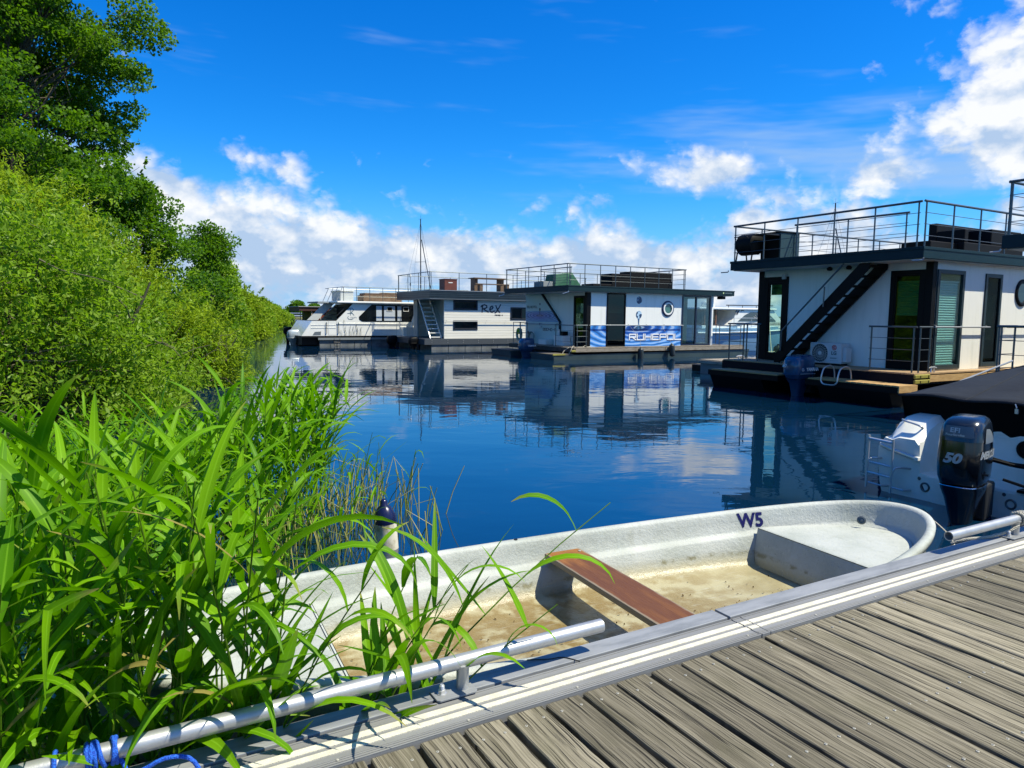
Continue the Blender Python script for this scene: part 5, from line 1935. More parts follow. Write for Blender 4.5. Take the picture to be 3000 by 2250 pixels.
rx_lines = [
    [(0.06, 0.00), (0.07, 0.16), (0.09, 0.33)], [(0.0, 0.27), (0.06, 0.335), (0.20, 0.37), (0.32, 0.33), (0.34, 0.25), (0.26, 0.19), (0.10, 0.155)], [(0.14, 0.155), (0.26, 0.08), (0.42, 0.0)],
    [(0.52, 0.12), (0.66, 0.17), (0.71, 0.25), (0.65, 0.30), (0.56, 0.26), (0.51, 0.14), (0.55, 0.03), (0.66, -0.01), (0.78, 0.05)],
    [(0.88, 0.33), (0.94, 0.20), (1.04, 0.04), (1.12, -0.01)], [(1.16, 0.38), (1.06, 0.22), (0.90, 0.0), (0.84, -0.04)]]
strokes(mb, rx_lines, xN.pt(3.02, 1.95, 0.003), (1, 0, 0), (0, 0, 1), 0.062, 0.006)
mb.build('lettering', ST, X)
text('small_lettering', 'res-my  e', 0.125, ST, X, xN.pt(3.84, 1.755, 0.004), (1, 0, 0), (0, 0, 1), 0.003, bold=0.006)
hand_rail(X, xN, 0.95, 9.2, 1.45, br=1.1)
MB().box(-0.30, -0.03, 0.26, 9.9, 4.75, 0.548).build('deck_frame', mat('steel_grey_edge', (0.055, 0.065, 0.075), 0.5), X)
mb = MB()
for k in range(11):
    for z in (0.36, 0.46):
        mb.lathe([(0.016, 0.0), (0.016, -0.006)], (0.1 + k * 0.88, -0.0305, z), 8, 'y')
mb.build('deck_bolts', STEEL, X)
me = MB().box(0, 0.02, -0.3, 0.92, 1.5, 0.255).mesh('float_block')
me.materials.append(mat('float_grey', (0.16, 0.17, 0.17), 0.7, col2=(0.09, 0.10, 0.10), nscale=3))
for k in range(10):
    for y in (0.0, 3.1):
        o = bpy.data.objects.new('float_block', me)
        COL.objects.link(o)
        o.parent = X
        o.location = (0.1 + k * 0.95, y, 0)
stair(X, 0.20, 0.86, 0.42, 0.52, 2.06, 2.66, GELCOAT, GELCOAT, 10, 0.07, th=0.04)
MB().tube([(0.95, 0.5, 1.35), (0.95, 1.9, 2.52)], 0.016, 6).build('stair_rail', SATIN, X, smooth=True)
railing(X, [(9.6, 0.05), (0.05, 0.05)], 3.022, 0.90, 1.55, 0, top_r=0.020, post_r=0.018)
railing(X, [(0.05, 0.13), (0.05, 4.6), (9.6, 4.6)], 3.022, 0.90, 1.5, 1, top_r=0.020, post_r=0.018, bar_r=0.004)
for (x, y, s) in ((-0.55, 0.9, 0.8), (-0.55, 4.0, 0.95)):
    outboard(X, x, y, 0.62, s, BLACK, BLACK)
bx_ = thing('roof_box', tn(14.07 + 1.35, 33.08 + 1.2, 3.023), TH, 'red brown wooden box on the roof of the houseboat lettered Rex', 'box')
RB = mat('red_brown_wood', (0.13, 0.032, 0.018), 0.6, col2=(0.09, 0.024, 0.014), nscale=4)
MB().box(0, 0, 0.0, 0.72, 0.7, 0.60).build('body', RB, bx_, bevel=0.01)
MB().box(-0.02, -0.02, 0.601, 0.74, 0.72, 0.64).build('lid', RB, bx_, bevel=0.008)
MB().box(0.22, -0.012, 0.42, 0.46, -0.0005, 0.46).build('handle', GELCOAT, bx_)
tb = thing('picnic_table', tn(14.07 + 3.45, 33.08 + 1.9, 3.023), TH, 'brown wooden table and benches on the roof of the houseboat lettered Rex', 'table')
WB = mat('brown_timber', (0.16, 0.10, 0.055), 0.7, col2=(0.10, 0.062, 0.035), nscale=5)
MB().box(0, 0, 0.76, 2.0, 0.8, 0.81).build('tabletop', WB, tb)
for x in (0.08, 1.72):
    MB().box(x, 0.15, 0, x + 0.2, 0.65, 0.759).build('leg', WB, tb)
    MB().box(x, -0.50, 0.0, x + 0.18, -0.20, 0.419).build('bench_leg', WB, tb)
MB().box(-0.2, -0.52, 0.42, 1.9, -0.18, 0.465).build('bench', WB, tb)
pm = thing('pole_fitting', tn(14.07 + 0.3, 33.08 + 3.4, 3.023), TH, 'thin aerial pole with a white lamp at the stern rail of the Rex roof', 'aerial')
MB().tube([(0, 0, 0), (0, 0, 0.75)], 0.014, 6).build('pole', STEEL_D, pm)
MB().lathe([(0.03, 0), (0.05, 0.03), (0.05, 0.16), (0.03, 0.2)], (0, 0, 0.75), 10).build('lamp', GELCOAT, pm, smooth=True)
MB().tube([(0.0, 0.07 * math.cos(2 * math.pi * k / 12), 0.38 + 0.09 * math.sin(2 * math.pi * k / 12)) for k in range(12)], 0.01, 5, closed=True).build('cable_loop', BLACK, pm)

# ------------------------------------------------------------------ white house boat with the reed print
Hp = boat_root(9.93, 38.67, 'white cabin houseboat with a black side window and a printed reed drawing')
hN, hF = Face('near', 0.0), Face('far', 3.5)
side = [(-0.92, 0.56), (-0.36, 1.37), (0.97, 1.38), (1.92, 2.345), (9.0, 2.345), (9.0, 0.56)]
hN.poly(MB(), side, -0.06, 0.0).build('side_panel', GELCOAT, Hp)
hF.poly(MB(), side, -0.06, 0.0).build('side_panel', GELCOAT, Hp)
MB().hexa([(-0.925, 0.06, 0.56), (-0.885, 0.06, 0.56), (-0.885, 3.44, 0.56), (-0.925, 3.44, 0.56)], [(-0.365, 0.06, 1.37), (-0.325, 0.06, 1.37), (-0.325, 3.44, 1.37), (-0.365, 3.44, 1.37)]).build('stern_panel', GELCOAT, Hp)
MB().box(1.95, 0.1, 0.57, 2.05, 3.4, 2.34).build('aft_bulkhead', BLACK, Hp)
win = [(2.98, 2.31), (2.24, 1.62), (2.26, 1.46), (2.40, 1.36), (2.55, 1.345), (9.0, 1.345), (9.0, 2.31)]
hN.poly(MB(), win, 0.001, 0.012).build('window_band', mat('black_glass', (0.006, 0.008, 0.009), 0.08, spec=0.6), Hp)
CUR = mat('blue_white_curtain', (0.55, 0.60, 0.64), 0.8)
for a, b in ((3.24, 3.60), (3.70, 4.36), (4.50, 4.76)):
    vs, fs = [], []
    k = int((b - a) / 0.03)
    for i in range(k + 1):
        d = 0.014 + 0.012 * (i % 2)
        vs += [hN.pt(a + i * 0.03, 1.40, d), hN.pt(a + i * 0.03, 2.24, d)]
    for i in range(k):
        fs.append((2 * i, 2 * i + 1, 2 * i + 3, 2 * i + 2))
    MB().add(vs, fs).build('curtain', CUR, Hp)
for u in (4.04, 5.02):
    mb = MB()
    for (a, b, c, d) in ((-.17, .17, .10, .13), (-.17, .17, -.13, -.10), (-.17, -.14, -.10, .10), (.14, .17, -.10, .10)):
        hN.box(mb, u + a, u + b, 2.07 + c, 2.07 + d, 0.027, 0.040)
    mb.build('vent_frame', GELCOAT, Hp, bevel=0.008)
    mb = MB()
    hN.box(mb, u - .14, u + .14, 1.97, 2.17, 0.027, 0.033)
    mb.build('vent_pane', BLACK, Hp)
hN.box(MB(), 0.98, 9.0, 1.20, 1.25, 0.0005, 0.03).build('rub_rail', GELCOAT, Hp)
MB().box(0.98, -0.18, 2.36, 9.2, 3.7, 2.47).build('roof', GELCOAT, Hp, bevel=0.03)
MB().box(0.30, 1.3, 2.37, 0.975, 3.7, 2.45).build('roof_awning', mat('grey_awning', (0.30, 0.34, 0.36), 0.6), Hp)
for y in (1.55,):
    MB().hexa([(-0.25, y, 1.40), (0.35, y, 1.40), (0.35, y + .05, 1.40), (-0.25, y + .05, 1.40)], [(0.72, y, 2.35), (1.30, y, 2.35), (1.30, y + .05, 2.35), (0.72, y + .05, 2.35)]).build('stair_cheek', mat('pale_grey_panel', (0.55, 0.57, 0.56), 0.5), Hp)
for k in range(5):
    MB().box(0.3 + k * 0.22, 0.4, 1.3 + k * 0.2, 0.62 + k * 0.22, 1.5, 1.34 + k * 0.2).build('step', BLACK, Hp)
MB().tube([(0.95, -0.02, 1.62), (1.60, -0.02, 2.25)], 0.02, 6).build('grab_rail', DARKMETAL, Hp)
for u in (0.42, 1.08):
    MB().tube([hN.pt(u, 0.70, 0.02), hN.pt(u, 0.74, 0.06), hN.pt(u, 1.28, 0.06), hN.pt(u, 1.32, 0.02)], 0.02, 6).build('grab_handle', STEEL_D, Hp, smooth=True)
mb = MB()
for u in (0.52, 0.98):
    hN.box(mb, u, u + 0.012, 0.60, 1.37, 0.0005, 0.003)
hN.box(mb, 0.525, 0.985, 0.60, 0.612, 0.0005, 0.003)
mb.build('gate_seam', mat('seam_grey', (0.2, 0.21, 0.22), 0.6), Hp)
for z in (1.14, 0.98):
    mb = MB()
    hN.box(mb, -0.42, 0.94, z, z + 0.03, 0.0035, 0.012)
    mb.build('trim_line', GELCOAT, Hp)
mb = MB()
hN.poly(mb, [(-0.35, 0.60), (0.10, 0.60), (0.12, 0.80), (-0.22, 0.78)], 0.001, 0.006)
mb.build('step_recess', mat('recess_steel', (0.20, 0.22, 0.22), 0.4, 0.5), Hp)
for (n0, n1) in ((0.0, 3.5),):
    MB().box(-0.92, n0 - 0.03, 0.46, 9.1, n1 + 0.03, 0.555).build('deck_edge', BLACK, Hp)
    MB().box(-0.05, n0 - 0.05, 0.34, 9.1, n0 - 0.02, 0.459).build('rub_strip', mat('grey_rubber', (0.20, 0.22, 0.22), 0.5), Hp)
me = MB().box(0, 0.04, -0.3, 0.95, 1.3, 0.335).mesh('float_block')
me.materials.append(MATS['float_grey'])
for k in range(9):
    for y in (0.0, 2.1):
        o = bpy.data.objects.new('float_block', me)
        COL.objects.link(o)
        o.parent = Hp
        o.location = (0.05 + k * 0.98, y, 0)
MB().box(-0.85, 0.3, 0.05, 0.04, 3.2, 0.455).build('stern_box', BLACK, Hp)
# prints: reeds, monogram, name
mb = MB()
rr = random.Random(4)
for k in range(14):
    u = 1.22 + 0.085 * k + rr.uniform(-.04, .04)
    h = rr.uniform(0.25, 0.62)
    b = rr.uniform(-.14, .14)
    strokes(mb, [[(u, 0.58), (u + b * .3, 0.58 + h * .5), (u + b, 0.58 + h)]], hN.pt(0, 0, 0.032), (1, 0, 0), (0, 0, 1), 0.012, 0.003)
for u, z in ((1.38, 1.42), (2.08, 1.20), (2.13, 0.98)):
    strokes(mb, [[(u, z - 0.35), (u, z)], [(u - .006, z - .12), (u - .006, z)], [(u + .006, z - .12), (u + .006, z)]], hN.pt(0, 0, 0.036), (1, 0, 0), (0, 0, 1), 0.014, 0.003)
mb.build('reed_drawing', mat('ink_print', (0.03, 0.055, 0.07), 0.5), Hp)
mb = MB()
strokes(mb, [[(0.16, 0.08), (0.16, 0.42)], [(0.02, 0.40), (0.12, 0.47), (0.26, 0.47), (0.34, 0.38), (0.30, 0.30), (0.20, 0.26), (0.36, 0.08)], [(0.04, 0.02), (0.0, -0.06), (0.06, -0.14), (0.2, -0.16), (0.3, -0.12)], [(0.0, 0.18), (0.26, 0.18)]], hN.pt(1.60, 1.62, 0.002), (1, 0, 0), (0, 0, 1), 0.026, 0.004)
mb.build('monogram', mat('blue_ink_print', (0.02, 0.09, 0.14), 0.5), Hp)
text('lettering', 'HAPPY', 0.125, mat('grey_print', (0.25, 0.28, 0.30), 0.5), Hp, hN.pt(1.76, 1.52, 0.002), (1, 0, 0), (0, 0, 1), 0.002)
railing(Hp, [(9.0, 0.0), (1.35, 0.0)], 2.47, 0.78, 0.80, 2, top_r=0.018, post_r=0.016)
mb = MB()
for y in (0.05, 1.0, 1.9, 2.9):
    mb.tube([(1.0, y, 2.47), (1.35, y, 3.25)], 0.016, 6)
mb.tube([(1.35, 0.0, 3.25), (1.35, 3.6, 3.25)], 0.018, 6).tube([(1.35, 3.6, 3.25), (8.9, 3.6, 3.25)], 0.018, 6)
mb.build('slanted_railing', SATIN, Hp, smooth=True)
outboard(Hp, -0.95, 1.75, 0.86, 1.2, mat('silver_cowl', (0.42, 0.47, 0.48), 0.35, 0.3), mat('silver_leg', (0.30, 0.33, 0.34), 0.4, 0.3))
mb = MB().tube([(0.80, -0.1, 0.42), (0.80, -0.14, 0.02)], 0.014, 6).tube([(1.12, -0.1, 0.42), (1.12, -0.14, 0.02)], 0.014, 6).tube([(0.80, -0.12, 0.22), (1.12, -0.12, 0.20)], 0.02, 6).tube([(0.80, -0.12, 0.06), (1.12, -0.12, 0.05)], 0.016, 6)
mb.build('boarding_ladder', DARKMETAL, Hp, smooth=True)
c1_ = thing('roof_console', tn(9.93 + 1.5, 38.67 + 1.0, 2.471), TH, 'pale box console at the front of the reed-print boat roof', 'console')
MB().box(0, 0, 0, 0.75, 1.8, 0.58).build('body', mat('pale_box', (0.42, 0.45, 0.44), 0.6), c1_, bevel=0.02)
MB().box(-0.05, -0.05, 0.581, 0.8, 1.85, 0.63).build('lid', GELCOAT, c1_, bevel=0.01)
sofa(tn(9.93 + 2.75, 38.67 + 0.7, 2.471), [('base', (0, 0, 0, 2.3, 1.2, 0.38)), ('cover', (0.1, 0.1, 0.381, 1.3, 1.1, 0.50)), ('backrest', (1.3, 0.3, 0.381, 2.2, 1.1, 0.56))], 'brown lounge furniture under covers on the reed-print boat roof', WB)

# ------------------------------------------------------------------ brown cabin boat behind it
Bb = boat_root(10.35, 43.0, 'small boat with a red brown wooden cabin and flat dark roof, behind the reed-print boat', 'cabin boat', 'cabin_boat')
MB().box(-0.45, 0.0, 1.92, 5.0, 2.6, 2.16).build('roof', mat('dark_brown_roof', (0.055, 0.020, 0.014), 0.6), Bb)
MB().box(-0.50, -0.05, 2.161, 5.05, 2.65, 2.20).build('roof_trim', mat('grey_trim', (0.35, 0.36, 0.36), 0.6), Bb)
MB().box(0.30, 0.12, 0.85, 0.70, 2.5, 1.919).build('entrance', BLACK, Bb)
MB().box(0.702, 0.10, 0.85, 4.9, 2.5, 1.919).build('cabin', mat('mahogany', (0.22, 0.045, 0.016), 0.45, col2=(0.16, 0.03, 0.012), nscale=3), Bb)
for x in (0.28, 0.80, 1.55):
    MB().box(x, 0.06, 0.85, x + 0.06, 0.099, 1.919).build('post', mat('pale_wood_post', (0.5, 0.42, 0.34), 0.6), Bb)
MB().tube([(-0.36, 0.1, 0.55), (-0.36, 0.1, 1.92)], 0.025, 6).build('porch_post', STEEL_D, Bb)
MB().hexa([(-0.3, 0.1, -0.2), (5.5, 0.1, -0.2), (5.5, 2.5, -0.2), (-0.3, 2.5, -0.2)], [(-0.6, 0, 0.849), (6.0, 0, 0.849), (6.0, 2.6, 0.849), (-0.6, 2.6, 0.849)]).build('hull', mat('dark_hull', (0.02, 0.022, 0.024), 0.5), Bb)
mb = MB().tube([(-0.6, 0.2, 0.85), (-0.75, 0.2, 1.35), (-0.6, 0.2, 1.5), (-0.35, 0.2, 1.48)], 0.02, 6).tube([(-0.6, 0.9, 0.85), (-0.75, 0.9, 1.35), (-0.6, 0.9, 1.5)], 0.02, 6)
mb.build('stern_rail', DARKMETAL, Bb)
outboard(Bb, -0.95, 0.8, 0.95, 0.9, BLACK, BLACK)

# ------------------------------------------------------------------ white boat between the reed-print boat and Rex
Wb = boat_root(15.3, 38.0, 'white boat with a slanted white boarding stair, squeezed behind the stern of Rex', 'boat', 'pontoon_boat')
MB().box(-1.2, 0, 0.2, 4, 2.0, 0.55).build('hull', GELCOAT, Wb, bevel=0.03)
MB().box(-0.7, 0.2, 0.551, 3.5, 1.9, 1.05).build('bulwark', GELCOAT, Wb, bevel=0.03)
st_ = None
for y in (0.3, 1.0):
    q = MB().tube(curve_pts([(-0.2, y, 0.8), (0.0, y, 1.6), (0.35, y, 2.2), (1.0, y, 2.45)], 5), 0.07, 8).build('boarding_stair' if st_ is None else 'side_tube', GELCOAT, Wb if st_ is None else st_, smooth=True)
    st_ = st_ or q
for k in range(6):
    MB().box(-0.22 + 0.11 * k, 0.32, 1.0 + 0.22 * k, 0.02 + 0.11 * k, 0.98, 1.03 + 0.22 * k).build('tread', GELCOAT, st_)
mb = MB().tube([(-1.15, 0.05, 0.55), (-1.15, 0.05, 1.25), (-0.5, 0.05, 1.25), (-0.5, 0.05, 0.55)], 0.018, 6).tube([(-0.4, 0.05, 0.55), (-0.4, 0.05, 1.25), (0.3, 0.05, 1.25), (0.3, 0.05, 0.55)], 0.018, 6)
mb.build('rail', STEEL, Wb, smooth=True)
outboard(Wb, -1.5, 1.0, 0.72, 1.0, BLACK, BLACK)

# ------------------------------------------------------------------ motor cruiser behind
Cr = boat_root(33.0, 33.0, 'white and pale blue motor cruiser with a radar dome, seen past the printed houseboat', 'cruiser', 'motor_cruiser')
BLUEH = mat('pale_blue_hull', (0.20, 0.36, 0.50), 0.3, col2=(0.16, 0.31, 0.45), nscale=1)
rings = []
for x, w, z1 in ((-0.4, 1.55, 1.05), (2.0, 1.75, 1.05), (5.0, 1.75, 1.12), (8.0, 1.35, 1.25), (10.0, 0.6, 1.40), (11.0, 0.05, 1.50)):
    rings.append([(x, 1.9 - w, z1), (x, 1.9 - w * .96, 0.5), (x, 1.9 - w * .82, -0.3), (x, 1.9 + w * .82, -0.3), (x, 1.9 + w * .96, 0.5), (x, 1.9 + w, z1)])
MB().loft(rings).build('hull', BLUEH, Cr, smooth=True, angle=35)
mb = MB()
for (x0, x1, w0, w1, z0, z1) in ((-0.42, 2.0, 1.58, 1.78, 0.80, 0.80), (2.0, 5.0, 1.78, 1.78, 0.80, 0.86), (5.0, 8.0, 1.78, 1.38, 0.86, 0.98), (8.0, 10.0, 1.38, .62, .98, 1.12)):
    mb.tube([(x0, 1.9 - w0, z0), (x1, 1.9 - w1, z1)], 0.06, 6)
mb.build('rub_rail', GELCOAT, Cr)
MB().box(0.1, 0.5, 1.06, 3.4, 3.3, 1.28).box(3.2, 0.45, 1.06, 8.2, 3.35, 1.55).build('coaming', GELCOAT, Cr, bevel=0.05)
Face('near', 0.45).poly(MB(), [(2.35, 1.30), (2.9, 1.75), (3.1, 2.35), (6.6, 2.38), (7.6, 1.5), (7.6, 1.28)], -2.9, 0.0).build('wheelhouse', GELCOAT, Cr)
MB().box(-0.3, 0.35, 2.30, 6.9, 3.45, 2.44).build('roof', GELCOAT, Cr, bevel=0.05)
cN = Face('near', 0.449)
cN.poly(MB(), [(3.25, 1.55), (3.9, 1.98), (4.4, 2.16), (6.0, 2.20), (6.9, 1.60), (6.9, 1.55)], 0.002, 0.012).build('side_window', mat('cruiser_window', (0.06, 0.08, 0.085), 0.08, spec=0.8), Cr)
mb = MB()
for k in range(9):
    a = R(25 + k * 15)
    mb.tube([(5.3, 0.43, 1.58), (5.3 + 0.7 * math.cos(a), 0.43, 1.58 + 0.52 * math.sin(a))], 0.018, 4)
mb.build('fan_curtain', mat('grey_curtain', (0.5, 0.5, 0.48), 0.8), Cr)
MB().box(0.15, 0.55, 1.28, 0.25, 3.2, 2.29).box(0.28, 2.9, 1.28, 3.0, 3.2, 2.29).build('cockpit_canopy', mat('dark_canopy', (0.05, 0.028, 0.02), 0.7), Cr)
for x in (0.3, 1.3):
    MB().box(x, 0.52, 1.28, x + 0.08, 0.58, 2.29).build('canopy_post', mat('brown_post', (0.22, 0.10, 0.05), 0.6), Cr)
MB().lathe([(0.42, 0), (0.45, 0.1), (0.42, 0.28), (0.28, 0.42), (0.1, 0.47)], (1.2, 1.2, 2.44), 18).build('radar_dome', GELCOAT, Cr, smooth=True)
MB().lathe([(0.30, 0), (0.32, 0.08), (0.26, 0.24), (0.1, 0.3)], (1.9, 1.7, 2.44), 16).build('radar_dome', GELCOAT, Cr, smooth=True)
mb = MB().tube([(2.2, 0.5, 2.60), (6.6, 0.5, 2.62)], 0.035, 6)
for k in range(4):
    mb.tube([(2.4 + k * 1.3, 0.5, 2.43), (2.4 + k * 1.3, 0.5, 2.60)], 0.02, 6)
mb.build('roof_rail', NAVY, Cr)
mb = MB()
strokes(mb, [[(0, 0), (0.18, 0.30), (0.05, 0.22)], [(0.1, 0.0), (0.3, 0.28), (0.22, 0.02), (0.42, 0.3)], [(0.55, 0.22), (0.72, 0.34), (0.6, 0.38), (0.55, 0.3), (0.8, 0.26)]], (2.95, 0.435, 2.0), (1, 0, 0), (0, 0, 1), 0.045, 0.008)
mb.build('lettering', ST, Cr)
railing(Cr, [(2.6, 0.2), (8.0, 0.55)], 1.15, 0.62, 1.6, 1, top_r=0.02, post_r=0.015, m=STEEL)
# second white boat roof behind the houseboat at the right
# ------------------------------------------------------------------ finger jetty between the houseboats
fg = thing('finger_jetty', tn(16.3, 15.2), TH, 'grey floating finger jetty with steel cleats between the two nearer houseboats', 'jetty')
MB().box(0, 0, -0.2, 14, 1.3, 0.33).build('float', mat('float_grey2', (0.20, 0.20, 0.19), 0.8), fg)
MB().box(-0.06, -0.06, 0.331, 14, 1.36, 0.42).build('frame', mat('old_pale_wood', (0.36, 0.33, 0.27), 0.8, col2=(0.24, 0.22, 0.18), nscale=3), fg)
deck_boards(fg, 0, 14, -0.05, 1.35, 0.448, GREYWOOD, along='y', max_n=60)
cleat(fg, 0.5, 0.15, 0.449, 0.2, 1.8)
cleat(fg, 2.2, 0.15, 0.449, 0.0, 1.8)
MB().box(0.6, 1.8, -0.1, 9, 2.3, 0.2).build('side_float', HULL_K, fg)
f = fender(tn(21.2, 17.6, 0.05), 0.75, 0.17, FEND, 'dark green fender hanging by the finger jetty, seen through the rail', group=None)
ln = MB()
ln.tube(curve_pts([(3.5, 2.2, 0.75), (4.5, 2.4, 0.55), (6.5, 2.2, 0.70)], 6), 0.02, 6)
ln.tube(curve_pts([(3.4, 1.4, 0.45), (4.0, 2.0, 1.0), (4.6, 2.6, 1.7)], 6), 0.015, 6)
lo = ln.build('mooring_lines', HEMP, None, smooth=True)
lo.location = tn(16.3, 15.2)
lo.rotation_euler = (0, 0, TH)
tag(lo, 'pale slack mooring lines above the finger jetty', 'rope')

# ------------------------------------------------------------------ sailing boats: masts behind the houseboats
def sloop(loc, rz, h, label):
    o = thing('sailing_boat', loc, rz, label, 'sailing boat', 'sailing boats behind the houseboats')
    rings = []
    for x, w, z1 in ((-3.6, 0.9, 0.75), (-1.5, 1.25, 0.72), (1.0, 1.2, 0.78), (3.2, 0.6, 0.92), (4.2, 0.04, 1.0)):
        rings.append([(x, -w, z1), (x, -w * .85, 0.1), (x, 0, -0.4), (x, w * .85, 0.1), (x, w, z1), (x, 0, z1 + 0.06)])
    MB().loft(rings).build('hull', GELCOAT, o, smooth=True, angle=35)
    MB().hexa([(-1.0, -0.7, 0.75), (2.2, -0.5, 0.8), (2.2, 0.5, 0.8), (-1.0, 0.7, 0.75)], [(-0.9, -0.55, 1.2), (1.5, -0.4, 1.1), (1.5, 0.4, 1.1), (-0.9, 0.55, 1.2)]).build('cabin', GELCOAT, o, bevel=0.05)
    MB().tube([(0.6, 0, 0.8), (0.6, 0, h)], [0.075, 0.05], 10).build('mast', DARKMETAL, o, smooth=True)
    MB().tube([(0.5, 0, 1.75), (-2.8, 0, 1.8)], 0.06, 8).build('boom', DARKMETAL, o)
    mb = MB()
    for (x, y, z) in ((4.1, 0, 1.0), (-3.5, 0, 0.8)):
        mb.tube([(x, y, z), (0.6, 0, h - 0.3)], 0.012, 4)
    for s in (-1, 1):
        mb.tube([(0.5, 1.1 * s, 0.8), (0.5, 0.7 * s, h * .62), (0.6, 0, h - 0.3)], 0.010, 4)
        mb.tube([(0.6, 0, h * .62), (0.5, 0.7 * s, h * .62)], 0.02, 4)
    mb.tube([(3.6, 0, 1.2), (0.75, 0, h * .82)], 0.05, 6)
    mb.build('rigging', STEEL_D, o)
    MB().tube([(0.6, 0, h), (0.6, 0, h + 0.4)], 0.012, 4).tube([(0.6, 0.3, h + .02), (0.6, -.3, h + .02)], 0.01, 4).build('masthead_aerial', DARKMETAL, o)
    return o


sloop((-10.6, 79.0, 0), R(60), 12.3, 'sailing boat whose single mast rises behind the stern of Rex')
sloop((26.3, 60.0, 0), R(20), 11.4, 'sailing boat whose mast shows through the roof railing at the right')

# ------------------------------------------------------------------ rowing boat W5
def grp_material():
    m = bpy.data.materials.new('worn_white_grp')
    m.use_nodes = True
    nt = m.node_tree
    b = nt.nodes['Principled BSDF']
    b.inputs['Roughness'].default_value = 0.55
    b.inputs['Specular IOR Level'].default_value = 0.4
    tcn = nt.nodes.new('ShaderNodeTexCoord')
    v = Ex(nt, tcn.outputs['Object'])
    x, y, z = sep(nt, v)
    big = noise(nt, v, 2.2, 4.0, 0.6)
    mid = noise(nt, v, 9.0, 5.0, 0.65)
    fine = noise(nt, v, 55.0, 4.0, 0.7)
    c = mixc(nt, big.smooth(0.35, 0.7), (0.40, 0.42, 0.385), (0.29, 0.315, 0.275))
    c = mixc(nt, mid.smooth(0.5, 0.8) * 0.35, c, (0.50, 0.54, 0.535))
    # silt and algae that settled in the bilge
    lvl = z + (mid - 0.5) * 0.05 + (big - 0.5) * 0.07
    low = 1.0 - lvl.smooth(0.025, 0.14)
    c = mixc(nt, low * 0.80, c, (0.34, 0.295, 0.145))
    och = (big * 0.6 + mid * 0.4).smooth(0.40, 0.56) * (1.0 - lvl.smooth(0.0, 0.085)) * (1.0 - x.smooth(0.15, 1.9) * 0.85)
    c = mixc(nt, och * 0.95, c, (0.150, 0.088, 0.010))
    # tide line of dirt under the ledge
    tl = lvl.smooth(0.08, 0.105) * (1.0 - lvl.smooth(0.11, 0.135)) * mid.smooth(0.46, 0.6)
    c = mixc(nt, tl * 0.7, c, (0.14, 0.12, 0.035))
    scr = noise(nt, comb(nt, x * 3.0, y * 30.0, z * 30.0), 2.0, 4.0, 0.6).smooth(0.58, 0.72)
    c = mixc(nt, scr * 0.30, c, (0.48, 0.50, 0.46))
    run = noise(nt, comb(nt, x * 16.0, y * 16.0, z * 1.5), 1.0, 4.0, 0.6).smooth(0.56, 0.74) * z.smooth(0.08, 0.30)
    c = mixc(nt, run * 0.35, c, (0.24, 0.25, 0.19))
    sp = noise(nt, v, 130.0, 2.0, 0.5).smooth(0.66, 0.74) * big.smooth(0.4, 0.6)
    c = mixc(nt, sp * 0.55, c, (0.10, 0.10, 0.09))
    link(nt, c, b.inputs['Base Color'])
    link(nt, 0.58 - low * 0.30, b.inputs['Roughness'])
    bp = nt.nodes.new('ShaderNodeBump')
    bp.inputs['Distance'].default_value = 0.006
    link(nt, fine * 0.7 + mid * 1.0, bp.inputs['Height'])
    nt.links.new(bp.outputs[0], b.inputs['Normal'])
    return m


GRP = grp_material()
BA, BB, BE = 2.50, 0.755, 2.12
rb = thing('rowing_boat', tn(2.35, 3.0), TH - R(3.4), 'weathered white rowing boat marked W5 lying alongside the dock', 'rowing boat')


def brim(u, o, k=1.0):
    a, b = BA - o, BB - o
    c, s = math.cos(u), math.sin(u)
    return (math.copysign(abs(c) ** (2 / BE), c) * a, math.copysign(abs(s) ** (2 / BE), s) * b)


def sheer(x):
    return 0.345 + 0.105 * abs(x / BA) ** 2.4


NB = 112
rings = []
for (o_, mode, zv) in [(0.42, 'abs', -0.16), (0.22, 'abs', -0.10), (0.08, 'abs', 0.06), (0.025, 'rel', -0.10), (0.008, 'rel', -0.055), (-0.012, 'rel', -0.045), (-0.016, 'rel', -0.012), (-0.006, 'rel', 0.0),
                       (0.018, 'rel', 0.006), (0.042, 'rel', 0.0), (0.052, 'rel', -0.018), (0.062, 'rel', -0.06), (0.080, 'rel', -0.130), (0.092, 'rel', -0.148), (0.118, 'rel', -0.156), (0.130, 'rel', -0.170),
                       (0.152, 'abs', 0.100), (0.168, 'abs', 0.055), (0.200, 'abs', 0.026), (0.260, 'abs', 0.017), (0.40, 'abs', 0.014), (0.60, 'abs', 0.013)]:
    g = []
    for k in range(NB):
        u = 2 * math.pi * (k + 0.5) / NB
        x, y = brim(u, o_)
        z = zv if mode == 'abs' else sheer(x) + zv
        g.append((x, y, z))
    rings.append(g)
MB().loft(rings).build('hull', GRP, rb, smooth=True, angle=55)


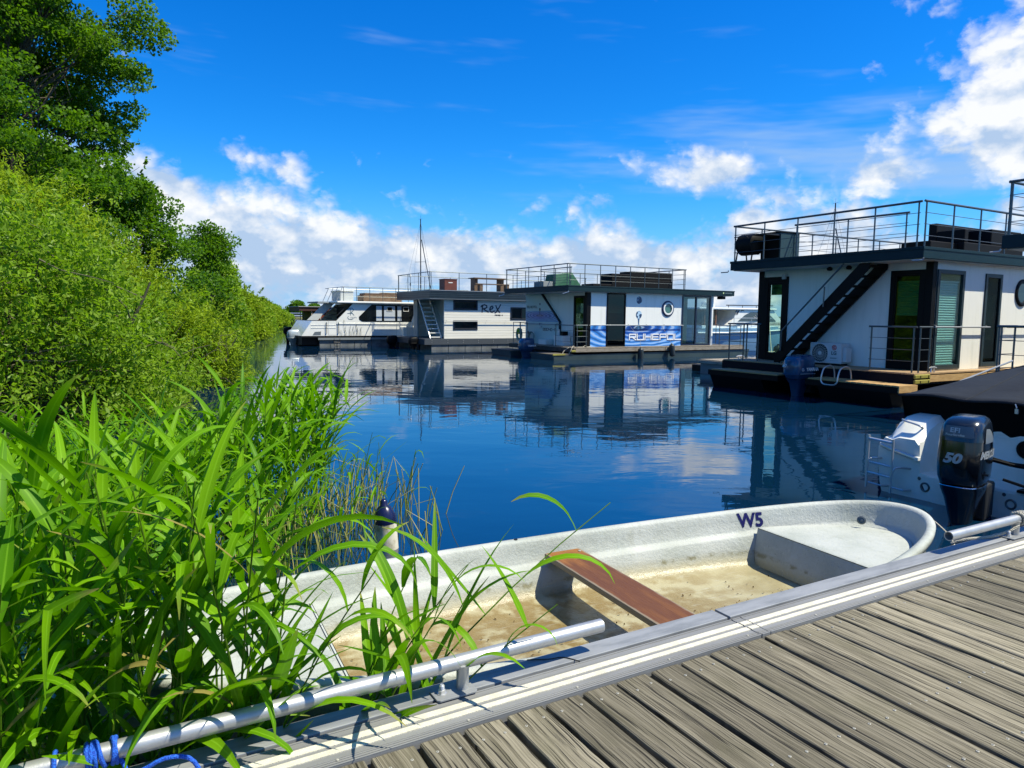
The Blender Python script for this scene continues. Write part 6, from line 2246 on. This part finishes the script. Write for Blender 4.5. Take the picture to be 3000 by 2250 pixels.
def end_seat(x0, zt, sgn):
    """moulded seat box across one end"""
    o_ = 0.128
    a, b = BA - o_, BB - o_
    pts = []
    ua = math.acos(min(1, (x0 / a) ** (BE / 2)))
    M_ = 30
    for i in range(M_ + 1):
        u = -ua + 2 * ua * i / M_
        x, y = brim(u, o_)
        pts.append((sgn * x, sgn * y))
    vs, fs = [], []
    rows = [(0.0, zt, 1.0), (0.02, zt - 0.006, 1.0)]
    top = [(x, y, zt - 0.006 if (i in (0, M_)) else zt) for i, (x, y) in enumerate(pts)]
    lip = [(sgn * (x0 + 0.012), top[0][1], zt), (sgn * (x0 + 0.012), top[-1][1], zt)]
    n0 = len(top)
    vs += top                                   # rim of the seat top
    # front edge: rounded lip then face down to the floor
    k = 12
    for (dx, z) in ((0.014, zt), (0.004, zt - 0.004), (0.0, zt - 0.015), (-0.035, 0.12), (-0.06, 0.02)):
        for i in range(k + 1):
            s = i / k
            y = top[0][1] * (1 - s) + top[-1][1] * s
            if z < zt - 0.05:
                y *= (0.97 if z > 0.1 else 0.90)
            vs.append((sgn * (x0 + dx), y, z))
    fs.append(tuple(range(n0)) + tuple(n0 + i for i in range(k, -1, -1)))
    for r_ in range(4):
        for i in range(k):
            q = n0 + r_ * (k + 1) + i
            fs.append((q, q + 1, q + k + 2, q + k + 1))
    return MB().add(vs, fs).build('end_seat', GRP, rb, smooth=True, angle=40)


end_seat(1.58, 0.272, 1)
end_seat(1.52, 0.262, -1)
# wooden thwart: worn red-brown paint
def thwart_material():
    m = bpy.data.materials.new('worn_red_brown_board')
    m.use_nodes = True
    nt = m.node_tree
    b = nt.nodes['Principled BSDF']
    b.inputs['Roughness'].default_value = 0.6
    tcn = nt.nodes.new('ShaderNodeTexCoord')
    v = Ex(nt, tcn.outputs['Object'])
    x, y, z = sep(nt, v)
    n1 = noise(nt, comb(nt, x * 9.0, y * 2.2, z * 4), 1.5, 5.0, 0.65)
    n2 = noise(nt, comb(nt, x * 60.0, y * 4.0, z * 30.0), 1.0, 4.0, 0.6)
    edge = ((x - 0.0725).f('ABSOLUTE') + (n1 - 0.5) * 0.045).smooth(0.108, 0.122)
    far_end = (y + (n1 - 0.5) * 0.5).smooth(0.36, 0.60)
    c = mixc(nt, n1.smooth(0.35, 0.7), (0.100, 0.032, 0.004), (0.145, 0.052, 0.006))
    c = mixc(nt, far_end * 0.8, c, (0.25, 0.095, 0.010))
    c = mixc(nt, edge.f('MAXIMUM', 1.0 - (z + 0.0).smooth(0.258, 0.262)) * 0.9, c, (0.22, 0.18, 0.12))
    c = mixc(nt, n2.smooth(0.58, 0.75) * 0.4, c, (0.06, 0.02, 0.01))
    link(nt, c, b.inputs['Base Color'])
    bp = nt.nodes.new('ShaderNodeBump')
    bp.inputs['Distance'].default_value = 0.003
    link(nt, n2 + n1, bp.inputs['Height'])
    nt.links.new(bp.outputs[0], b.inputs['Normal'])
    return m


MB().box(-0.055, -0.645, 0.228, 0.200, 0.655, 0.262).build('thwart', thwart_material(), rb, bevel=0.005)
for y in (0.60, -0.60):
    MB().lathe([(0.010, 0), (0.010, 0.004), (0.004, 0.006)], (0.17, y, 0.262), 8).build('screw_head', SCREW, rb)


def wall_pt(x, z, off=0.004):
    """a point on the far inner wall above the ledge"""
    h = sheer(x) - z
    o_ = 0.052 + (h - 0.018) / (0.130 - 0.018) * 0.028
    a, b = BA - o_ - off, BB - o_ - off
    y = b * (1 - abs(x / a) ** BE) ** (1 / BE)
    return Vector((x, y, z))


text('lettering', 'W5', 0.135, mat('blue_stencil', (0.008, 0.010, 0.16), 0.6), rb, (0, 0, 0), (1, 0, 0), (0, 0, 1), 0.0006, bold=0.004,
     warp=lambda cx, cy, cz: wall_pt(1.47 + cx * 0.95, 0.268 + cy * 0.98, 0.003 + abs(cz)))
p = wall_pt(2.23, 0.315, 0.0)
ey = MB().lathe([(0.030, 0), (0.030, 0.010), (0.020, 0.014), (0.019, 0.008), (0.010, 0.008), (0.010, 0.020), (0.004, 0.022)], (0, 0, 0), 14).build('eye_bolt', STEEL_D, rb, smooth=True)
ey.location = (2.26, 0.175, 0.325)
ey.rotation_euler = Vector((-0.75, -0.62, 0.22)).to_track_quat('Z', 'Y').to_euler()
for x in (-0.22,):
    q = wall_pt(x, 0.33, -0.03)
    MB().lathe([(0.012, 0), (0.012, 0.004), (0.007, 0.004), (0.007, 0.001)], (q.x, q.y, sheer(x) + 0.005), 10).build('rowlock_socket', DARKMETAL, rb)
# bilge keel seen along the floor
MB().box(-1.2, -0.335, 0.008, 1.35, -0.30, 0.034).build('floor_rib', GRP, rb, bevel=0.008)

# bits of dry leaf and silt lying in the bilge
lr = np.random.default_rng(5)
P = []
while len(P) < 190:
    x, y = lr.uniform(-1.4, 1.5), lr.normal(-0.05, 0.28)
    if abs(y) < 0.48 * (1 - (x / 2.4) ** 2):
        P.append((x, y, 0.020 + lr.uniform(0, 0.004)))
P = np.array(P)
lit_ = leaf_object('leaf_litter', P, 0.018, 0.55, leaf_mat('dry_litter', (0.06, 0.035, 0.012), (0.16, 0.11, 0.04), 0.0, 0.8), None, lr, 6.0)
lit_.location = rb.location
lit_.rotation_euler = rb.rotation_euler
tag(lit_, 'bits of dry leaf scattered on the floor of the rowing boat', 'litter', kind='stuff')

# ------------------------------------------------------------------ fender standing in the rushes
fender((-0.90, 5.20, -0.36), 0.70, 0.082, mat('old_white_vinyl', (0.60, 0.57, 0.45), 0.5, col2=(0.24, 0.21, 0.10), nscale=9, lo=0.42, hi=0.72), 'dirty white fender with a navy cap standing among the rushes',
       capm=mat('navy_vinyl', (0.006, 0.009, 0.045), 0.25), tilt=(R(2), R(-4), 0))

# ------------------------------------------------------------------ motor boat under a black cover
Mb = thing('motor_boat', tn(6.85, 4.37), TH, 'white motor boat under a black cover with a black outboard motor, at the right', 'motor boat')
OLDW = mat('old_gelcoat', (0.80, 0.80, 0.72), 0.3, col2=(0.70, 0.70, 0.60), nscale=2.5, coat=0.2)
HB = 2.06                                        # beam: y from 0 to -HB
rings = []
for x, w, zs, zb in ((0.42, 1.03, 0.70, -0.25), (1.5, 1.05, 0.72, -0.28), (3.0, 0.98, 0.78, -0.25), (4.2, 0.62, 0.86, -0.1), (5.0, 0.06, 0.95, 0.25)):
    c = -HB / 2
    rings.append([(x, c + w, zs), (x, c + w * .97, 0.42), (x, c + w * .86, 0.05), (x, c, zb), (x, c - w * .86, 0.05), (x, c - w * .97, 0.42), (x, c - w, zs), (x, c, zs + 0.02)])
MB().loft(rings).build('hull', OLDW, Mb, smooth=True, angle=28)
# stern pods either side of the engine well: (y, z) outline drawn at three stations
def pod(y0, y1, sgn):
    def ring(x, top, inset):
        a, b = y0, y1
        return [(x, a - sgn * 0.0, 0.46), (x, a - sgn * (0.015 + inset), 0.56), (x, a - sgn * (0.10 + inset * .8), top - 0.03), (x, a - sgn * (0.17 + inset * .8), top), (x, b + sgn * 0.05, top), (x, b, top - 0.06), (x, b, 0.56),
                (x, b - sgn * 0.02, 0.26), (x, b - sgn * 0.16, 0.24), (x, b - sgn * 0.16, 0.02), (x, b - sgn * 0.16, -0.28), (x, a - sgn * 0.12, -0.22), (x, a - sgn * 0.03, 0.10), (x, a, 0.36)]
    return MB().loft([ring(0.43, 0.80, 0.0), ring(0.30, 0.79, 0.0), ring(0.17, 0.735, 0.01), ring(0.03, 0.585, 0.04), ring(0.0, 0.575, 0.05)])
pl_ = pod(0.0, -0.42, 1).build('stern_pod', OLDW, Mb, smooth=True, angle=32)
pod(-HB, -HB + 0.42, -1).build('stern_pod', OLDW, Mb, smooth=True, angle=32)
MB().box(0.40, -HB + 0.40, -0.2, 0.46, -0.40, 0.66).build('well_wall', OLDW, Mb)
MB().box(0.0, -1.48, -0.25, 0.399, -0.585, 0.262).build('transom', OLDW, Mb, bevel=0.02)
MB().box(-0.02, -HB + 0.6, 0.2625, 0.36, -1.30, 0.285).build('well_ledge', BLACK, Mb)
# rub rails, handle, ladder, outlets
MB().tube(curve_pts([(0.6, 0.02, 0.50), (0.15, 0.02, 0.49), (0.02, -0.02, 0.475), (-0.02, -0.12, 0.455), (-0.025, -0.40, 0.40)], 6), 0.019, 8).build('rub_rail', STEEL, Mb, smooth=True)
MB().box(-0.05, -0.44, 0.378, 0.0, -0.40, 0.420).build('rail_end', OLDW, Mb, bevel=0.008)
MB().tube(curve_pts([(0.17, -0.15, 0.725), (0.13, -0.155, 0.745), (0.11, -0.20, 0.735), (0.10, -0.32, 0.715), (0.10, -0.365, 0.70), (0.13, -0.37, 0.68)], 5), 0.010, 7).build('grab_handle', STEEL, Mb, smooth=True)
ld = MB()
xl = -0.10
for y, zt, zb in ((0.05, 0.575, 0.03), (-0.21, 0.565, 0.02)):
    ld.tube([(xl, y, zb), (xl, y - 0.005, zt)], 0.0125, 8)
for z in (0.54, 0.30, 0.19):
    ld.tube([(xl, 0.05, z), (xl, -0.21, z - 0.012)], 0.011 if z < .5 else 0.014, 8)
for y in (0.03, -0.20):
    ld.tube([(xl, y, 0.085), (xl + 0.02, y - 0.13, 0.072), (0.0, y - 0.16, 0.07)], 0.009, 6)
ld.tube(curve_pts([(xl, -0.21, 0.10), (xl - 0.01, -0.225, 0.22), (xl + 0.01, -0.26, 0.285), (0.0, -0.345, 0.285)], 5), 0.010, 7)
ld.tube(curve_pts([(xl, 0.05, 0.22), (xl, 0.02, 0.33), (0.0, -0.04, 0.34)], 5), 0.010, 7)
ld.build('bathing_ladder', STEEL, Mb, smooth=True)
for (y, z) in ((-0.505, 0.135), (-1.26, 0.145)):
    MB().lathe([(0.048, 0.0), (0.048, -0.014), (0.040, -0.020), (0.031, -0.016), (0.030, -0.002)], (-0.001, y, z), 18, 'x').build('exhaust_outlet', STEEL_D, Mb, smooth=True)
    MB().lathe([(0.019, 0.0), (0.019, -0.010), (0.010, -0.014)], (-0.001, y + 0.06, z + 0.075), 12, 'x').build('outlet_cap', STEEL_D, Mb, smooth=True)
MB().prism([(-0.43, 0.24), (-1.46, 0.24), (-1.46, 0.02), (-1.2, -0.02), (-0.60, -0.02), (-0.55, 0.02)], 'x', -0.012, -0.0005).build('transom_plate', OLDW, Mb)
MB().lathe([(0.085, 0.0), (0.085, -0.012), (0.06, -0.013), (0.06, -0.002)], (0.399, -1.17, 0.58), 20, 'x').build('scoop', BLACK, Mb, smooth=True)
wires = MB()
for j, (dz, dy) in enumerate(((0.0, 0.0), (0.025, 0.03), (0.012, -0.03))):
    wires.tube(curve_pts([(-0.1, -1.12, 0.52 + dz), (0.12, -1.25 + dy, 0.46 + dz), (0.30, -1.45, 0.46 + dz), (0.36, -1.65 + dy, 0.52), (0.38, -1.75, 0.56)], 6), 0.010, 6)
wires.tube([(-0.05, -1.20, 0.36), (-0.02, -1.45, 0.31), (0.0, -1.58, 0.30)], 0.013, 6)
wires.tube(curve_pts([(-0.03, -1.50, 0.29), (-0.05, -1.53, 0.15), (-0.04, -1.50, 0.02), (-0.06, -1.54, -0.1)], 5), 0.006, 5)
wires.build('cables', BLACK, Mb, smooth=True)
# the cover: a sheet stretched over the hoop, with a curtain below its hem
COVER = mat('black_canvas', (0.016, 0.020, 0.026), 0.75, col2=(0.011, 0.014, 0.019), nscale=2.0, bump=0.010, bscale=5.0, spec=0.2)
vs, fs = [], []
NX, NY = 26, 22
for i in range(NX + 1):
    sx_ = i / NX
    for j in range(NY + 1):
        sy_ = j / NY
        y = 0.03 - (HB + 0.06) * sy_
        w = math.sin(math.pi * sy_)
        x_edge = 0.34 - 0.05 * w
        x = x_edge + (4.3 - x_edge) * sx_
        crown = 0.10 * w ** 0.8
        rise = 0.98 + 0.33 * math.sin(min(1.0, sx_ * 1.7) * math.pi / 2) ** 1.3 * (0.45 + 0.55 * w) + crown * (0.15 + 0.85 * math.sin(min(1, sx_ * 2.2) * math.pi / 2))
        if sx_ > 0.62:
            rise -= (sx_ - 0.62) ** 1.5 * 1.9
        fold = 0.007 * math.sin(sx_ * 24 + sy_ * 9) * math.sin(sy_ * 15 + sx_ * 4) * min(1, sx_ * 4)
        edge_pinch = -0.012 * math.cos(sy_ * math.pi * 6) * max(0, 1 - sx_ * 6)
        vs.append((x, y, rise + fold + edge_pinch))
for i in range(NX):
    for j in range(NY):
        k = i * (NY + 1) + j
        fs.append((k, k + 1, k + NY + 2, k + NY + 1))
cv = MB().add(vs, fs).build('cover', COVER, Mb, smooth=True, angle=80)
sm = cv.modifiers.new('solid', 'SOLIDIFY')
sm.thickness = 0.012
# hem roll and hanging curtain
MB().tube([vs[j] for j in range(NY + 1)], 0.013, 6).build('hem', COVER, cv, smooth=True)
vs2, fs2 = [], []
CURT = mat('black_curtain', (0.0025, 0.003, 0.003), 0.8, spec=0.1)
for j in range(NY + 1):
    x, y, z = vs[j]
    vs2 += [(x + 0.03, y * 0.985 - 0.012, z - 0.008), (x + 0.16 + 0.01 * math.sin(j * 2.1), y * 0.97 - 0.03, 0.60)]
for j in range(NY):
    fs2.append((2 * j, 2 * j + 1, 2 * j + 3, 2 * j + 2))
for i in range(NX):
    for jj in (0, NY):
        pass
base = len(vs2)
for i in range(NX + 1):
    x, y, z = vs[i * (NY + 1)]
    vs2 += [(x + 0.03, y - 0.012, z - 0.008), (x + 0.06, -0.03, min(z - 0.02, 0.66))]
for i in range(NX):
    fs2.append((base + 2 * i, base + 2 * i + 1, base + 2 * i + 3, base + 2 * i + 2))
base = len(vs2)
for i in range(NX + 1):
    x, y, z = vs[i * (NY + 1) + NY]
    vs2 += [(x + 0.03, y + 0.012, z - 0.008), (x + 0.06, -HB + 0.03, min(z - 0.02, 0.66))]
for i in range(NX):
    fs2.append((base + 2 * i, base + 2 * i + 1, base + 2 * i + 3, base + 2 * i + 2))
MB().add(vs2, fs2).build('curtain', CURT, cv, smooth=True)
for jj in (7, 15):
    MB().tube([Vector(vs[i * (NY + 1) + jj]) + Vector((0, 0, 0.002)) for i in range(NX + 1)], 0.004, 5).build('seam', COVER, cv, smooth=True)
for ii in (9, 16):
    MB().tube([Vector(vs[ii * (NY + 1) + j]) + Vector((0, 0, 0.002)) for j in range(NY + 1)], 0.004, 5).build('seam', COVER, cv, smooth=True)
zp_ = MB().box(0.265, -1.13, 0.915, 0.285, -1.105, 0.960).tube([(0.27, -1.118, 0.965), (0.28, -1.10, 1.0)], 0.006, 5)
zp_.build('zip_pull', STEEL, cv)
# windscreen frame bars leaning at the edge of the cover
MB().tube([(1.5, 0.05, 1.06), (2.7, 0.08, 1.27)], 0.011, 7).build('hoop_tube', SATIN, Mb, smooth=True)
# outboard
MK = mat('gloss_black_cowl', (0.003, 0.0035, 0.0045), 0.16, coat=0.35)
MT = mat('gloss_navy_cap', (0.006, 0.011, 0.020), 0.22, coat=0.4)
ex, ey_ = -0.42, -1.02
def S_ring(z, x0, x1, w, e=3.4, tilt=0.0):
    return rrect(ex + (x0 + x1) / 2, ey_, x1 - x0, w, z, 36, e, tilt)
rings = [S_ring(0.325, -0.18, 0.18, 0.23), S_ring(0.345, -0.24, 0.205, 0.305), S_ring(0.42, -0.270, 0.225, 0.350), S_ring(0.55, -0.280, 0.23, 0.365), S_ring(0.68, -0.270, 0.225, 0.355), S_ring(0.735, -0.264, 0.22, 0.348)]
mo = MB().loft(rings).build('outboard_motor', MK, Mb, smooth=True, angle=50)
rings = [S_ring(0.737, -0.266, 0.222, 0.352), S_ring(0.80, -0.255, 0.215, 0.342, tilt=0.02), S_ring(0.87, -0.235, 0.204, 0.315, tilt=0.04), S_ring(0.905, -0.205, 0.185, 0.28, tilt=0.05), S_ring(0.928, -0.145, 0.14, 0.215, tilt=0.05), S_ring(0.934, -0.06, 0.06, 0.09, tilt=0.04)]
MB().loft(rings).build('cowl_cap', MT, mo, smooth=True, angle=50)
rings = [S_ring(-0.45, -0.10, 0.08, 0.06, 2.3), S_ring(-0.20, -0.12, 0.10, 0.09, 2.3), S_ring(-0.05, -0.13, 0.12, 0.13, 2.6), S_ring(0.10, -0.15, 0.15, 0.20), S_ring(0.22, -0.18, 0.18, 0.255), S_ring(0.30, -0.225, 0.205, 0.305), S_ring(0.343, -0.245, 0.21, 0.310)]
MB().loft(rings).build('leg', MK, mo, smooth=True, angle=50)
MB().tube(S_ring(0.343, -0.247, 0.213, 0.313), 0.004, 5, closed=True).build('seam', mat('chrome', (0.7, 0.7, 0.72), 0.15, 1.0), mo, smooth=True)
MB().box(ex + 0.14, ey_ - 0.14, 0.0, ex + 0.42, ey_ + 0.14, 0.32).build('bracket', DARKMETAL, mo, bevel=0.02)
MB().box(ex - 0.30, ey_ - 0.11, -0.215, ex + 0.1, ey_ + 0.11, -0.203).build('cavitation_plate', MK, mo)
mb = MB()
for k in range(3):
    a = 2 * math.pi * k / 3
    pts = [(ex - 0.12 - 0.02 * i, ey_ + (0.03 + 0.04 * i) * math.cos(a + 0.12 * i), -0.33 + (0.03 + 0.04 * i) * math.sin(a + 0.12 * i)) for i in range(4)]
    mb.tube(pts, [0.02, 0.035, 0.035, 0.01], 5)
mb.build('propeller', DARKMETAL, mo, smooth=True)
def cowl_x(z, y):
    """how far aft the cowl's stern face lies"""
    import bisect
    zs = [0.42, 0.55, 0.68, 0.735, 0.80, 0.87]
    xb = [-0.270, -0.280, -0.270, -0.264, -0.262, -0.250]
    w_ = [0.350, 0.365, 0.355, 0.348, 0.342, 0.315]
    i = max(0, min(len(zs) - 2, bisect.bisect(zs, z) - 1))
    s = (z - zs[i]) / (zs[i + 1] - zs[i])
    x0 = xb[i] * (1 - s) + xb[i + 1] * s
    w = w_[i] * (1 - s) + w_[i + 1] * s
    f = 1 - abs(2 * (y - ey_) / w) ** 3.4
    c = -0.02
    return ex + c + (x0 - c) * max(0.05, f) ** (1 / 3.4)
SIL = mat('silver_print', (0.62, 0.66, 0.68), 0.35, 0.3)
text('power_number', '50', 0.118, SIL, mo, (0, 0, 0), (1, 0, 0), (0, 0, 1), 0.0008, shear=0.25, bold=0.006,
     warp=lambda cx, cy, cz: Vector((cowl_x(0.555 + cy * .95, ey_ + 0.10 - cx * 1.12) - 0.003 - abs(cz), ey_ + 0.10 - cx * 1.12, 0.555 + cy * .95)))
pts_e = [(-0.13, 0.770), (0.13, 0.770), (0.115, 0.870), (-0.115, 0.870)]
vs, fs = [], []
for i in range(9):
    for j in range(5):
        z = 0.772 + 0.095 * j / 4
        half = 0.118 - 0.016 * j / 4
        y = ey_ + half - 2 * half * i / 8
        vs.append((cowl_x(z, y) - 0.0045, y, z))
for i in range(8):
    for j in range(4):
        k = i * 5 + j
        fs.append((k, k + 1, k + 6, k + 5))
MB().add(vs, fs).build('grey_panel', mat('grey_blue_panel', (0.07, 0.10, 0.125), 0.4), mo, smooth=True)
for s, sz, z, x0, sxx in (('EFI', 0.056, 0.812, 0.064, 1.15), ('FourStroke', 0.024, 0.783, 0.096, 1.3)):
    text('lettering', s, sz, SIL, mo, (0, 0, 0), (1, 0, 0), (0, 0, 1), 0.0005, bold=0.0015,
         warp=lambda cx, cy, cz, z=z, x0=x0, k=sxx: Vector((cowl_x(z + cy, ey_ + x0 - cx * k) - 0.0062 - abs(cz), ey_ + x0 - cx * k, z + cy)))
# side lettering on the quarter facing the dock
def cowl_side(x, z):
    w = 0.357
    L0, L1 = -0.272, 0.226
    c = (L0 + L1) / 2
    f = 1 - abs(2 * (x - ex - c) / (L1 - L0)) ** 3.4
    return ey_ - w / 2 * max(0.02, f) ** (1 / 3.4)
text('lettering', 'MERCURY', 0.085, SIL, mo, (0, 0, 0), (1, 0, 0), (0, 0, 1), 0.0006, shear=0.25, bold=0.004,
     warp=lambda cx, cy, cz: Vector((ex - 0.215 + cx, cowl_side(ex - 0.215 + cx, 0) - 0.006 - abs(cz), 0.60 + cy)))
vs, fs = [], []
for i in range(13):
    for j in range(6):
        q = i / 12
        x = ex - 0.155 + 0.20 * q
        z0_, hgt = 0.725, 0.125 * math.sqrt(max(0.0, 1 - (2 * q - 1) ** 2 * 0.92))
        z = z0_ + hgt * j / 5
        vs.append((x, cowl_side(x, 0) - 0.004 + 0.030 * ((z - 0.735) / 0.13) ** 2, z))
fs = [(i * 6 + j, i * 6 + j + 1, i * 6 + j + 7, i * 6 + j + 6) for i in range(12) for j in range(5)]
MB().add(vs, fs).build('air_intake', mat('grey_intake', (0.20, 0.24, 0.27), 0.3, 0.4), mo, smooth=True)

# the motor is turned a little towards the dock
mo.rotation_euler = (0, 0, R(13))
c_r = Matrix.Rotation(R(13), 3, 'Z') @ Vector((ex + 0.2, ey_, 0))
mo.location = Vector((ex + 0.2, ey_, 0)) - c_r
